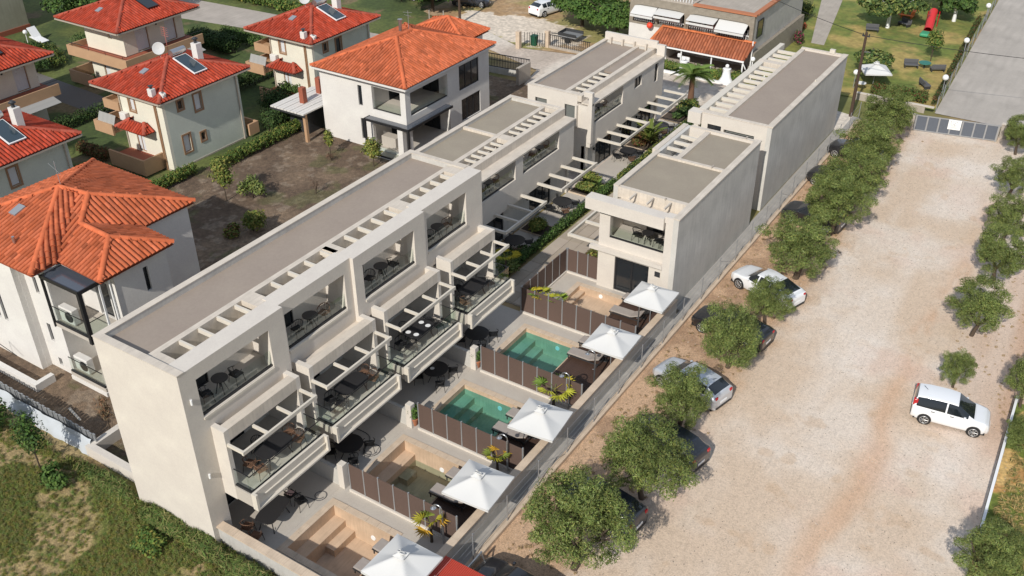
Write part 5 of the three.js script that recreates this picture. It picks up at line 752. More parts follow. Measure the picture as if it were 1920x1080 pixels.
const YELLOWG = [[0.17, 0.19, 0.04], [0.12, 0.16, 0.035], [0.22, 0.2, 0.05], [0.1, 0.14, 0.03]];
const DARKG = [[0.035, 0.07, 0.02], [0.05, 0.09, 0.025], [0.03, 0.055, 0.018], [0.07, 0.105, 0.03]];
const WEED = [[0.1, 0.15, 0.035], [0.07, 0.115, 0.03], [0.15, 0.18, 0.05], [0.2, 0.18, 0.07]];
const REDDISH = [[0.12, 0.05, 0.025], [0.09, 0.07, 0.025], [0.07, 0.09, 0.025], [0.15, 0.07, 0.03]];
function treeFrom(name, label, category, pos, crownG, trunkG, group, bark = M.bark) {
  const o = new THREE.Group(); o.name = numbered(name); o.position.set(...pos); o.userData = { label, category }; if (group) o.userData.group = group; scene.add(o);
  const t = shad(new THREE.Mesh(trunkG, bark)); t.name = 'trunk'; o.add(t); const c = shad(new THREE.Mesh(crownG, leafMat)); c.name = 'crown'; o.add(c); return o;
}
{ // olives: four crown shapes of unit size, scaled to each tree
  seed(501); const V = []; const clumps = (n, k) => { const L = [[0.05, 1.02, 0, 0.6, 0.56, 0.56], [0.26, 1.3, -0.12, 0.4, 0.42, 0.42], [-0.3, 0.95, 0.18, 0.45, 0.38, 0.42], [-0.1, 1.25, -0.3, 0.36, 0.36, 0.34]]; for (let i = 0; i < n; i++) { const a = i * 2.399 + rr(-0.3, 0.3), v = 1 - 1.75 * (i + 0.5) / n, r = Math.sqrt(Math.max(0.05, 1 - v * v)) * rr(0.62, 0.82) * (1 + 0.12 * Math.sin(a * 2 + k) + 0.08 * Math.sin(a * 3 + k * 2)), q = rr(0.12, 0.27), out = i % 4 === 0 ? rr(1.1, 1.32) : 1; L.push([Math.cos(a) * r * out, 1.12 + v * 0.74 * rr(0.75, 1.15), Math.sin(a) * r * out * (0.86 + 0.1 * k % 0.3), q, q * rr(0.65, 0.95), q]); } return L; };
  for (let k = 0; k < 4; k++) V.push([leaves(30000, clumps([58, 66, 52, 72][k], k * 1.7), 0.05, 0.0155, OLIVE, { inner: 0.5, floor: -0.8, tone: 0.55 }), branches(1.35, [0.075, 0.09, 0.07, 0.08][k], 1.0, [5, 4, 5, 6][k], [rr(-.12, .12), rr(-.12, .12)])]);
  const L = [
    [-13.59, -25.58, 2.5, 2.45, 'large round olive tree nearest the camera by the gravel, bottom centre'], [-12.94, -30.87, 2.3, 2.2, 'wide olive tree over the dark blue hatchback tail'], [-13.62, -36.2, 1.62, 1.85, 'medium olive tree hiding the front of the silver car'], [-13.5, -42.3, 1.95, 1.85, 'round olive tree in front of the black saloon'], [-13.25, -47.37, 1.45, 1.45, 'small sparse olive tree in front of the white coupe'],
    [-13.5, -53.14, 2.4, 2.1, 'broad olive tree just behind the white coupe'], [-13.4, -59.58, 2.25, 2.15, 'leaning olive tree with showing trunk, second behind the white coupe'], [-13.6, -64.2, 2.4, 2.1, 'olive tree beside the pergola house, third behind the white coupe'], [-14.1, -70.29, 2.35, 2.0, 'olive tree beside the pergola house, fourth behind the white coupe'], [-14.5, -76.19, 2.35, 2.2, 'last olive tree of the left row, next to the grey gate'],
    [-5.2, -79.6, 1.6, 1.55, 'farthest olive of the right row, at the frame edge by the gate'], [-4.4, -71.8, 1.45, 1.5, 'second farthest olive of the right row'], [-3.5, -65.0, 1.65, 1.6, 'third farthest olive of the right row'], [-3.0, -59.2, 1.9, 1.85, 'olive tree of the right row between the sandy strip and frame edge'], [-2.95, -52.6, 1.9, 1.85, 'olive tree of the right row with two-part crown, above the white hatchback'], [-2.75, -47.1, 0.95, 1.15, 'small young olive bush right behind the white hatchback'], [0.55, -47.3, 1.1, 1.7, 'olive tree cut by the right frame edge beside the hatchback'], [1.35, -34.2, 1.85, 1.5, 'olive tree in the bottom right corner beyond the rail'], [1.0, -43.6, 1.0, 1.0, 'low olive bush at the right frame edge just beyond the rail']];
  L.forEach(([x, z, r, h, label], i) => { const v = V[[0, 2, 1, 3, 2, 1, 0, 3, 1, 2, 0, 1, 3, 0, 2, 1, 3, 0, 2][i]]; const t = treeFrom('olive_tree', label, 'tree', [x, 0, z], v[0], v[1]); t.rotation.y = i * 2.1 + 0.4; t.scale.set(r, h * 1.06, r); });
  // dead leaves and tufts below the olives, pebbles
  const tuft = leaves(26, [[0, 0.05, 0, 0.22, 0.1, 0.22]], 0.22, 0.035, [[0.4, 0.3, 0.17], [0.34, 0.25, 0.14], [0.28, 0.19, 0.1]], { floor: 0.1, inner: 0.1 }); const ms = []; for (let i = 0; i < 900; i++) { const x = rr(-16.9, -12.8) + (i % 9 === 0 ? rr(0, 1.6) : 0), z = rr(-20, -79); ms.push(new THREE.Matrix4().compose(new THREE.Vector3(x, 0.0, z), new THREE.Quaternion().setFromAxisAngle(new THREE.Vector3(0, 1, 0), rnd() * 6), new THREE.Vector3().setScalar(rr(0.25, 0.8)))); }
  for (let i = 0; i < 300; i++) { const x = rr(-3.5, 0.2), z = rr(-46, -79); ms.push(new THREE.Matrix4().compose(new THREE.Vector3(x, 0.0, z), new THREE.Quaternion(), new THREE.Vector3().setScalar(rr(0.2, 0.55)))); }
  const I = inst('dry_tufts', tuft, leafMat, ms); I.userData = { kind: 'stuff' }; scene.add(I);
  const st = new THREE.IcosahedronGeometry(0.045, 0); const m2 = [], c2 = []; for (let i = 0; i < 9000; i++) { const x = rr(-16.9, 2), z = rr(-18, -80), s = rr(0.25, 0.8); m2.push(new THREE.Matrix4().compose(new THREE.Vector3(x, 0.008, z), new THREE.Quaternion().setFromAxisAngle(new THREE.Vector3(rnd(), rnd(), rnd()).normalize(), rnd() * 6), new THREE.Vector3(s, s * 0.6, s))); const k = rr(0.2, 0.55); c2.push(new THREE.Color().setRGB(k, k * 0.85, k * 0.7)); }
  const S = inst('loose_stones', st, mat(new THREE.Color(1, 1, 1), 0.95), m2, c2); S.userData = { kind: 'stuff' }; scene.add(S);
}
{ // grass of the foreground lawn
  seed(611); const blade = leaves(38, [[0, 0.05, 0, 0.16, 0.12, 0.16]], 0.17, 0.015, [[0.15, 0.18, 0.045], [0.12, 0.155, 0.038], [0.2, 0.2, 0.065], [0.28, 0.23, 0.11]], { floor: 0.1, inner: 0.1 });
  const ms = [], cs = []; const add = (x, z, s, c) => { ms.push(new THREE.Matrix4().compose(new THREE.Vector3(x, -0.02, z), new THREE.Quaternion().setFromAxisAngle(new THREE.Vector3(0, 1, 0), rnd() * 6), new THREE.Vector3(s, s * rr(0.7, 1.5), s))); cs.push(c); };
  for (let i = 0; i < 34000; i++) { const x = rr(-50, -17), z = rr(-18.3, -11.2); const d = fbm(x / 3 + 40, z / 3 + 90, 4) * 0.75 + 0.25 * fbm(x / 0.9 + 60, z / 0.9 + 60, 4); if (x < -37 && z < -18.9) continue; if (d > 0.52 && rnd() < 0.85) continue; const edge = sm(-17.2, -18.2, z); add(x, z, rr(0.5, 1.05) * (1 + 0.9 * edge), new THREE.Color().setRGB(rr(0.8, 1.25), rr(0.85, 1.15), rr(0.7, 1.1))); }
  const I = inst('grass_tufts', blade, leafMat, ms, cs); I.userData = { kind: 'stuff' }; scene.add(I);
  const dryb = leaves(16, [[0, 0.06, 0, 0.15, 0.16, 0.15]], 0.24, 0.025, [[0.4, 0.28, 0.11], [0.3, 0.22, 0.09], [0.12, 0.15, 0.04]], { floor: 0.1, inner: 0.1 }); const m3 = []; for (let i = 0; i < 2600; i++) { const z = rr(-46, -20), x = 0.9 + rnd() * 4; m3.push(new THREE.Matrix4().compose(new THREE.Vector3(x, 0, z), new THREE.Quaternion().setFromAxisAngle(new THREE.Vector3(0, 1, 0), rnd() * 6), new THREE.Vector3().setScalar(rr(0.5, 1.4)))); }
  const J = inst('dry_grass_tufts', dryb, leafMat, m3); J.userData = { kind: 'stuff' }; scene.add(J);
}
// bushes and hedges
function bush(label, pos, rx, ry, rz, cols, n, o = {}) { const l = []; const k = o.lobes || 6; for (let i = 0; i < k; i++) l.push([rr(-0.5, 0.5) * rx, ry * rr(0.35, 0.7), rr(-0.5, 0.5) * rz, rx * rr(0.45, 0.7), ry * rr(0.4, 0.6), rz * rr(0.45, 0.7)]); const ob = new THREE.Group(); ob.name = numbered(o.name || 'bush'); ob.position.set(...pos); ob.userData = { label, category: o.cat || 'bush' }; if (o.group) ob.userData.group = o.group; scene.add(ob); const f = shad(new THREE.Mesh(leaves(n, l, o.len || 0.2, o.wid || 0.1, cols, { inner: 0.2, floor: -0.5 }), leafMat)); f.name = 'foliage'; ob.add(f); const g = []; for (let i = 0; i < 4; i++) g.push(bar([0, 0, 0], [rr(-.4, .4) * rx, ry * 0.6, rr(-.4, .4) * rz], 0.03, 5, 0.012)); const s = shad(new THREE.Mesh(merge(g), M.bark)); s.name = 'stem'; ob.add(s); return ob; }
function hedge(label, x0, x1, z0, z1, h, cols, n, o = {}) { const L = [], lx = x1 - x0, lz = Math.abs(z1 - z0), k = Math.max(3, Math.round(Math.max(lx, lz) / 0.55)); for (let i = 0; i < k; i++) { const f = (i + 0.5) / k; L.push([lx > lz ? mix(x0, x1, f) : (x0 + x1) / 2, h * 0.5, lx > lz ? (z0 + z1) / 2 : mix(z0, z1, f), lx > lz ? 0.48 : lx / 2, h * rr(0.46, 0.6), lx > lz ? lz / 2 : 0.48]); } const cx = (x0 + x1) / 2, cz = (z0 + z1) / 2; const ob = new THREE.Group(); ob.name = numbered('hedge'); ob.position.set(cx, 0, cz); ob.userData = { label, category: 'hedge' }; scene.add(ob); const f = shad(new THREE.Mesh(leaves(n, L, o.len || 0.15, o.wid || 0.08, cols, { inner: 0.35, floor: -0.9 }).translate(-cx, 0, -cz), leafMat)); f.name = 'foliage'; ob.add(f); const g = []; for (let i = 0; i < k; i++) g.push(cyl(0.04, 0.02, h * 0.7, L[i][0] - cx, 0, L[i][2] - cz, 5)); const s = shad(new THREE.Mesh(merge(g), M.bark)); s.name = 'stem'; ob.add(s); return ob; }
seed(701);
hedge('low green hedge between the garden terraces and the paved path', -29.25, -28.55, -43.2, -58.4, 0.75, DARKG.concat(GREEN), 9000);
hedge('low hedge along the terrace of the portal building', -29.3, -28.6, -59.0, -71.0, 0.7, YELLOWG.concat(DARKG), 5500);
hedge('clipped green hedge along the soil garden, in front of the cottage', -57.0, -56.0, -37.5, -43.2, 1.1, YELLOWG.concat(GREEN), 6500);
hedge('clipped green hedge along the soil garden, right of the cottage', -56.0, -54.9, -44.0, -53.6, 1.15, YELLOWG.concat(GREEN), 9000);
hedge('reddish photinia hedge left of the cottage, upper row', -67.0, -63.8, -40.4, -41.6, 1.1, REDDISH, 4200); hedge('reddish photinia hedge left of the cottage, lower row', -66.8, -61.4, -37.6, -38.6, 1.0, REDDISH.concat(GREEN), 5200);
hedge('dark hedge behind the green cottage along the lane', -66.8, -65.5, -52.5, -63.5, 1.6, DARKG, 8000); hedge('dark hedge between the two cottages on the lane', -72.2, -71.2, -36, -48, 1.3, DARKG, 6500); hedge('dark tall hedge right of the solar panel cottage', -58.6, -56.2, -51.6, -55.8, 1.9, DARKG, 6000); hedge('hedge beside the brown terrace cottage', -86, -78.5, -44.6, -46.2, 1.5, GREEN.concat(DARKG), 6000);
hedge('long clipped hedge behind the lane at the top', -96, -72, -75.2, -77.4, 1.4, YELLOWG.concat(GREEN), 9000, { len: 0.25, wid: 0.14 });
hedge('clipped restaurant hedge left of the left white pedestal', -39.5, -34.7, -81.4, -82.3, 1.1, YELLOWG.concat(GREEN), 5500); hedge('clipped restaurant hedge between the two white pedestals', -33.7, -30.6, -81.6, -82.6, 1.1, YELLOWG.concat(GREEN), 4000); hedge('short clipped restaurant hedge right of the right white pedestal', -29.7, -28.6, -82.0, -82.9, 1.1, YELLOWG.concat(GREEN), 1800);
hedge('loose green hedge at the near edge of the big lawn, behind the gate olives', -18.2, -13.6, -85.6, -87.2, 1.2, GREEN.concat(REDDISH), 5200);
hedge('ivy strip grown over the wire fence beside the concrete yard', -13.9, -13.3, -86, -112, 1.1, DARKG.concat(REDDISH), 6500).rotation.y = 0.055;
// young trees in the soil garden
const stemTree = (label, x, z, h, r, cols, n, o = {}) => treeFrom(o.name || 'young_tree', label, 'tree', [x, 0, z], leaves(n, [[0, h * 0.66, 0, r, h * 0.34, r], [r * 0.3, h * 0.55, 0.1, r * 0.7, h * 0.25, r * 0.7], [-r * 0.3, h * 0.75, -0.1, r * 0.6, h * 0.22, r * 0.6]], o.len || 0.2, o.wid || 0.11, cols, { inner: 0.1 }), branches(h * 0.8, o.tr || 0.05, r, 4));
stemTree('yellow-green young tree in the soil garden beside the cottage hedge', -51.2, -41.3, 3.6, 0.95, YELLOWG, 1500); bush('grey-green bush right of the young tree in the soil garden', [-49.9, 0, -42.6], 1.0, 1.7, 1.0, OLIVE, 1300); bush('green weed bush beside the tall block roof edge', [-46.4, 0, -39.2], 1.2, 1.5, 1.2, YELLOWG, 1600); bush('low weeds behind the green weed bush', [-47.6, 0, -38.2], 1.0, 0.6, 0.9, YELLOWG.concat(REDDISH), 700);
stemTree('round-topped shrub tree in front of the white villa porch', -45.9, -51.3, 2.4, 0.85, YELLOWG, 1500); stemTree('slim young tree by the white villa wall', -50.1, -51.1, 2.2, 0.45, YELLOWG, 700); bush('bare brown twiggy plant in the soil garden', [-46.6, 0, -45.6], 0.5, 1.6, 0.5, [[0.13, 0.085, 0.06]], 160, { wid: 0.03 }); bush('brown twigs at the foot of the slim young tree', [-49.4, 0, -50.4], 0.5, 0.7, 0.5, [[0.15, 0.09, 0.06]], 200, { wid: 0.03 });
stemTree('thin leafy sapling on the lawn by the white-sheeted fence', -38.2, -17.0, 3.6, 0.8, GREEN.concat(DARKG), 1300, { len: 0.16, wid: 0.09 }); bush('bright green bush at the sapling foot on the lawn', [-36.7, 0, -16.6], 0.9, 0.9, 0.8, GREEN, 900); bush('dark green shrub at the left frame edge beside the sheeted fence', [-42.4, 0, -17.6], 1.6, 2.3, 1.0, DARKG.concat(GREEN), 2200); stemTree('dry brown sapling in the soil beside the gable', -37.6, -20.6, 2.5, 0.45, [[0.2, 0.11, 0.06], [0.16, 0.12, 0.07]], 300, { wid: 0.05 });
bush('bright green weed mound at the bottom of the lawn', [-30.0, 0, -16.6], 1.1, 0.6, 0.7, YELLOWG.concat(GREEN), 1600, { len: 0.16 }); bush('weeds along the foot of the gable, left part', [-30.6, 0, -17.7], 2.0, 0.75, 0.5, WEED, 4200, { len: 0.34, wid: 0.035, lobes: 9 }); bush('weeds along the foot of the gable, right part', [-27.6, 0, -17.6], 2.0, 0.8, 0.55, WEED, 4600, { len: 0.34, wid: 0.035, lobes: 9 }); bush('weeds below the low end wall by the bottom frame edge', [-24.6, 0, -17.7], 2.4, 0.8, 0.55, WEED, 4600, { len: 0.34, wid: 0.035, lobes: 9 }); bush('weeds along the sheeted fence foot', [-35.0, 0, -18.0], 2.6, 0.5, 0.55, WEED, 4200, { len: 0.34, wid: 0.035, lobes: 9 });
// garden planting between the low rows and the pool house
[[-30.6, -57.6, 'flower bed plants between the two low buildings', YELLOWG], [-30.3, -49.6, 'yellow-green plants beside the first garden terrace', YELLOWG], [-30.4, -65.4, 'dark red-leaved plants in the bed of the portal building', REDDISH], [-30.0, -72.4, 'dark bush beside the palm at the street corner', DARKG], [-28.2, -70.2, 'bush at the street end of the garden path', DARKG], [-24.8, -47.2, 'dry flowering plants at the pool house side wall', YELLOWG.concat(REDDISH)], [-25.0, -60.6, 'dark shrubs at the corner of the pergola house', DARKG.concat(REDDISH)], [-25.6, -63.4, 'shrubs along the pergola house front', DARKG], [-29.0, -44.4, 'grey-green rosette plant beside the hedge', OLIVE]].forEach(([x, z, l, c]) => bush(l, [x, 0, z], 1.0, 0.95, 1.1, c, 1300));
// big trees
function bigTree(label, x, z, h, r, cols, n, o = {}) { return treeFrom('broadleaf_tree', label, 'tree', [x, 0, z], leaves(n, lobesFor(r, h * 0.36, h * 0.62, 10), o.len || 0.34, o.wid || 0.2, cols, { inner: 0.4 }), branches(h, o.tr || 0.22, r, 6), null, o.bark || M.bark); }
bigTree('broad dark green tree at the top left corner beyond the cottages', -93.2, -61.0, 5.5, 4.4, DARKG.concat(GREEN), 9000); bigTree('tree partly behind the top left cottage roof', -92, -69, 6, 4.2, DARKG, 7000);
bigTree('large green tree beside the parked dark car at the top', -65.2, -84.6, 5.0, 4.4, GREEN, 8500); bigTree('wide green tree shading the white parked car near the restaurant', -48.8, -88.6, 4.6, 4.6, GREEN, 9500); bigTree('green tree right of the wide one, beside the restaurant', -44.2, -87.6, 4.2, 3.6, GREEN, 7000); bush('small bright tree beside the restaurant white wall', [-41.9, 0, -82.6], 1.0, 2.2, 1.0, GREEN, 1300);
bigTree('large dark tree with white-painted trunk on the lawn', -21.9, -105.1, 4.6, 3.6, DARKG.concat(OLIVE), 8000, { bark: M.whitePaint }); bigTree('second dark tree behind it on the lawn', -18.5, -113, 4.4, 3.0, DARKG, 6000); bigTree('spreading small tree with pale trunk on the lawn, near the concrete yard', -16.6, -110.9, 3.6, 2.4, DARKG.concat(GREEN), 4200, { bark: M.whitePaint }); stemTree('thin lawn tree beside the red slide', -15.75, -97.3, 3.3, 0.9, YELLOWG.concat(GREEN), 1500); bigTree('olive-like bush tree behind the pergola house', -19.4, -90.6, 2.6, 1.9, OLIVE.concat(DARKG), 4000); bush('yellow-green ornamental tree by the top street', [-70.2, 0, -85.5], 1.6, 2.6, 1.6, YELLOWG, 1800);
bush('spiky cycad shrub beside the restaurant', [-30.8, 0, -103.0], 1.5, 2.0, 1.5, DARKG.concat(YELLOWG), 2000, { len: 0.6, wid: 0.08 }); bush('pink flowering shrub along the restaurant side', [-27.9, 0, -95.2], 0.8, 1.4, 0.9, [[0.25, 0.03, 0.08], [0.06, 0.08, 0.03], [0.05, 0.07, 0.03]], 1300); bush('red flower bed at the path end', [-29.6, 0, -100.2], 1.0, 0.5, 0.8, [[0.35, 0.08, 0.04], [0.08, 0.1, 0.03]], 700);
[[-86.5,-57,2.2],[-88.5,-53,1.8],[-90.5,-45.5,1.8],[-86,-52.6,1.6],[-70.0,-50.5,1.4]].forEach(([x,z,r],i)=>bush(`garden shrub at the left among the cottages, ${['behind the back cottage','by the white deck chair','below the back cottage terrace','at the grass edge','between lane and green cottage'][i]}`,[x,0,z],r,r*0.9,r,i%2?DARKG.concat(YELLOWG):DARKG.concat(GREEN),2200));
hedge('tall dark hedge behind the green cottages at the lane', -79, -73.5, -62.2, -64.6, 1.9, DARKG, 9000, { len: 0.2, wid: 0.11 }); hedge('dark hedge right of the back terrace cottage', -77.5, -72.5, -65.2, -66.6, 1.6, DARKG.concat(GREEN), 7000);
bush('large dark shrub beside the white porch roof', [-59.6, 0, -55.0], 1.6, 2.1, 1.6, DARKG, 3600); bush('spiky dark shrub behind the white porch roof', [-60.4, 0, -57.9], 1.2, 1.7, 1.2, DARKG.concat(GREEN), 2200); bush('dark shrub mass left of the back cottage', [-88.4, 0, -51.8], 1.9, 1.7, 1.9, DARKG.concat(GREEN), 3600); bush('dark shrub mass below the back cottage', [-85.4, 0, -49.9], 1.5, 1.4, 1.0, DARKG, 2600);
bush('leafy plants in the bed between the low buildings', [-30.3, 0, -56.6], 1.1, 0.7, 0.9, YELLOWG.concat(OLIVE), 1500); bush('mixed plants in the bed of the portal building terrace', [-30.6, 0, -66.6], 1.2, 0.8, 1.0, YELLOWG.concat(REDDISH), 1600); bush('dark bushes at the corner by the street palm', [-30.4, 0, -73.6], 1.3, 1.2, 1.0, DARKG.concat(YELLOWG), 1800); bush('dark shadowed shrubs below the slender fan palm', [-29.6, 0, -45.6], 1.0, 0.8, 1.2, DARKG, 1500);
[[-31.2, -29.4, -55.6, -58.0, 'flower bed between the two low buildings'], [-31.4, -29.4, -64.8, -67.2, 'flower bed on the portal building terrace'], [-31.2, -29.4, -49.0, -50.4, 'flower bed between the first two garden terraces'], [-31.4, -29.3, -71.2, -74.4, 'flower bed at the street corner']].forEach(([a, b, c, d, l]) => { const F = new Thing('flower_bed', l + ', dark soil with low edging', 'flower bed', [(a + b) / 2, 0, (c + d) / 2]); F.p('soil', bx(a, b, 0, 0.07, c, d), M.soil); F.p('edging', [bx(a - 0.06, b + 0.06, 0, 0.12, c + 0.07, c), bx(a - 0.06, b + 0.06, 0, 0.12, d, d - 0.07), bx(a - 0.06, a, 0, 0.118, c, d), bx(b, b + 0.06, 0, 0.118, c, d)], M.coping); });
// palms
function frond(len, n, cols, w) { const pos = [], col = []; const c = cols[Math.floor(rnd() * cols.length)]; for (let i = 0; i < n; i++) { const t = i / (n - 1), x = len * t, y = len * (0.45 * t - 0.75 * t * t); for (const s of [-1, 1]) { const L = w * (0.35 + 0.65 * Math.sin(Math.PI * (0.12 + 0.85 * t))), dx = L * 0.45; const P = [[x, y, 0], [x + 0.11, y, 0], [x + dx, y - L * 0.28, s * L]]; for (const p of P) { pos.push(...p); col.push(...c); } } } const g = new THREE.BufferGeometry(); g.setAttribute('position', new THREE.Float32BufferAttribute(pos, 3)); g.setAttribute('color', new THREE.Float32BufferAttribute(col, 3)); g.computeVertexNormals(); return g; }
function fanLeaf(stalk, R, cols, n = 18) { const pos = [], col = []; const c = cols[Math.floor(rnd() * cols.length)]; const tri = (...P) => P.forEach(p => { pos.push(...p); col.push(...c.map(v => v * (0.85 + 0.3 * ((p[0] * 7) % 1)))); }); for (let i = 0; i < n; i++) { const a0 = -1.75 + 3.5 * i / n, a1 = -1.75 + 3.5 * (i + 1) / n, am = (a0 + a1) / 2, z = 0.04 * (i % 2 ? 1 : -1); const q = (a, r, zz) => [stalk + Math.cos(a) * r, zz + 0.12 * r * Math.abs(Math.sin(a)), Math.sin(a) * r]; tri([stalk, 0, 0], q(a0, R * 0.5, z), q(a1, R * 0.5, -z)); tri(q(a0, R * 0.5, z), q(am, R * rr(0.9, 1.1), -0.16 * R), q(a1, R * 0.5, -z)); } tri([0, -0.01, -0.012], [stalk, 0, -0.01], [stalk, 0, 0.012]); tri([0, -0.01, -0.012], [stalk, 0, 0.012], [0, -0.01, 0.012]); const g = new THREE.BufferGeometry(); g.setAttribute('position', new THREE.Float32BufferAttribute(pos, 3)); g.setAttribute('color', new THREE.Float32BufferAttribute(col, 3)); g.computeVertexNormals(); return g; }
function palm(name, label, pos, h, mk, n, r, bark, cat = 'palm', up = 0) { const o = new THREE.Group(); o.name = numbered(name); o.position.set(...pos); o.userData = { label, category: cat }; scene.add(o); const t = shad(new THREE.Mesh(merge([cyl(r * 1.25, r, h * 0.5, 0, 0, 0, 10), cyl(r, r * 0.9, h * 0.5, 0, h * 0.5, 0, 10)]), bark)); t.name = 'trunk'; o.add(t); for (let i = 0; i < n; i++) { const f = shad(new THREE.Mesh(mk(), leafMat)); f.name = 'frond'; f.position.set(0, h, 0); f.rotation.set(0, i * 2.4 + rr(-.2, .2), rr(0.0, 0.75) * (i % 3 === 0 ? 1.4 : 0.8) - 0.1 + up, 'YXZ'); o.add(f); } return o; }
const FANY = [[0.32, 0.32, 0.035], [0.2, 0.27, 0.04], [0.4, 0.33, 0.03], [0.13, 0.2, 0.035]], FANO = [[0.42, 0.25, 0.03], [0.3, 0.27, 0.03], [0.16, 0.2, 0.035], [0.24, 0.24, 0.04]], PALMG = [[0.13, 0.2, 0.045], [0.1, 0.16, 0.035], [0.18, 0.24, 0.06]];
seed(801);
palm('date_palm', 'date palm with shaggy trunk at the street corner behind the low rows', [-30.6, 0, -75.3], 2.7, () => frond(1.75, 26, PALMG, 0.5), 34, 0.24, mat(lin(0.16, 0.085, 0.05), 0.95));
palm('fan_palm', 'yellow-orange fan palm by the shower beside the first privacy fence', [-19.55, 0.05, -23.45], 1.15, () => fanLeaf(0.42, 0.5, FANO), 5, 0.06, M.bark); palm('fan_palm', 'small fan palm by the shower beside the second privacy fence', [-19.6, 0.05, -28.75], 0.9, () => fanLeaf(0.36, 0.44, FANO), 5, 0.06, M.bark); palm('fan_palm', 'large yellow-green fan palm by the shower beside the third privacy fence', [-19.8, 0.05, -34.3], 1.1, () => fanLeaf(0.7, 0.58, FANY), 7, 0.07, M.bark); palm('fan_palm', 'yellow fan palm behind the fence in the pool house yard, left one', [-25.0, 0.05, -41.2], 1.35, () => fanLeaf(0.4, 0.5, FANY), 6, 0.06, M.bark); palm('fan_palm', 'yellow fan palm behind the fence in the pool house yard, right one', [-23.75, 0.05, -41.25], 1.3, () => fanLeaf(0.34, 0.46, FANY), 5, 0.06, M.bark); palm('fan_palm', 'slender fan palm beside the far terrace of the tall block', [-28.45, 0, -43.0], 1.9, () => fanLeaf(0.5, 0.55, FANY), 5, 0.06, M.bark);
palm('banana_plant', 'banana-like tall plant on the garden terrace of the portal building', [-29.75, 0.03, -65.6], 0.6, () => frond(1.6, 22, YELLOWG, 0.26), 16, 0.12, M.bark, 'banana plant', 0.7); palm('cycad', 'small potted spiky plant on the garden terrace', [-29.6, 0.03, -57.0], 0.25, () => frond(0.7, 8, PALMG, 0.2), 12, 0.08, M.bark);
palm('fan_palm', 'dark palm between the two left cottages', [-68.9, 0, -39.6], 1.3, () => frond(1.7, 14, DARKG, 0.4), 18, 0.2, M.bark); 
// potted plants
[[-24.98, -29.25, 'green plant in terracotta pot at the second fence end'], [-25.02, -34.9, 'green plant in terracotta pot at the third fence end']].forEach(([x, z, l]) => { const P = new Thing('potted_plant', l, 'potted plant', [x, 0.06, z]); P.p('pot', [metric(new THREE.LatheGeometry([[0.14, 0], [0.2, 0.25], [0.24, 0.42], [0.26, 0.44], [0.26, 0.5], [0.22, 0.5], [0.2, 0.44], [0.01, 0.43]].map(a => new THREE.Vector2(...a)), 20).translate(x, 0.06, z))], M.terracotta); const f = shad(new THREE.Mesh(leaves(520, [[0, 0.85, 0, 0.36, 0.42, 0.36]], 0.22, 0.07, GREEN, { inner: 0.1 }), leafMat)); f.name = 'foliage'; P.o.add(f); });
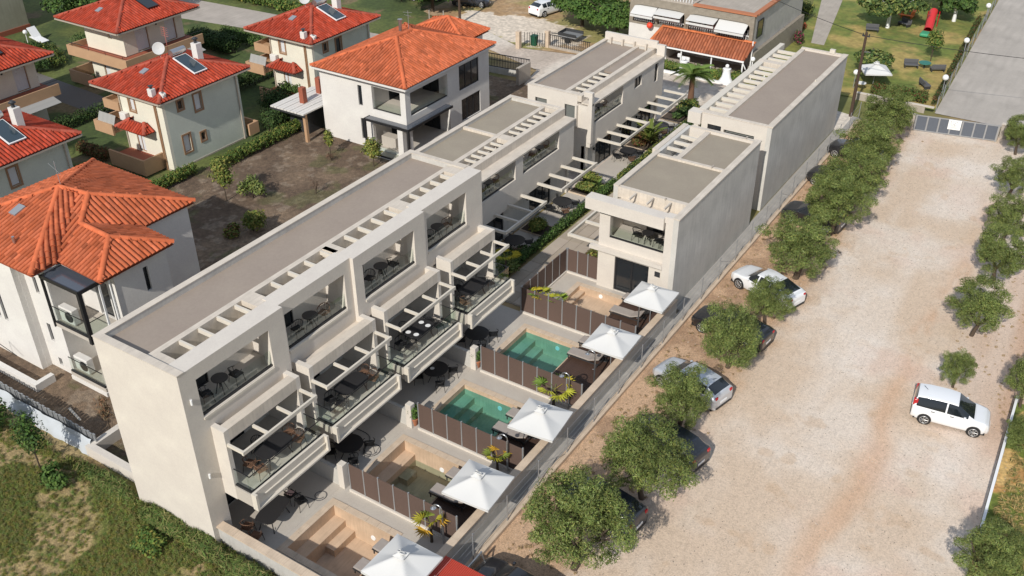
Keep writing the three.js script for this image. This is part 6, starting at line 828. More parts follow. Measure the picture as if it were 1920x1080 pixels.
// ---------- cars ----------
function car(label, pos, ry, S, paint, o = {}) {
  const C = new THREE.Group(); C.name = numbered(o.name || 'parked_car'); C.position.set(...pos); C.rotation.y = ry; C.userData = { label, category: o.cat || 'car' }; scene.add(C);
  const prof = S.prof, N = 64, x0 = prof[0][0], x1 = prof[prof.length - 1][0]; const at = (x, k) => { let i = 0; while (i < prof.length - 2 && x > prof[i + 1][0]) i++; const a = prof[i], b = prof[i + 1], f = clamp((x - a[0]) / (b[0] - a[0])); return mix(a[k], b[k], k > 2 ? sm(0, 1, f) : f); };
  const xs = []; for (let i = 0; i <= N; i++) xs.push(x0 + (x1 - x0) * (0.5 - 0.5 * Math.cos(Math.PI * i / N)) * 0.5 + (x1 - x0) * i / N * 0.5);
  const rows = xs.map(x => { const yb = at(x, 1), yr = at(x, 2), w = at(x, 3), wr = at(x, 4), lo = S.lo + (x > x1 - 0.25 || x < x0 + 0.25 ? 0.06 : 0); const h = [[w * 0.9, lo], [w * 0.985, lo + 0.13], [w, mix(lo, yb, 0.5)], [w * 0.985, yb - 0.1], [w * 0.95, yb], [mix(w * 0.95, wr, 0.55), mix(yb, yr, 0.55)], [wr, yr - 0.05 * clamp((yr - yb) / 0.3)], [wr * 0.88, yr + 0.0], [0, yr + 0.025]]; return [...h.map(([z, y]) => [x, y, z]), ...h.slice(0, -1).reverse().map(([z, y]) => [x, y, -z])]; });
  const R = rows[0].length, P = [], idx = [], cls = []; rows.forEach(r => r.forEach(p => P.push(...p)));
  const inR = (x, r) => r && x > r[0] && x < r[1];
  for (let i = 0; i < N; i++) for (let j = 0; j < R - 1; j++) { const xm = (xs[i] + xs[i + 1]) / 2, jj = j < 8 ? j : R - 2 - j; let c = 'body'; if (jj >= 4 && jj < 6 && S.side.some(r => inR(xm, r))) c = j < 8 ? 'left_window' : 'right_window'; if (jj >= 6 && inR(xm, S.ws)) c = 'windscreen'; if (jj >= 6 && inR(xm, S.rw)) c = 'rear_window'; if (S.sr && jj >= 7 && inR(xm, S.sr)) c = 'sunroof'; idx.push([i * R + j, (i + 1) * R + j, (i + 1) * R + j + 1, i * R + j + 1]); cls.push(c); }
  const full = new THREE.BufferGeometry(); full.setAttribute('position', new THREE.Float32BufferAttribute(P, 3)); full.setIndex(idx.flatMap(([a, b, c, d]) => [a, b, c, a, c, d])); full.computeVertexNormals(); const NN = full.attributes.normal.array;
  const mk = k => { const p = [], n = [], uv = []; idx.forEach((q, t) => { if (cls[t] !== k) return; for (const v of [q[0], q[1], q[2], q[0], q[2], q[3]]) { p.push(P[v * 3], P[v * 3 + 1], P[v * 3 + 2]); n.push(NN[v * 3], NN[v * 3 + 1], NN[v * 3 + 2]); uv.push(P[v * 3], P[v * 3 + 2]); } }); if (k === 'body') for (const [r, s] of [[rows[0], 1], [rows[N], -1]]) for (let j = 1; j < R - 1; j++) for (const v of s > 0 ? [r[0], r[j], r[j + 1]] : [r[0], r[j + 1], r[j]]) { p.push(...v); n.push(-s, 0, 0); uv.push(v[1], v[2]); } const g = new THREE.BufferGeometry(); g.setAttribute('position', new THREE.Float32BufferAttribute(p, 3)); g.setAttribute('normal', new THREE.Float32BufferAttribute(n, 3)); g.setAttribute('uv', new THREE.Float32BufferAttribute(uv, 2)); return g; };
  const add = (n, g, m, par = C) => { const me = shad(new THREE.Mesh(merge(g), m)); me.name = n; par.add(me); return me; };
  const pm = new THREE.MeshPhysicalMaterial({ color: paint, roughness: 0.32, metalness: o.metal || 0, clearcoat: 1, clearcoatRoughness: 0.05, side: THREE.DoubleSide }); add('body', mk('body'), pm); for (const k of ['left_window', 'right_window', 'windscreen', 'rear_window', 'sunroof']) if (cls.includes(k)) add(k === 'sunroof' || k.endsWith('screen') || k.startsWith('rear') ? k : 'side_window', mk(k), M.carGlass);
  const W = S.W / 2, wr = S.wr; for (const wx_ of S.wheels) for (const s of [-1, 1]) { const cz = z => z, disc = (r, d, z) => new THREE.CylinderGeometry(r, r, d, 26).rotateX(Math.PI / 2).translate(wx_, wr, z); add('wheel_arch', new THREE.CylinderGeometry(wr + 0.045, wr + 0.045, 0.05, 26).rotateX(Math.PI / 2).translate(wx_, wr + 0.015, s * (W - 0.012)), M.dark); const w = add('wheel', disc(wr, 0.2, s * (W - 0.075)), M.tyre); const R0 = wr * 0.72; add('rim', [new THREE.TorusGeometry(R0, 0.022, 6, 26).translate(wx_, wr, s * (W + 0.024)), disc(0.05, 0.03, s * (W + 0.024)), ...[0, 1, 2, 3, 4, 5, 6].map(k => bar([wx_, wr, s * (W + 0.026)], [wx_ + Math.cos(k * 0.8976) * R0, wr + Math.sin(k * 0.8976) * R0, s * (W + 0.026)], 0.026, 5))], M.rim, w); }
  for (const s of [-1, 1]) { add('headlight', rbx(x1 - 0.42, x1 - 0.1, S.hl - 0.1, S.hl + 0.05, s * W * 0.66 - 0.13, s * W * 0.66 + 0.13, 0.06), M.clearLamp); add('tail_light', rbx(x0 + 0.0, x0 + 0.22, S.tl, S.tl + S.th, s * W * S.tz - 0.11, s * W * S.tz + 0.11, 0.04), M.redLamp); add('side_mirror', rbx(S.mx - 0.06, S.mx + 0.07, S.my - 0.03, S.my + 0.08, s * (W + 0.03) - 0.08, s * (W + 0.03) + 0.08, 0.04), pm); for (const hx of S.handles) add('door_handle', bx(hx - 0.09, hx + 0.09, S.hy, S.hy + 0.03, s * (W - 0.005), s * (W + 0.015)), M.dark); }
  add('grille', bx(x1 - 0.1, x1 + 0.012, S.lo + 0.12, S.lo + 0.24, -W * 0.55, W * 0.55), M.dark); add('rear_bumper_trim', bx(x0 - 0.012, x0 + 0.1, S.lo + 0.06, S.lo + 0.16, -W * 0.7, W * 0.7), M.dark); add('number_plate', bx(x0 - 0.02, x0, S.pl, S.pl + 0.11, -0.26, 0.26), M.whitePaint); add('number_plate', bx(x1 + 0.012, x1 + 0.03, S.lo + 0.15, S.lo + 0.25, -0.26, 0.26), M.whitePaint); add('aerial', bar([S.ax, S.ay, 0], [S.ax - 0.2, S.ay + 0.18, 0], 0.012, 5), M.dark); add('underbody', bx(x0 + 0.15, x1 - 0.15, S.lo - 0.04, S.lo + 0.1, -W * 0.85, W * 0.85), M.dark);
  return C;
}
const HATCH = { tz: 0.74, W: 1.66, lo: 0.2, wr: 0.29, prof: [[-1.84, 0.95, 0.96, 0.70, 0.62], [-1.82, 0.97, 1.25, 0.76, 0.62], [-1.7, 0.98, 1.46, 0.80, 0.6], [-1.2, 0.99, 1.53, 0.83, 0.61], [-0.3, 0.98, 1.55, 0.83, 0.61], [0.2, 0.96, 1.5, 0.83, 0.6], [0.95, 0.95, 1.02, 0.82, 0.66], [1.1, 0.93, 0.95, 0.82, 0.66], [1.6, 0.84, 0.86, 0.77, 0.6], [1.78, 0.72, 0.74, 0.68, 0.5], [1.84, 0.55, 0.56, 0.58, 0.42]], ws: [0.22, 1.02], rw: [-1.83, -1.72], side: [[-1.68, -1.12], [-1.08, -0.3], [-0.25, 0.76]], wheels: [-1.15, 1.17], handles: [-0.85, 0.05], hy: 0.86, hl: 0.66, tl: 0.9, th: 0.42, mx: 0.62, my: 0.98, pl: 0.62, ax: -1.3, ay: 1.57 };
const SEDAN = { tz: 0.66, W: 1.82, lo: 0.19, wr: 0.33, prof: [[-2.3, 0.82, 0.83, 0.68, 0.6], [-2.24, 0.95, 0.97, 0.80, 0.66], [-1.95, 0.99, 1.02, 0.87, 0.66], [-1.7, 1.0, 1.06, 0.9, 0.62], [-0.85, 0.97, 1.38, 0.91, 0.6], [-0.1, 0.96, 1.44, 0.91, 0.6], [0.35, 0.95, 1.4, 0.91, 0.6], [1.05, 0.94, 0.99, 0.9, 0.68], [1.25, 0.92, 0.94, 0.9, 0.68], [1.9, 0.82, 0.84, 0.85, 0.6], [2.18, 0.72, 0.74, 0.74, 0.5], [2.3, 0.52, 0.53, 0.58, 0.4]], ws: [0.36, 1.02], rw: [-1.66, -0.87], side: [[-1.35, -0.72], [-0.62, 0.12], [0.2, 0.82]], wheels: [-1.38, 1.42], handles: [-0.75, 0.15], hy: 0.84, hl: 0.66, tl: 0.78, th: 0.16, mx: 0.75, my: 0.96, pl: 0.5, ax: -0.85, ay: 1.4 };
const FAST = { ...SEDAN, prof: SEDAN.prof.map(r => [...r]), rw: [-1.9, -1.0] }; FAST.prof[3] = [-1.9, 1.0, 1.1, 0.9, 0.62]; FAST.prof[4] = [-1.0, 0.98, 1.38, 0.91, 0.6];
const FIVE = { ...SEDAN, prof: [[-2.1, 0.8, 0.82, 0.72, 0.6], [-2.05, 0.97, 1.0, 0.82, 0.62], [-1.95, 1.0, 1.14, 0.86, 0.62], [-1.45, 1.0, 1.42, 0.89, 0.6], [-0.6, 0.98, 1.47, 0.9, 0.62], [0.3, 0.96, 1.44, 0.9, 0.62], [1.0, 0.95, 1.0, 0.9, 0.68], [1.2, 0.93, 0.95, 0.89, 0.68], [1.8, 0.82, 0.84, 0.84, 0.6], [2.02, 0.7, 0.72, 0.72, 0.5], [2.1, 0.52, 0.53, 0.58, 0.4]], ws: [0.32, 0.98], rw: [-1.96, -1.47], side: [[-1.4, -0.85], [-0.75, 0.0], [0.08, 0.8]], wheels: [-1.28, 1.3], tl: 0.84, th: 0.18, ax: -1.3, ay: 1.46 };
const WHITE = lin(0.78, 0.79, 0.8), BLACKP = lin(0.012, 0.012, 0.014), SILVER = lin(0.55, 0.58, 0.62), NAVY = lin(0.012, 0.018, 0.032);
car('white small hatchback parked alone on the gravel at the right', [-2.32, 0, -44.2], 0.13, HATCH, WHITE);
car('white coupe-like saloon parked by the wire fence under a sparse olive', [-14.4, 0, -50.5], Math.PI - 0.33, FAST, WHITE);
car('glossy black saloon parked beneath the round olive', [-14.55, 0, -45.3], Math.PI - 0.12, FAST, BLACKP);
car('silver saloon parked beneath the medium olive', [-14.4, 0, -39.4], Math.PI - 0.24, FIVE, SILVER, { metal: 0.25 });
car('dark blue hatchback with red tail light beneath the wide olive', [-13.5, 0, -34.4], Math.PI - 0.2, FIVE, NAVY, { metal: 0.2 });
car('dark car mostly hidden behind the nearest large olive', [-14.2, 0, -29.0], Math.PI - 0.1, FIVE, NAVY);
car('black car at the bottom frame edge beside the red corrugated roof', [-14.7, 0, -22.7], Math.PI - 0.08, FIVE, BLACKP); single('bull_bar', 'chrome bar across the front of the black car at the bottom edge', 'bull bar', [bar([-16.9, 0.95, -23.5], [-16.9, 0.95, -21.9], 0.05, 10), bar([-16.9, 0.95, -23.45], [-16.7, 0.5, -23.45], 0.04, 8), bar([-16.9, 0.95, -21.95], [-16.7, 0.5, -21.95], 0.04, 8)], M.steel);
car('black car nose showing by the wire fence beside the pool house', [-14.9, 0, -60.6], Math.PI - 0.1, FIVE, BLACKP); car('black car behind the olives beside the pergola house, nearer one', [-15.3, 0, -67.0], Math.PI - 0.1, FIVE, BLACKP); car('black car behind the olives beside the pergola house, farther one', [-15.5, 0, -72.4], Math.PI - 0.1, FIVE, BLACKP);
car('white car under the wide tree beyond the street', [-54.3, 0.03, -90.6], 1.35, FIVE, WHITE); car('dark blue car in tree shade at the top centre', [-62.8, 0.03, -88.6], 0.4, FIVE, NAVY); car('grey car parked in shade at the top left of centre', [-68.5, 0.03, -87.8], 0.5, FIVE, lin(0.2, 0.21, 0.23));
// ---------- restaurant at the top ----------
{
  const C = new Thing('restaurant', 'stone-arched restaurant with balconies, white awnings and orange tile canopy at the top', 'building', [-35, 0, -88]), zf = -84.3; seed(905);
  const s = new THREE.Shape([[-41.3, 3.0], [-28.95, 3.0], [-28.95, 5.55], [-41.3, 5.55]].map(a => new THREE.Vector2(...a))); const arch = (a, b, y0, y1) => { const p = new THREE.Path(); p.moveTo(a, y0); p.lineTo(a, y1 - 0.5); p.quadraticCurveTo(a, y1, a + 0.8, y1); p.lineTo(b - 0.8, y1); p.quadraticCurveTo(b, y1, b, y1 - 0.5); p.lineTo(b, y0); p.lineTo(a, y0); s.holes.push(p); }; arch(-40.9, -35.65, 3.25, 4.85); arch(-35.2, -29.3, 3.25, 4.85);
  C.p('stone_arcade', metric(new THREE.ExtrudeGeometry(s, { depth: 0.4, bevelEnabled: false, curveSegments: 8 }).translate(0, 0, zf - 0.4)), M.stoneWall);
  C.p('wall', [bx(-41.3, -29.0, -0.1, 3.0, zf - 2.2, zf - 2.4), bx(-41.25, -29.0, 3.0, 5.5, zf - 1.9, zf - 2.1), bx(-41.3, -37.2, -0.1, 3.0, zf - 0.05, zf - 2.2)], M.white); C.p('balcony_floor', bx(-41.3, -28.96, 2.85, 3.2, zf - 0.401, zf - 1.9), M.patio);
  C.p('side_wall', [bx(-29.2, -28.95, 0, 5.55, zf - 0.402, -98)], M.wall2); C.p('side_wall', bx(-28.94, -28.6, 0, 2.2, zf - 0.1, -98), M.stoneWall, { label: 'dark stone base wall' }); opening(C, 'x', -28.95, -97, -97.8, 4.0, 5.2, { n: 1, inset: -0.1 }); opening(C, 'x', -28.95, -85.2, -86.6, 3.3, 4.9, { n: 1, inset: -0.1 });
  C.p('roof_terrace', bx(-34.8, -29.2, 5.5, 5.62, zf - 0.0, -98), M.concrete); C.p('roof_edge', [bx(-34.9, -28.8, 5.56, 5.72, zf + 0.05, zf - 0.5), bx(-29.25, -28.75, 5.565, 5.73, zf - 0.5, -98)], M.terracotta); C.p('upper_storey', bx(-41.3, -34.9, 5.5, 8.2, zf - 1.6, -98), M.white); C.p('upper_balcony', bx(-41.3, -34.9, 5.56, 5.7, zf + 0.02, zf - 1.6), M.concrete); for (let k = 0; k < 22; k++) C.p('baluster', bx(-41.2 + k * 0.29, -41.15 + k * 0.29, 5.7, 6.5, zf - 0.1, zf - 0.15), M.whitePaint); C.p('railing', [bx(-41.3, -34.9, 6.5, 6.56, zf - 0.08, zf - 0.17)], M.whitePaint);
  for (const [a, b] of [[-40.2, -39.2], [-37.0, -36.2], [-34.4, -33.6], [-32.6, -31.4], [-30.6, -29.7]]) opening(C, 'z', zf - 1.9, a, b, 3.22, 4.7, { n: 1, name: 'door', inset: -0.06 });
  for (const [a, b, dn] of [[-40.8, -38.5, 0.55], [-38.4, -35.7, 0.25], [-35.1, -32.4, 0.25], [-32.3, -29.5, 0.6]]) C.p('awning', [slopePanel([(a + b) / 2, 4.75 - dn / 2, zf + 0.35], b - a, 1.3, 0.03, 0, dn * 0.9, 'z'), bx(a, b, 4.3 - dn * 0.7, 4.5 - dn * 0.7, zf + 0.92, zf + 0.95)], M.canvas);
  for (const x of [-38.45, -35.42, -32.35]) C.p('balcony_divider', slopePanel([x, 3.7, zf - 0.6], 0.2, 1.5, 0.9, 0, 0.3, 'z'), M.stoneWall);
  const rr2 = []; for (const [a, b] of [[-40.85, -35.7], [-35.15, -29.35]]) { C.p('balcony_railing', [bx(a, b, 3.62, 3.68, zf - 0.2, zf - 0.26), ...Array.from({ length: Math.floor((b - a) / 0.22) }, (_, k) => bx(a + k * 0.22, a + k * 0.22 + 0.05, 3.2, 3.62, zf - 0.2, zf - 0.25))], M.whitePaint); }
  tiledRoof(C, [[[-38.2, 2.05, -82.55], [-28.9, 2.05, -82.75], [-28.6, 3.15, zf + 0.02], [-37.7, 3.15, zf + 0.02]]], [[[-37.7, 3.2, zf + 0.05], [-28.6, 3.2, zf + 0.05]], [[-37.7, 3.2, zf + 0.02], [-38.2, 2.1, -82.55]]], { base: [0.36, 0.12, 0.06], ridge: [0.55, 0.17, 0.07], deck: [0.25, 0.07, 0.03] }, { name: 'tile_canopy', th: 0.12 }); C.p('gutter', bx(-38.25, -28.85, 1.85, 1.98, -82.5, -82.62), M.whitePaint);
  for (const x of [-38.1, -35, -32, -29]) C.p('canopy_post', cyl(0.07, 0.07, 1.95, x, 0, -82.75, 8), M.whitePaint); C.p('drainpipe', [bar([-29.0, 1.9, -82.6], [-28.7, 1.2, -82.8], 0.05), cyl(0.06, 0.06, 3.4, -28.75, 0, -84.1, 8)], M.whitePaint); C.p('terrace_floor', bx(-41, -28.7, -0.05, 0.06, -82.5, zf - 2.2), M.concrete);
  [-39.9, -37.2, -33.2, -30.6].forEach((x, i) => { const T = new Thing('balcony_table', `white balcony table with red-checked cloth, ${['leftmost', 'second from left', 'third from left', 'rightmost'][i]} on the restaurant balcony`, 'table', [x, 3.2, zf - 0.75]); T.p('table_top', [bx(x - 0.5, x + 0.5, 3.78, 3.82, zf - 0.5, zf - 1.0), bx(x - 0.5, x + 0.5, 3.5, 3.78, zf - 0.49, zf - 0.52)], mat(srgb(205, 120, 120), 0.9)); for (const q of [-0.4, 0.4]) T.p('leg', bx(x + q - 0.03, x + q + 0.03, 3.2, 3.78, zf - 0.7, zf - 0.76), M.whitePaint); for (const q of [-0.78, 0.78]) { const c = new Thing('balcony_chair', `white plastic chair ${q < 0 ? 'left' : 'right'} of the ${['leftmost', 'second', 'third', 'rightmost'][i]} restaurant balcony table`, 'chair', [x + q, 3.2, zf - 0.75]); c.p('seat', bx(x + q - 0.2, x + q + 0.2, 3.6, 3.64, zf - 0.55, zf - 0.95), M.whitePaint); c.p('backrest', bx(x + q + Math.sign(q) * 0.16, x + q + Math.sign(q) * 0.2, 3.64, 4.05, zf - 0.55, zf - 0.95), M.whitePaint); for (const [a, b] of [[-0.17, -0.6], [0.17, -0.6], [-0.17, -0.9], [0.17, -0.9]]) c.p('leg', bx(x + q + a - 0.02, x + q + a + 0.02, 3.2, 3.6, zf + b - 0.02, zf + b + 0.02), M.whitePaint); } });
  single('beach_ball', 'round red-orange ball lamp at the left restaurant balcony edge', 'ball', [new THREE.SphereGeometry(0.3, 18, 12).translate(-38.95, 3.15, zf + 0.35).toNonIndexed()], mat(srgb(226, 72, 48), 0.5));
  structure('kerb', [bx(-39.6, -28.5, -0.02, 0.22, -81.15, -81.4).rotateY(0).translate(0, 0, 0)], M.whitePaint);
  [[-34.2, -81.75, 'left'], [-30.12, -82.0, 'right']].forEach(([x, z, l]) => { const T = new Thing('pedestal_lamp', `white bell-shaped gate pedestal with globe lamp, ${l} one in the restaurant hedge`, 'lamp', [x, 0, z]); T.p('pedestal', metric(new THREE.LatheGeometry([[0.75, 0], [0.62, 0.12], [0.42, 0.5], [0.33, 0.95], [0.33, 1.2], [0.38, 1.25], [0.01, 1.3]].map(a => new THREE.Vector2(...a)), 20).translate(x, 0, z)), M.whitePaint); T.p('globe', new THREE.SphereGeometry(0.17, 16, 12).translate(x, 1.5, z).toNonIndexed(), M.whitePaint); T.p('lamp_neck', cyl(0.05, 0.05, 0.1, x, 1.28, z, 8), M.dark); });
  { const T = new Thing('statue', 'white animal-shaped garden ornament behind the restaurant hedge', 'statue', [-34.6, 0, -83.0]); T.p('body', [rbx(-35.1, -34.2, 0.65, 1.2, -82.85, -83.2, 0.15, 3)], M.whitePaint); for (const x of [-35.0, -34.75, -34.5, -34.3]) T.p('leg', cyl(0.08, 0.09, 0.7, x, 0, -83.0, 8), M.whitePaint); T.p('head', [rbx(-35.45, -35.0, 1.0, 1.4, -82.88, -83.15, 0.12, 3)], M.whitePaint); }
  { const T = new Thing('street_lamp', 'white globe lamp post at the restaurant right corner', 'lamp', [-29.3, 0, -85.6]); T.p('post', cyl(0.06, 0.05, 1.9, -28.3, 0, -83.3, 8), M.whitePaint); T.p('globe', new THREE.SphereGeometry(0.22, 16, 12).translate(-28.3, 2.08, -83.3).toNonIndexed(), M.whitePaint); T.p('gate_rail', [bx(-28.25, -27.0, 1.0, 1.06, -83.3, -83.36), bx(-27.1, -27.0, 0, 1.06, -83.3, -83.36)], M.whitePaint); }
}
// ---------- gate, walls and fences around the gravel and street ----------
{
  const G = new Thing('sliding_gate', 'wide grey panelled gate with white notice between gravel and yard', 'gate', [-10, 0, -80.8]); const a = [-13.0, -80.1], b = [-7.0, -81.3], L = Math.hypot(b[0] - a[0], b[1] - a[1]), th = -Math.atan2(b[1] - a[1], b[0] - a[0]); const q = (n, g, m, o) => G.p(n, merge(g).rotateY(th).translate(a[0], 0, a[1]), m, o); const pm = mat(srgb(92, 98, 108), 0.55, { bumpMap: rep(T.slat, 1.2), bumpScale: 0.01 });
  const n = 7, w = L / n; for (let k = 0; k < n; k++) q('gate_panel', bx(k * w + 0.06, k * w + w - 0.06, 0.14, 1.3, -0.02, 0.02), pm); for (let k = 0; k <= n; k++) q('gate_post', bx(k * w - 0.055, k * w + 0.055, k === 6 || k === 7 ? 0.0 : 0.06, 1.38, -0.04, 0.04), M.galv); q('gate_rail', [bx(0.06, L - 0.06, 1.3, 1.37, -0.035, 0.035), bx(0.06, L - 0.06, 0.07, 0.14, -0.035, 0.035)], M.galv);
  const nt = dtex(128, 96, (u, v) => { const y = 1 - v, l = Math.floor(y * 8), inl = (y * 8) % 1; const ink = y > 0.12 && y < 0.85 && inl > 0.35 && inl < 0.7 && u > 0.15 && u < 0.5 + 0.35 * vn(l * 3.7, 2.2) && vn(u * 40, l * 9) > 0.42; return ink ? [120, 124, 130] : [238, 238, 236]; }); const nm = mat(new THREE.Color(1, 1, 1), 0.6, { map: nt }); const sg = new THREE.BoxGeometry(0.95, 0.82, 0.02).toNonIndexed().translate(3.5 * w - 0.25 + 0.1, 0.95, 0.06); G.p('notice_sign', sg.rotateY(th).translate(a[0], 0, a[1]), nm);
  const W = new Thing('boundary_wall', 'low pale wall behind and beside the grey gate', 'wall', [-8, 0, -83]); W.p('wall', [bx(-7.0, -6.9, 0, 1.2, -81.3, -81.8), bx(-6.9, 6, -0.1, 1.15, -82.2, -82.5), bx(-13.6, -13.1, 0, 1.35, -80.0, -80.4), bx(-19.0, -13.2, -0.1, 0.55, -84.2, -84.45)], M.concrete); W.p('coping', [bx(-19.0, -12.5, 0.56, 0.62, -84.15, -84.5), bx(-6.92, 6, 1.16, 1.22, -82.15, -82.55)], M.creamTop);
  const R = new Thing('guard_rail', 'white and grey metal guard rail between gravel and dry grass at the right', 'guard rail', [0.4, 0, -42]); const pa = [0.42, -35.2], pb = [0.25, -47.3]; R.p('rail', [beamBox([0.62, 0.62, -35.6], [0.28, 0.62, -47.2], 0.12, 0.16), beamBox([0.62, 0.42, -35.6], [0.28, 0.42, -47.2], 0.06, 0.1)], M.whitePaint); for (let k = 0; k < 6; k++) { const f = k / 5; R.p('rail_post', bx(mix(0.66, 0.34, f) - 0.04, mix(0.66, 0.34, f) + 0.04, 0, 0.6, mix(-35.8, -47.0, f) - 0.05, mix(-35.8, -47.0, f) + 0.05), M.galv); }
  const P = new Thing('privacy_fence', 'black steel bar fence on concrete wall beside the middle villa drive', 'fence', [-48, 0, -73.5]); const fa = [-51.5, -72.6], fb = [-45.6, -73.2], FL = Math.hypot(fb[0] - fa[0], fb[1] - fa[1]), ft = -Math.atan2(fb[1] - fa[1], fb[0] - fa[0]), fq = (n, g, m, o) => P.p(n, merge(g).rotateY(ft).translate(fa[0], 0, fa[1]), m, o); fq('wall', bx(0, FL, -0.4, 0.55, -0.12, 0.12), M.wall2); for (let k = 0; k <= 36; k++) fq('fence_bar', bx(k * FL / 36 - 0.02, k * FL / 36 + 0.02, 0.6, 1.75, -0.02, 0.02), M.dark); fq('fence_rail', [bx(0, FL, 0.55, 0.61, -0.03, 0.03), bx(0, FL, 1.75, 1.82, -0.03, 0.03), bx(0, FL, 1.2, 1.25, -0.024, 0.024)], M.dark); P.p('wall', bx(-45.8, -45.5, -0.4, 1.6, -73.2, -71.2), M.concrete);
  const D = new Thing('field_fence', 'dark bar fence with stone gate piers along the dry field', 'fence', [-47, 0, -80.8]); for (const [x, z] of [[-50.9, -79.6], [-48.6, -81.3]]) D.p('gate_pier', rbx(x - 0.22, x + 0.22, 0, 1.7, z - 0.22, z + 0.22, 0.02), M.coping); for (let k = 0; k < 20; k++) D.p('fence_bar', bx(-48.3 + k * 0.23, -48.26 + k * 0.23, 0.25, 1.3, -81.32, -81.36), M.dark); for (let k = 0; k < 9; k++) D.p('fence_bar', bx(-50.6 + k * 0.23, -50.56 + k * 0.23, 0.1, 1.5, -80.2 - k * 0.1, -80.24 - k * 0.1), M.dark); D.p('fence_rail', [bx(-48.4, -43.8, 1.3, 1.36, -81.3, -81.37)], M.dark); D.p('base_wall', bx(-50.6, -43.8, -0.05, 0.25, -81.2, -81.48), M.concrete);
  const B = new Thing('wheelie_bin', 'green wheelie bin by the stone gate pier', 'bin', [-50.0, 0, -81.1]); B.p('bin_body', [metric(new THREE.CylinderGeometry(0.42, 0.34, 0.95, 4).rotateY(Math.PI / 4).translate(-50.0, 0.5, -81.1))], mat(srgb(28, 96, 70), 0.6)); B.p('lid', rbx(-50.32, -49.68, 0.97, 1.04, -80.78, -81.42, 0.03), mat(srgb(24, 84, 62), 0.6));
  const TR = new Thing('flatbed_trailer', 'small grey flatbed trailer parked on the dry field', 'trailer', [-47.6, 0, -84.3]); TR.p('bed', [bx(-48.6, -46.6, 0.55, 0.65, -83.4, -85.0)], M.galv); TR.p('side_board', [bx(-48.6, -46.6, 0.65, 0.95, -83.4, -83.46), bx(-48.6, -46.6, 0.65, 0.95, -84.94, -85.0), bx(-48.66, -48.6, 0.65, 0.95, -83.4, -85)], M.anth); for (const z of [-83.3, -85.1]) TR.p('wheel', new THREE.CylinderGeometry(0.3, 0.3, 0.16, 18).rotateX(Math.PI / 2).translate(-47.5, 0.3, z).toNonIndexed(), M.tyre); TR.p('drawbar', bar([-48.6, 0.55, -84.2], [-49.9, 0.4, -84.2], 0.05), M.anth);
  // the white-sheeted fence and low walls at the left edge of the lawn
  const F = new Thing('garden_fence', 'corrugated grey fence draped with white plastic sheet at the lawn edge', 'fence', [-43, 0, -19.15]); const cp = []; for (let k = 0; k < 60; k++) cp.push(bx(-50 + k * 0.22, -49.82 + k * 0.22, 0, 1.08 + 0.02 * (k % 2), -19.3 - 0.03 * (k % 2), -19.36 - 0.03 * (k % 2))); F.p('corrugated_panel', cp, M.galv, { kind: 'stuff' }); const pl = new THREE.PlaneGeometry(13, 0.9, 80, 8).rotateX(-0.35).translate(-43.5, 0.42, -19.0), pp = pl.attributes.position; for (let i = 0; i < pp.count; i++) pp.setZ(i, pp.getZ(i) + 0.12 * (fbm(pp.getX(i) * 1.6 + 90, pp.getY(i) * 2 + 50, 3) - 0.5) * 2); pl.computeVertexNormals(); F.p('plastic_sheet', pl.toNonIndexed(), new THREE.MeshPhysicalMaterial({ color: lin(0.5, 0.53, 0.56), roughness: 0.4, side: THREE.DoubleSide }));
  const U = new Thing('garden_wall', 'cream low concrete wall corner joining the sheeted fence to the gable', 'wall', [-34.8, 0, -19]); U.p('wall', [bx(-37.1, -32.35, -0.9, 0.62, -18.85, -19.2), bx(-37.1, -36.75, -0.9, 0.62, -19.2, -21.0)], M.cream); 
  const K = new Thing('light_well_wall', 'white concrete retaining wall in front of the left villa', 'wall', [-46.8, 0, -21]); K.p('wall', [bx(-51, -43.5, 0, 0.45, -20.55, -20.85), bx(-43.8, -43.5, 0, 0.46, -20.852, -21.7)], M.white); K.p('handrail', [bar([-47.6, 0.4, -21.2], [-47.6, 1.4, -21.2], 0.02), bar([-47.6, 1.4, -21.2], [-46.6, 0.5, -21.6], 0.02)], M.dark);
  single('timber_board', 'pale timber board lying on the soil by the gable', 'board', [beamBox([-40.9, 0.05, -20.6], [-39.6, 0.06, -20.3], 0.12, 0.05)], M.beam);
  const RR = new Thing('corrugated_roof', 'red corrugated sheet roof over the boundary wall at the bottom edge', 'roof', [-16.9, 0, -21]); const rc = []; for (let k = 0; k < 26; k++) rc.push(new THREE.CylinderGeometry(0.045, 0.045, 2.2, 6).rotateX(Math.PI / 2).translate(-17.7 + k * 0.085, 1.5 + 0.0, -21.0).toNonIndexed()); RR.p('roof_sheet', [...rc, bx(-17.74, -15.55, 1.44, 1.49, -19.9, -22.1)], mat(lin(0.48, 0.06, 0.035), 0.5)); for (const [x, z] of [[-17.6, -22], [-15.7, -22], [-17.6, -20], [-15.7, -20]]) RR.p('post', cyl(0.05, 0.05, 1.45, x, 0, z, 8), M.galv);
  const hose = (label, pts) => single('garden_hose', label, 'hose', [new THREE.TubeGeometry(new THREE.CatmullRomCurve3(pts.map(a => new THREE.Vector3(...a))), 60, 0.018, 5).toNonIndexed()], M.concreteDark); const loop = (x, z, r) => Array.from({ length: 14 }, (_, k) => [x + Math.cos(k * 0.62) * (r + 0.01 * k), 0.085, z + Math.sin(k * 0.62) * (r + 0.012 * k)]); hose('coiled dark garden hose on the second patio by the pool edge', [...loop(-25.6, -26.6, 0.34), [-26.3, 0.085, -27.3], [-27.6, 0.085, -27.4]]); hose('coiled garden hose beside the first divider wall pier', [...loop(-25.6, -22.9, 0.2), [-26.6, 0.085, -22.4], [-28.2, 0.085, -22.2]]);
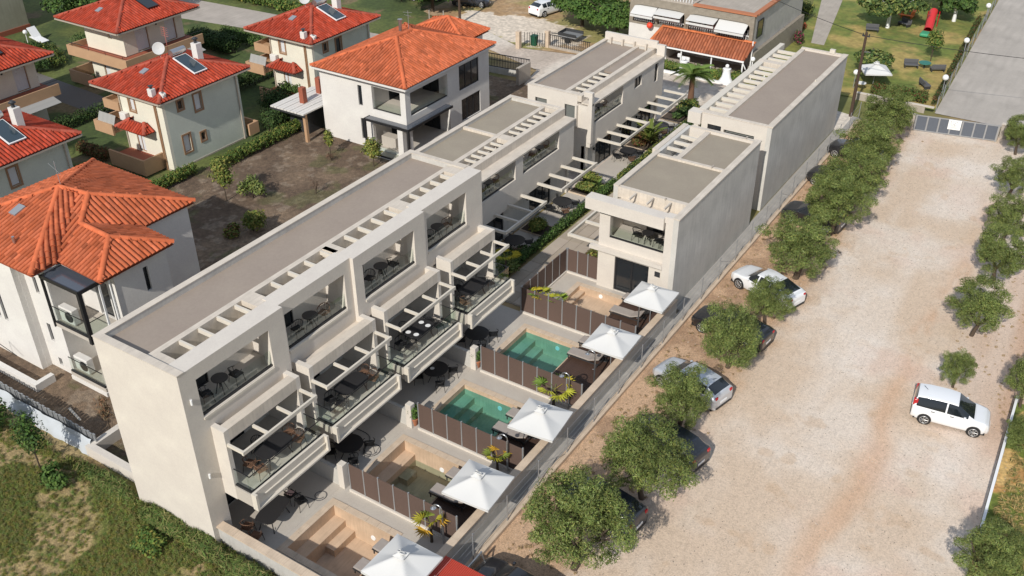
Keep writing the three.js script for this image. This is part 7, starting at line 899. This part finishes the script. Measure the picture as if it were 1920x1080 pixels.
  // paved path with separate slabs
  const hw = new Thing('paved_path', 'paved path of large stone slabs between hedge and brown fence', 'path', [-27.2, 0, -50]); hw.o.userData = { kind: 'structure' }; seed(910); const pv = [0, 1, 2].map(k => mat(srgb(196 - k * 8, 182 - k * 8, 166 - k * 9), 0.9, { map: rep(T.mottle, 1.7) })); hw.p('path_bed', bx(-28.52, -25.98, -0.1, 0.02, -41.2, -71), M.concrete); for (let r = 0; r < 25; r++) for (let c = 0; c < 3; c++) { const z = -41.25 - r * 1.18, x = -28.5 + c * 0.84; hw.p('paving_slab', bx(x + 0.012, x + 0.828, 0.021, 0.05 + 0.008 * rnd(), z - 0.012, z - 1.168), pv[Math.floor(rnd() * 3)]); }
}
// ---------- poles, lamps, lawn furniture ----------
{
  const pole = (label, x, z, h, m) => { const P = new Thing('utility_pole', label, 'pole', [x, 0, z]); P.p('pole', cyl(0.15, 0.1, h, x, 0, z, 10), m); P.p('insulator', [bx(x - 0.3, x + 0.3, h - 0.35, h - 0.25, z - 0.05, z + 0.05), cyl(0.04, 0.04, 0.15, x - 0.25, h - 0.25, z, 6), cyl(0.04, 0.04, 0.15, x + 0.25, h - 0.25, z, 6)], M.anth); return P; };
  const wood = mat(lin(0.12, 0.075, 0.05), 0.95, { map: rep(T.grain, 0.5, 3) }); pole('brown wooden utility pole between the pergola house and the olives', -18.2, -80.2, 7.2, wood).p('lamp_arm', bar([-18.2, 5.6, -80.2], [-17.6, 5.7, -80.1], 0.02), M.galv); pole('wooden utility pole beyond the middle villa at the top', -60.2, -82.7, 8, wood);
  const W = new Thing('power_cable', 'black overhead cable sagging across the big lawn and yard', 'cable', [-5, 6.9, -82]); const cb = (a, b, sag) => { const p = []; for (let k = 0; k <= 16; k++) { const f = k / 16; p.push(new THREE.Vector3(mix(a[0], b[0], f), mix(a[1], b[1], f) - sag * 4 * f * (1 - f), mix(a[2], b[2], f))); } return new THREE.TubeGeometry(new THREE.CatmullRomCurve3(p), 40, 0.022, 5).toNonIndexed(); }; W.p('cable', cb([-18.2, 6.95, -80.2], [8, 6.6, -88], 0.6), M.black); W.p('cable', cb([-18.2, 6.95, -80.2], [-45, 7.2, -100], 0.8), M.black);
  [[-12.85, -88.9, 'nearest'], [-13.4, -100, 'middle'], [-13.85, -112.6, 'farthest']].forEach(([x, z, l]) => { const T = new Thing('globe_lamp', `white globe lamp on the lawn fence, ${l} of the three`, 'lamp', [x, 0, z]); T.p('post', cyl(0.04, 0.035, 1.5, x, 0, z, 8), M.galv); T.p('globe', new THREE.SphereGeometry(0.26, 16, 12).translate(x, 1.7, z).toNonIndexed(), M.whitePaint); });
  const F = new Thing('lawn_fence', 'wire fence with posts between the big lawn and the concrete yard', 'fence', [-13.2, 0, -102]); for (let k = 0; k < 13; k++) { const f = k / 12, x = mix(-12.45, -14.2, f), z = mix(-85.2, -122, f); F.p('fence_post', cyl(0.04, 0.04, 1.3, x, 0, z, 6), M.galv); } for (const y of [0.5, 0.9, 1.28]) F.p('fence_wire', bar([-12.45, y, -85.2], [-14.2, y, -122], 0.012, 4), M.galv);
  copyOf(parasol0, 'parasol', 'tilted white square parasol on the big lawn behind the pergola house', [-18.5, -0.5, -87.6], 0.5); { const T = new Thing('globe_lamp', 'white globe lamp beside the lawn parasol', 'lamp', [-19.9, 0, -86.6]); T.p('post', cyl(0.04, 0.035, 1.3, -19.9, 0, -86.6, 8), M.galv); T.p('globe', new THREE.SphereGeometry(0.24, 16, 12).translate(-19.9, 1.5, -86.6).toNonIndexed(), M.whitePaint); T.p('table_top', cyl(0.4, 0.4, 0.04, -19.2, 0.7, -86.4, 16), M.whitePaint); }
  const SL = new Thing('playground_slide', 'red tube slide with green end on the big lawn', 'slide', [-18.1, 0, -106]); const tb = new THREE.CatmullRomCurve3([[-18.3, 1.5, -108.2], [-18.2, 1.2, -107.2], [-18.0, 0.7, -105.8], [-17.9, 0.45, -104.9]].map(a => new THREE.Vector3(...a))); SL.p('slide_tube', new THREE.TubeGeometry(tb, 20, 0.42, 14).toNonIndexed(), mat(lin(0.6, 0.03, 0.03), 0.4)); SL.p('slide_end', rbx(-18.4, -17.2, 0.15, 0.5, -103.6, -104.8, 0.15, 3), mat(lin(0.05, 0.3, 0.15), 0.5)); for (const x of [-18.8, -17.7]) SL.p('frame_post', cyl(0.05, 0.05, 1.6, x, 0, -108.2, 8), M.redLamp);
  const PT_ = new Thing('picnic_table', 'orange plastic picnic table under the lawn trees', 'table', [-21.1, 0, -110]); const om = mat(srgb(230, 120, 50), 0.6); PT_.p('table_top', rbx(-21.9, -20.3, 0.68, 0.76, -109.5, -110.5, 0.03), om); for (const z of [-108.95, -111.05]) PT_.p('bench', rbx(-21.9, -20.3, 0.42, 0.48, z - 0.18, z + 0.18, 0.03), om); for (const x of [-21.6, -20.6]) PT_.p('leg', bx(x - 0.05, x + 0.05, 0, 0.68, -109.2, -110.8), om);
  const bench = (label, x, z, ry, nm = 'garden_bench') => { const B = new Thing(nm, label, 'bench', [x, 0, z]); const q = (n, g, m) => B.p(n, merge(g).translate(x, 0, z), m); q('seat', rbx(-0.8, 0.8, 0.36, 0.5, -0.4, 0.4, 0.05), M.concreteDark); q('backrest', rbx(-0.8, 0.8, 0.5, 0.95, -0.42, -0.28, 0.05), M.concreteDark); for (const a of [-0.7, 0.7]) q('leg', bx(a - 0.05, a + 0.05, 0, 0.36, -0.35, 0.35), M.anth); B.o.rotation.y = ry; B.o.scale.setScalar(0.8); };
  bench('grey garden sofa on the lawn, left of the small green table', -16.9, -94.6, 0.4); bench('grey garden sofa on the lawn, right of the small green table', -14.6, -94.9, -2.6); bench('grey garden chair on the lawn nearest the fence corner', -14.6, -90.2, 2.2); bench('dark swing bench under the large lawn tree', -22.9, -103.0, 0.3); bench('second dark bench behind the large lawn tree', -20.6, -106.6, -0.5);
  const GT = new Thing('garden_table', 'small round green table between the lawn sofas', 'table', [-15.8, 0, -95]); GT.p('table_top', cyl(0.55, 0.55, 0.06, -15.8, 0.55, -95, 20), mat(srgb(60, 120, 110), 0.6)); GT.p('stem', cyl(0.08, 0.08, 0.55, -15.8, 0, -95, 8), M.anth);
  { const T = new Thing('globe_lamp', 'small white globe lamp near the top left building', 'lamp', [-94.6, 0, -55.2]); T.p('post', cyl(0.04, 0.03, 1.0, -93.6, 0, -54.6, 8), M.whitePaint); T.p('globe', new THREE.SphereGeometry(0.22, 14, 10).translate(-93.6, 1.1, -54.6).toNonIndexed(), M.whitePaint); const D = new Thing('deck_chair', 'white folded deck chair on the grass at the top left', 'chair', [-92.6, 0, -55.3]); D.p('seat', slopePanel([-92.6, 0.4, -55.3], 0.9, 1.9, 0.06, 0, 0.15, 'x'), M.whitePaint); D.p('backrest', slopePanel([-93.4, 0.9, -55.4], 0.9, 1.2, 0.06, 0, 0.9, 'x'), M.whitePaint); D.p('leg', bx(-92.7, -92.6, 0, 0.4, -55.0, -55.6), M.whitePaint); }
  single('gas_bottle', 'small brown object standing on the pale street concrete', 'bin', [cyl(0.16, 0.14, 0.5, -43.2, 0.02, -71.0, 12), cyl(0.06, 0.05, 0.15, -43.2, 0.52, -71.0, 8)], M.rust);
  [[-62.6, -80.6, 'left'], [-61.2, -81.2, 'right']].forEach(([x, z, l]) => single('gate_post', `thin pale post near the wooden pole at the top, ${l} one`, 'post', [cyl(0.06, 0.06, 1.6, x, 0, z, 8)], M.concrete));
  const BB = new Thing('box_van', 'pale blue tarpaulin roof beside the middle villa wing', 'outbuilding', [-56, 0, -68]); BB.p('roof', slopePanel([-56.4, 2.2, -67.2], 1.6, 3.6, 0.06, 0, 0.1, 'x'), mat(srgb(176, 190, 204), 0.7)); for (const [a, b] of [[-57.6, -66.6], [-55.2, -66.6], [-57.6, -67.8], [-55.2, -67.8]]) BB.p('post', cyl(0.05, 0.05, 2.1, a, 0, b, 6), M.galv); BB.o.name = 'lean_to';
  const HB = new Thing('white_building', 'white low building at the top edge behind the second cottage', 'house', [-74, 0, -93]); HB.p('wall', bx(-80, -71.5, 0, 3.2, -92, -97), M.white); HB.p('roof', bx(-80.2, -71.3, 3.2, 3.4, -91.8, -97.2), M.concrete); opening(HB, 'z', -92, -76, -74.8, 0.4, 2.4, { n: 1, inset: -0.1 });
}
renderer.render(scene, camera);
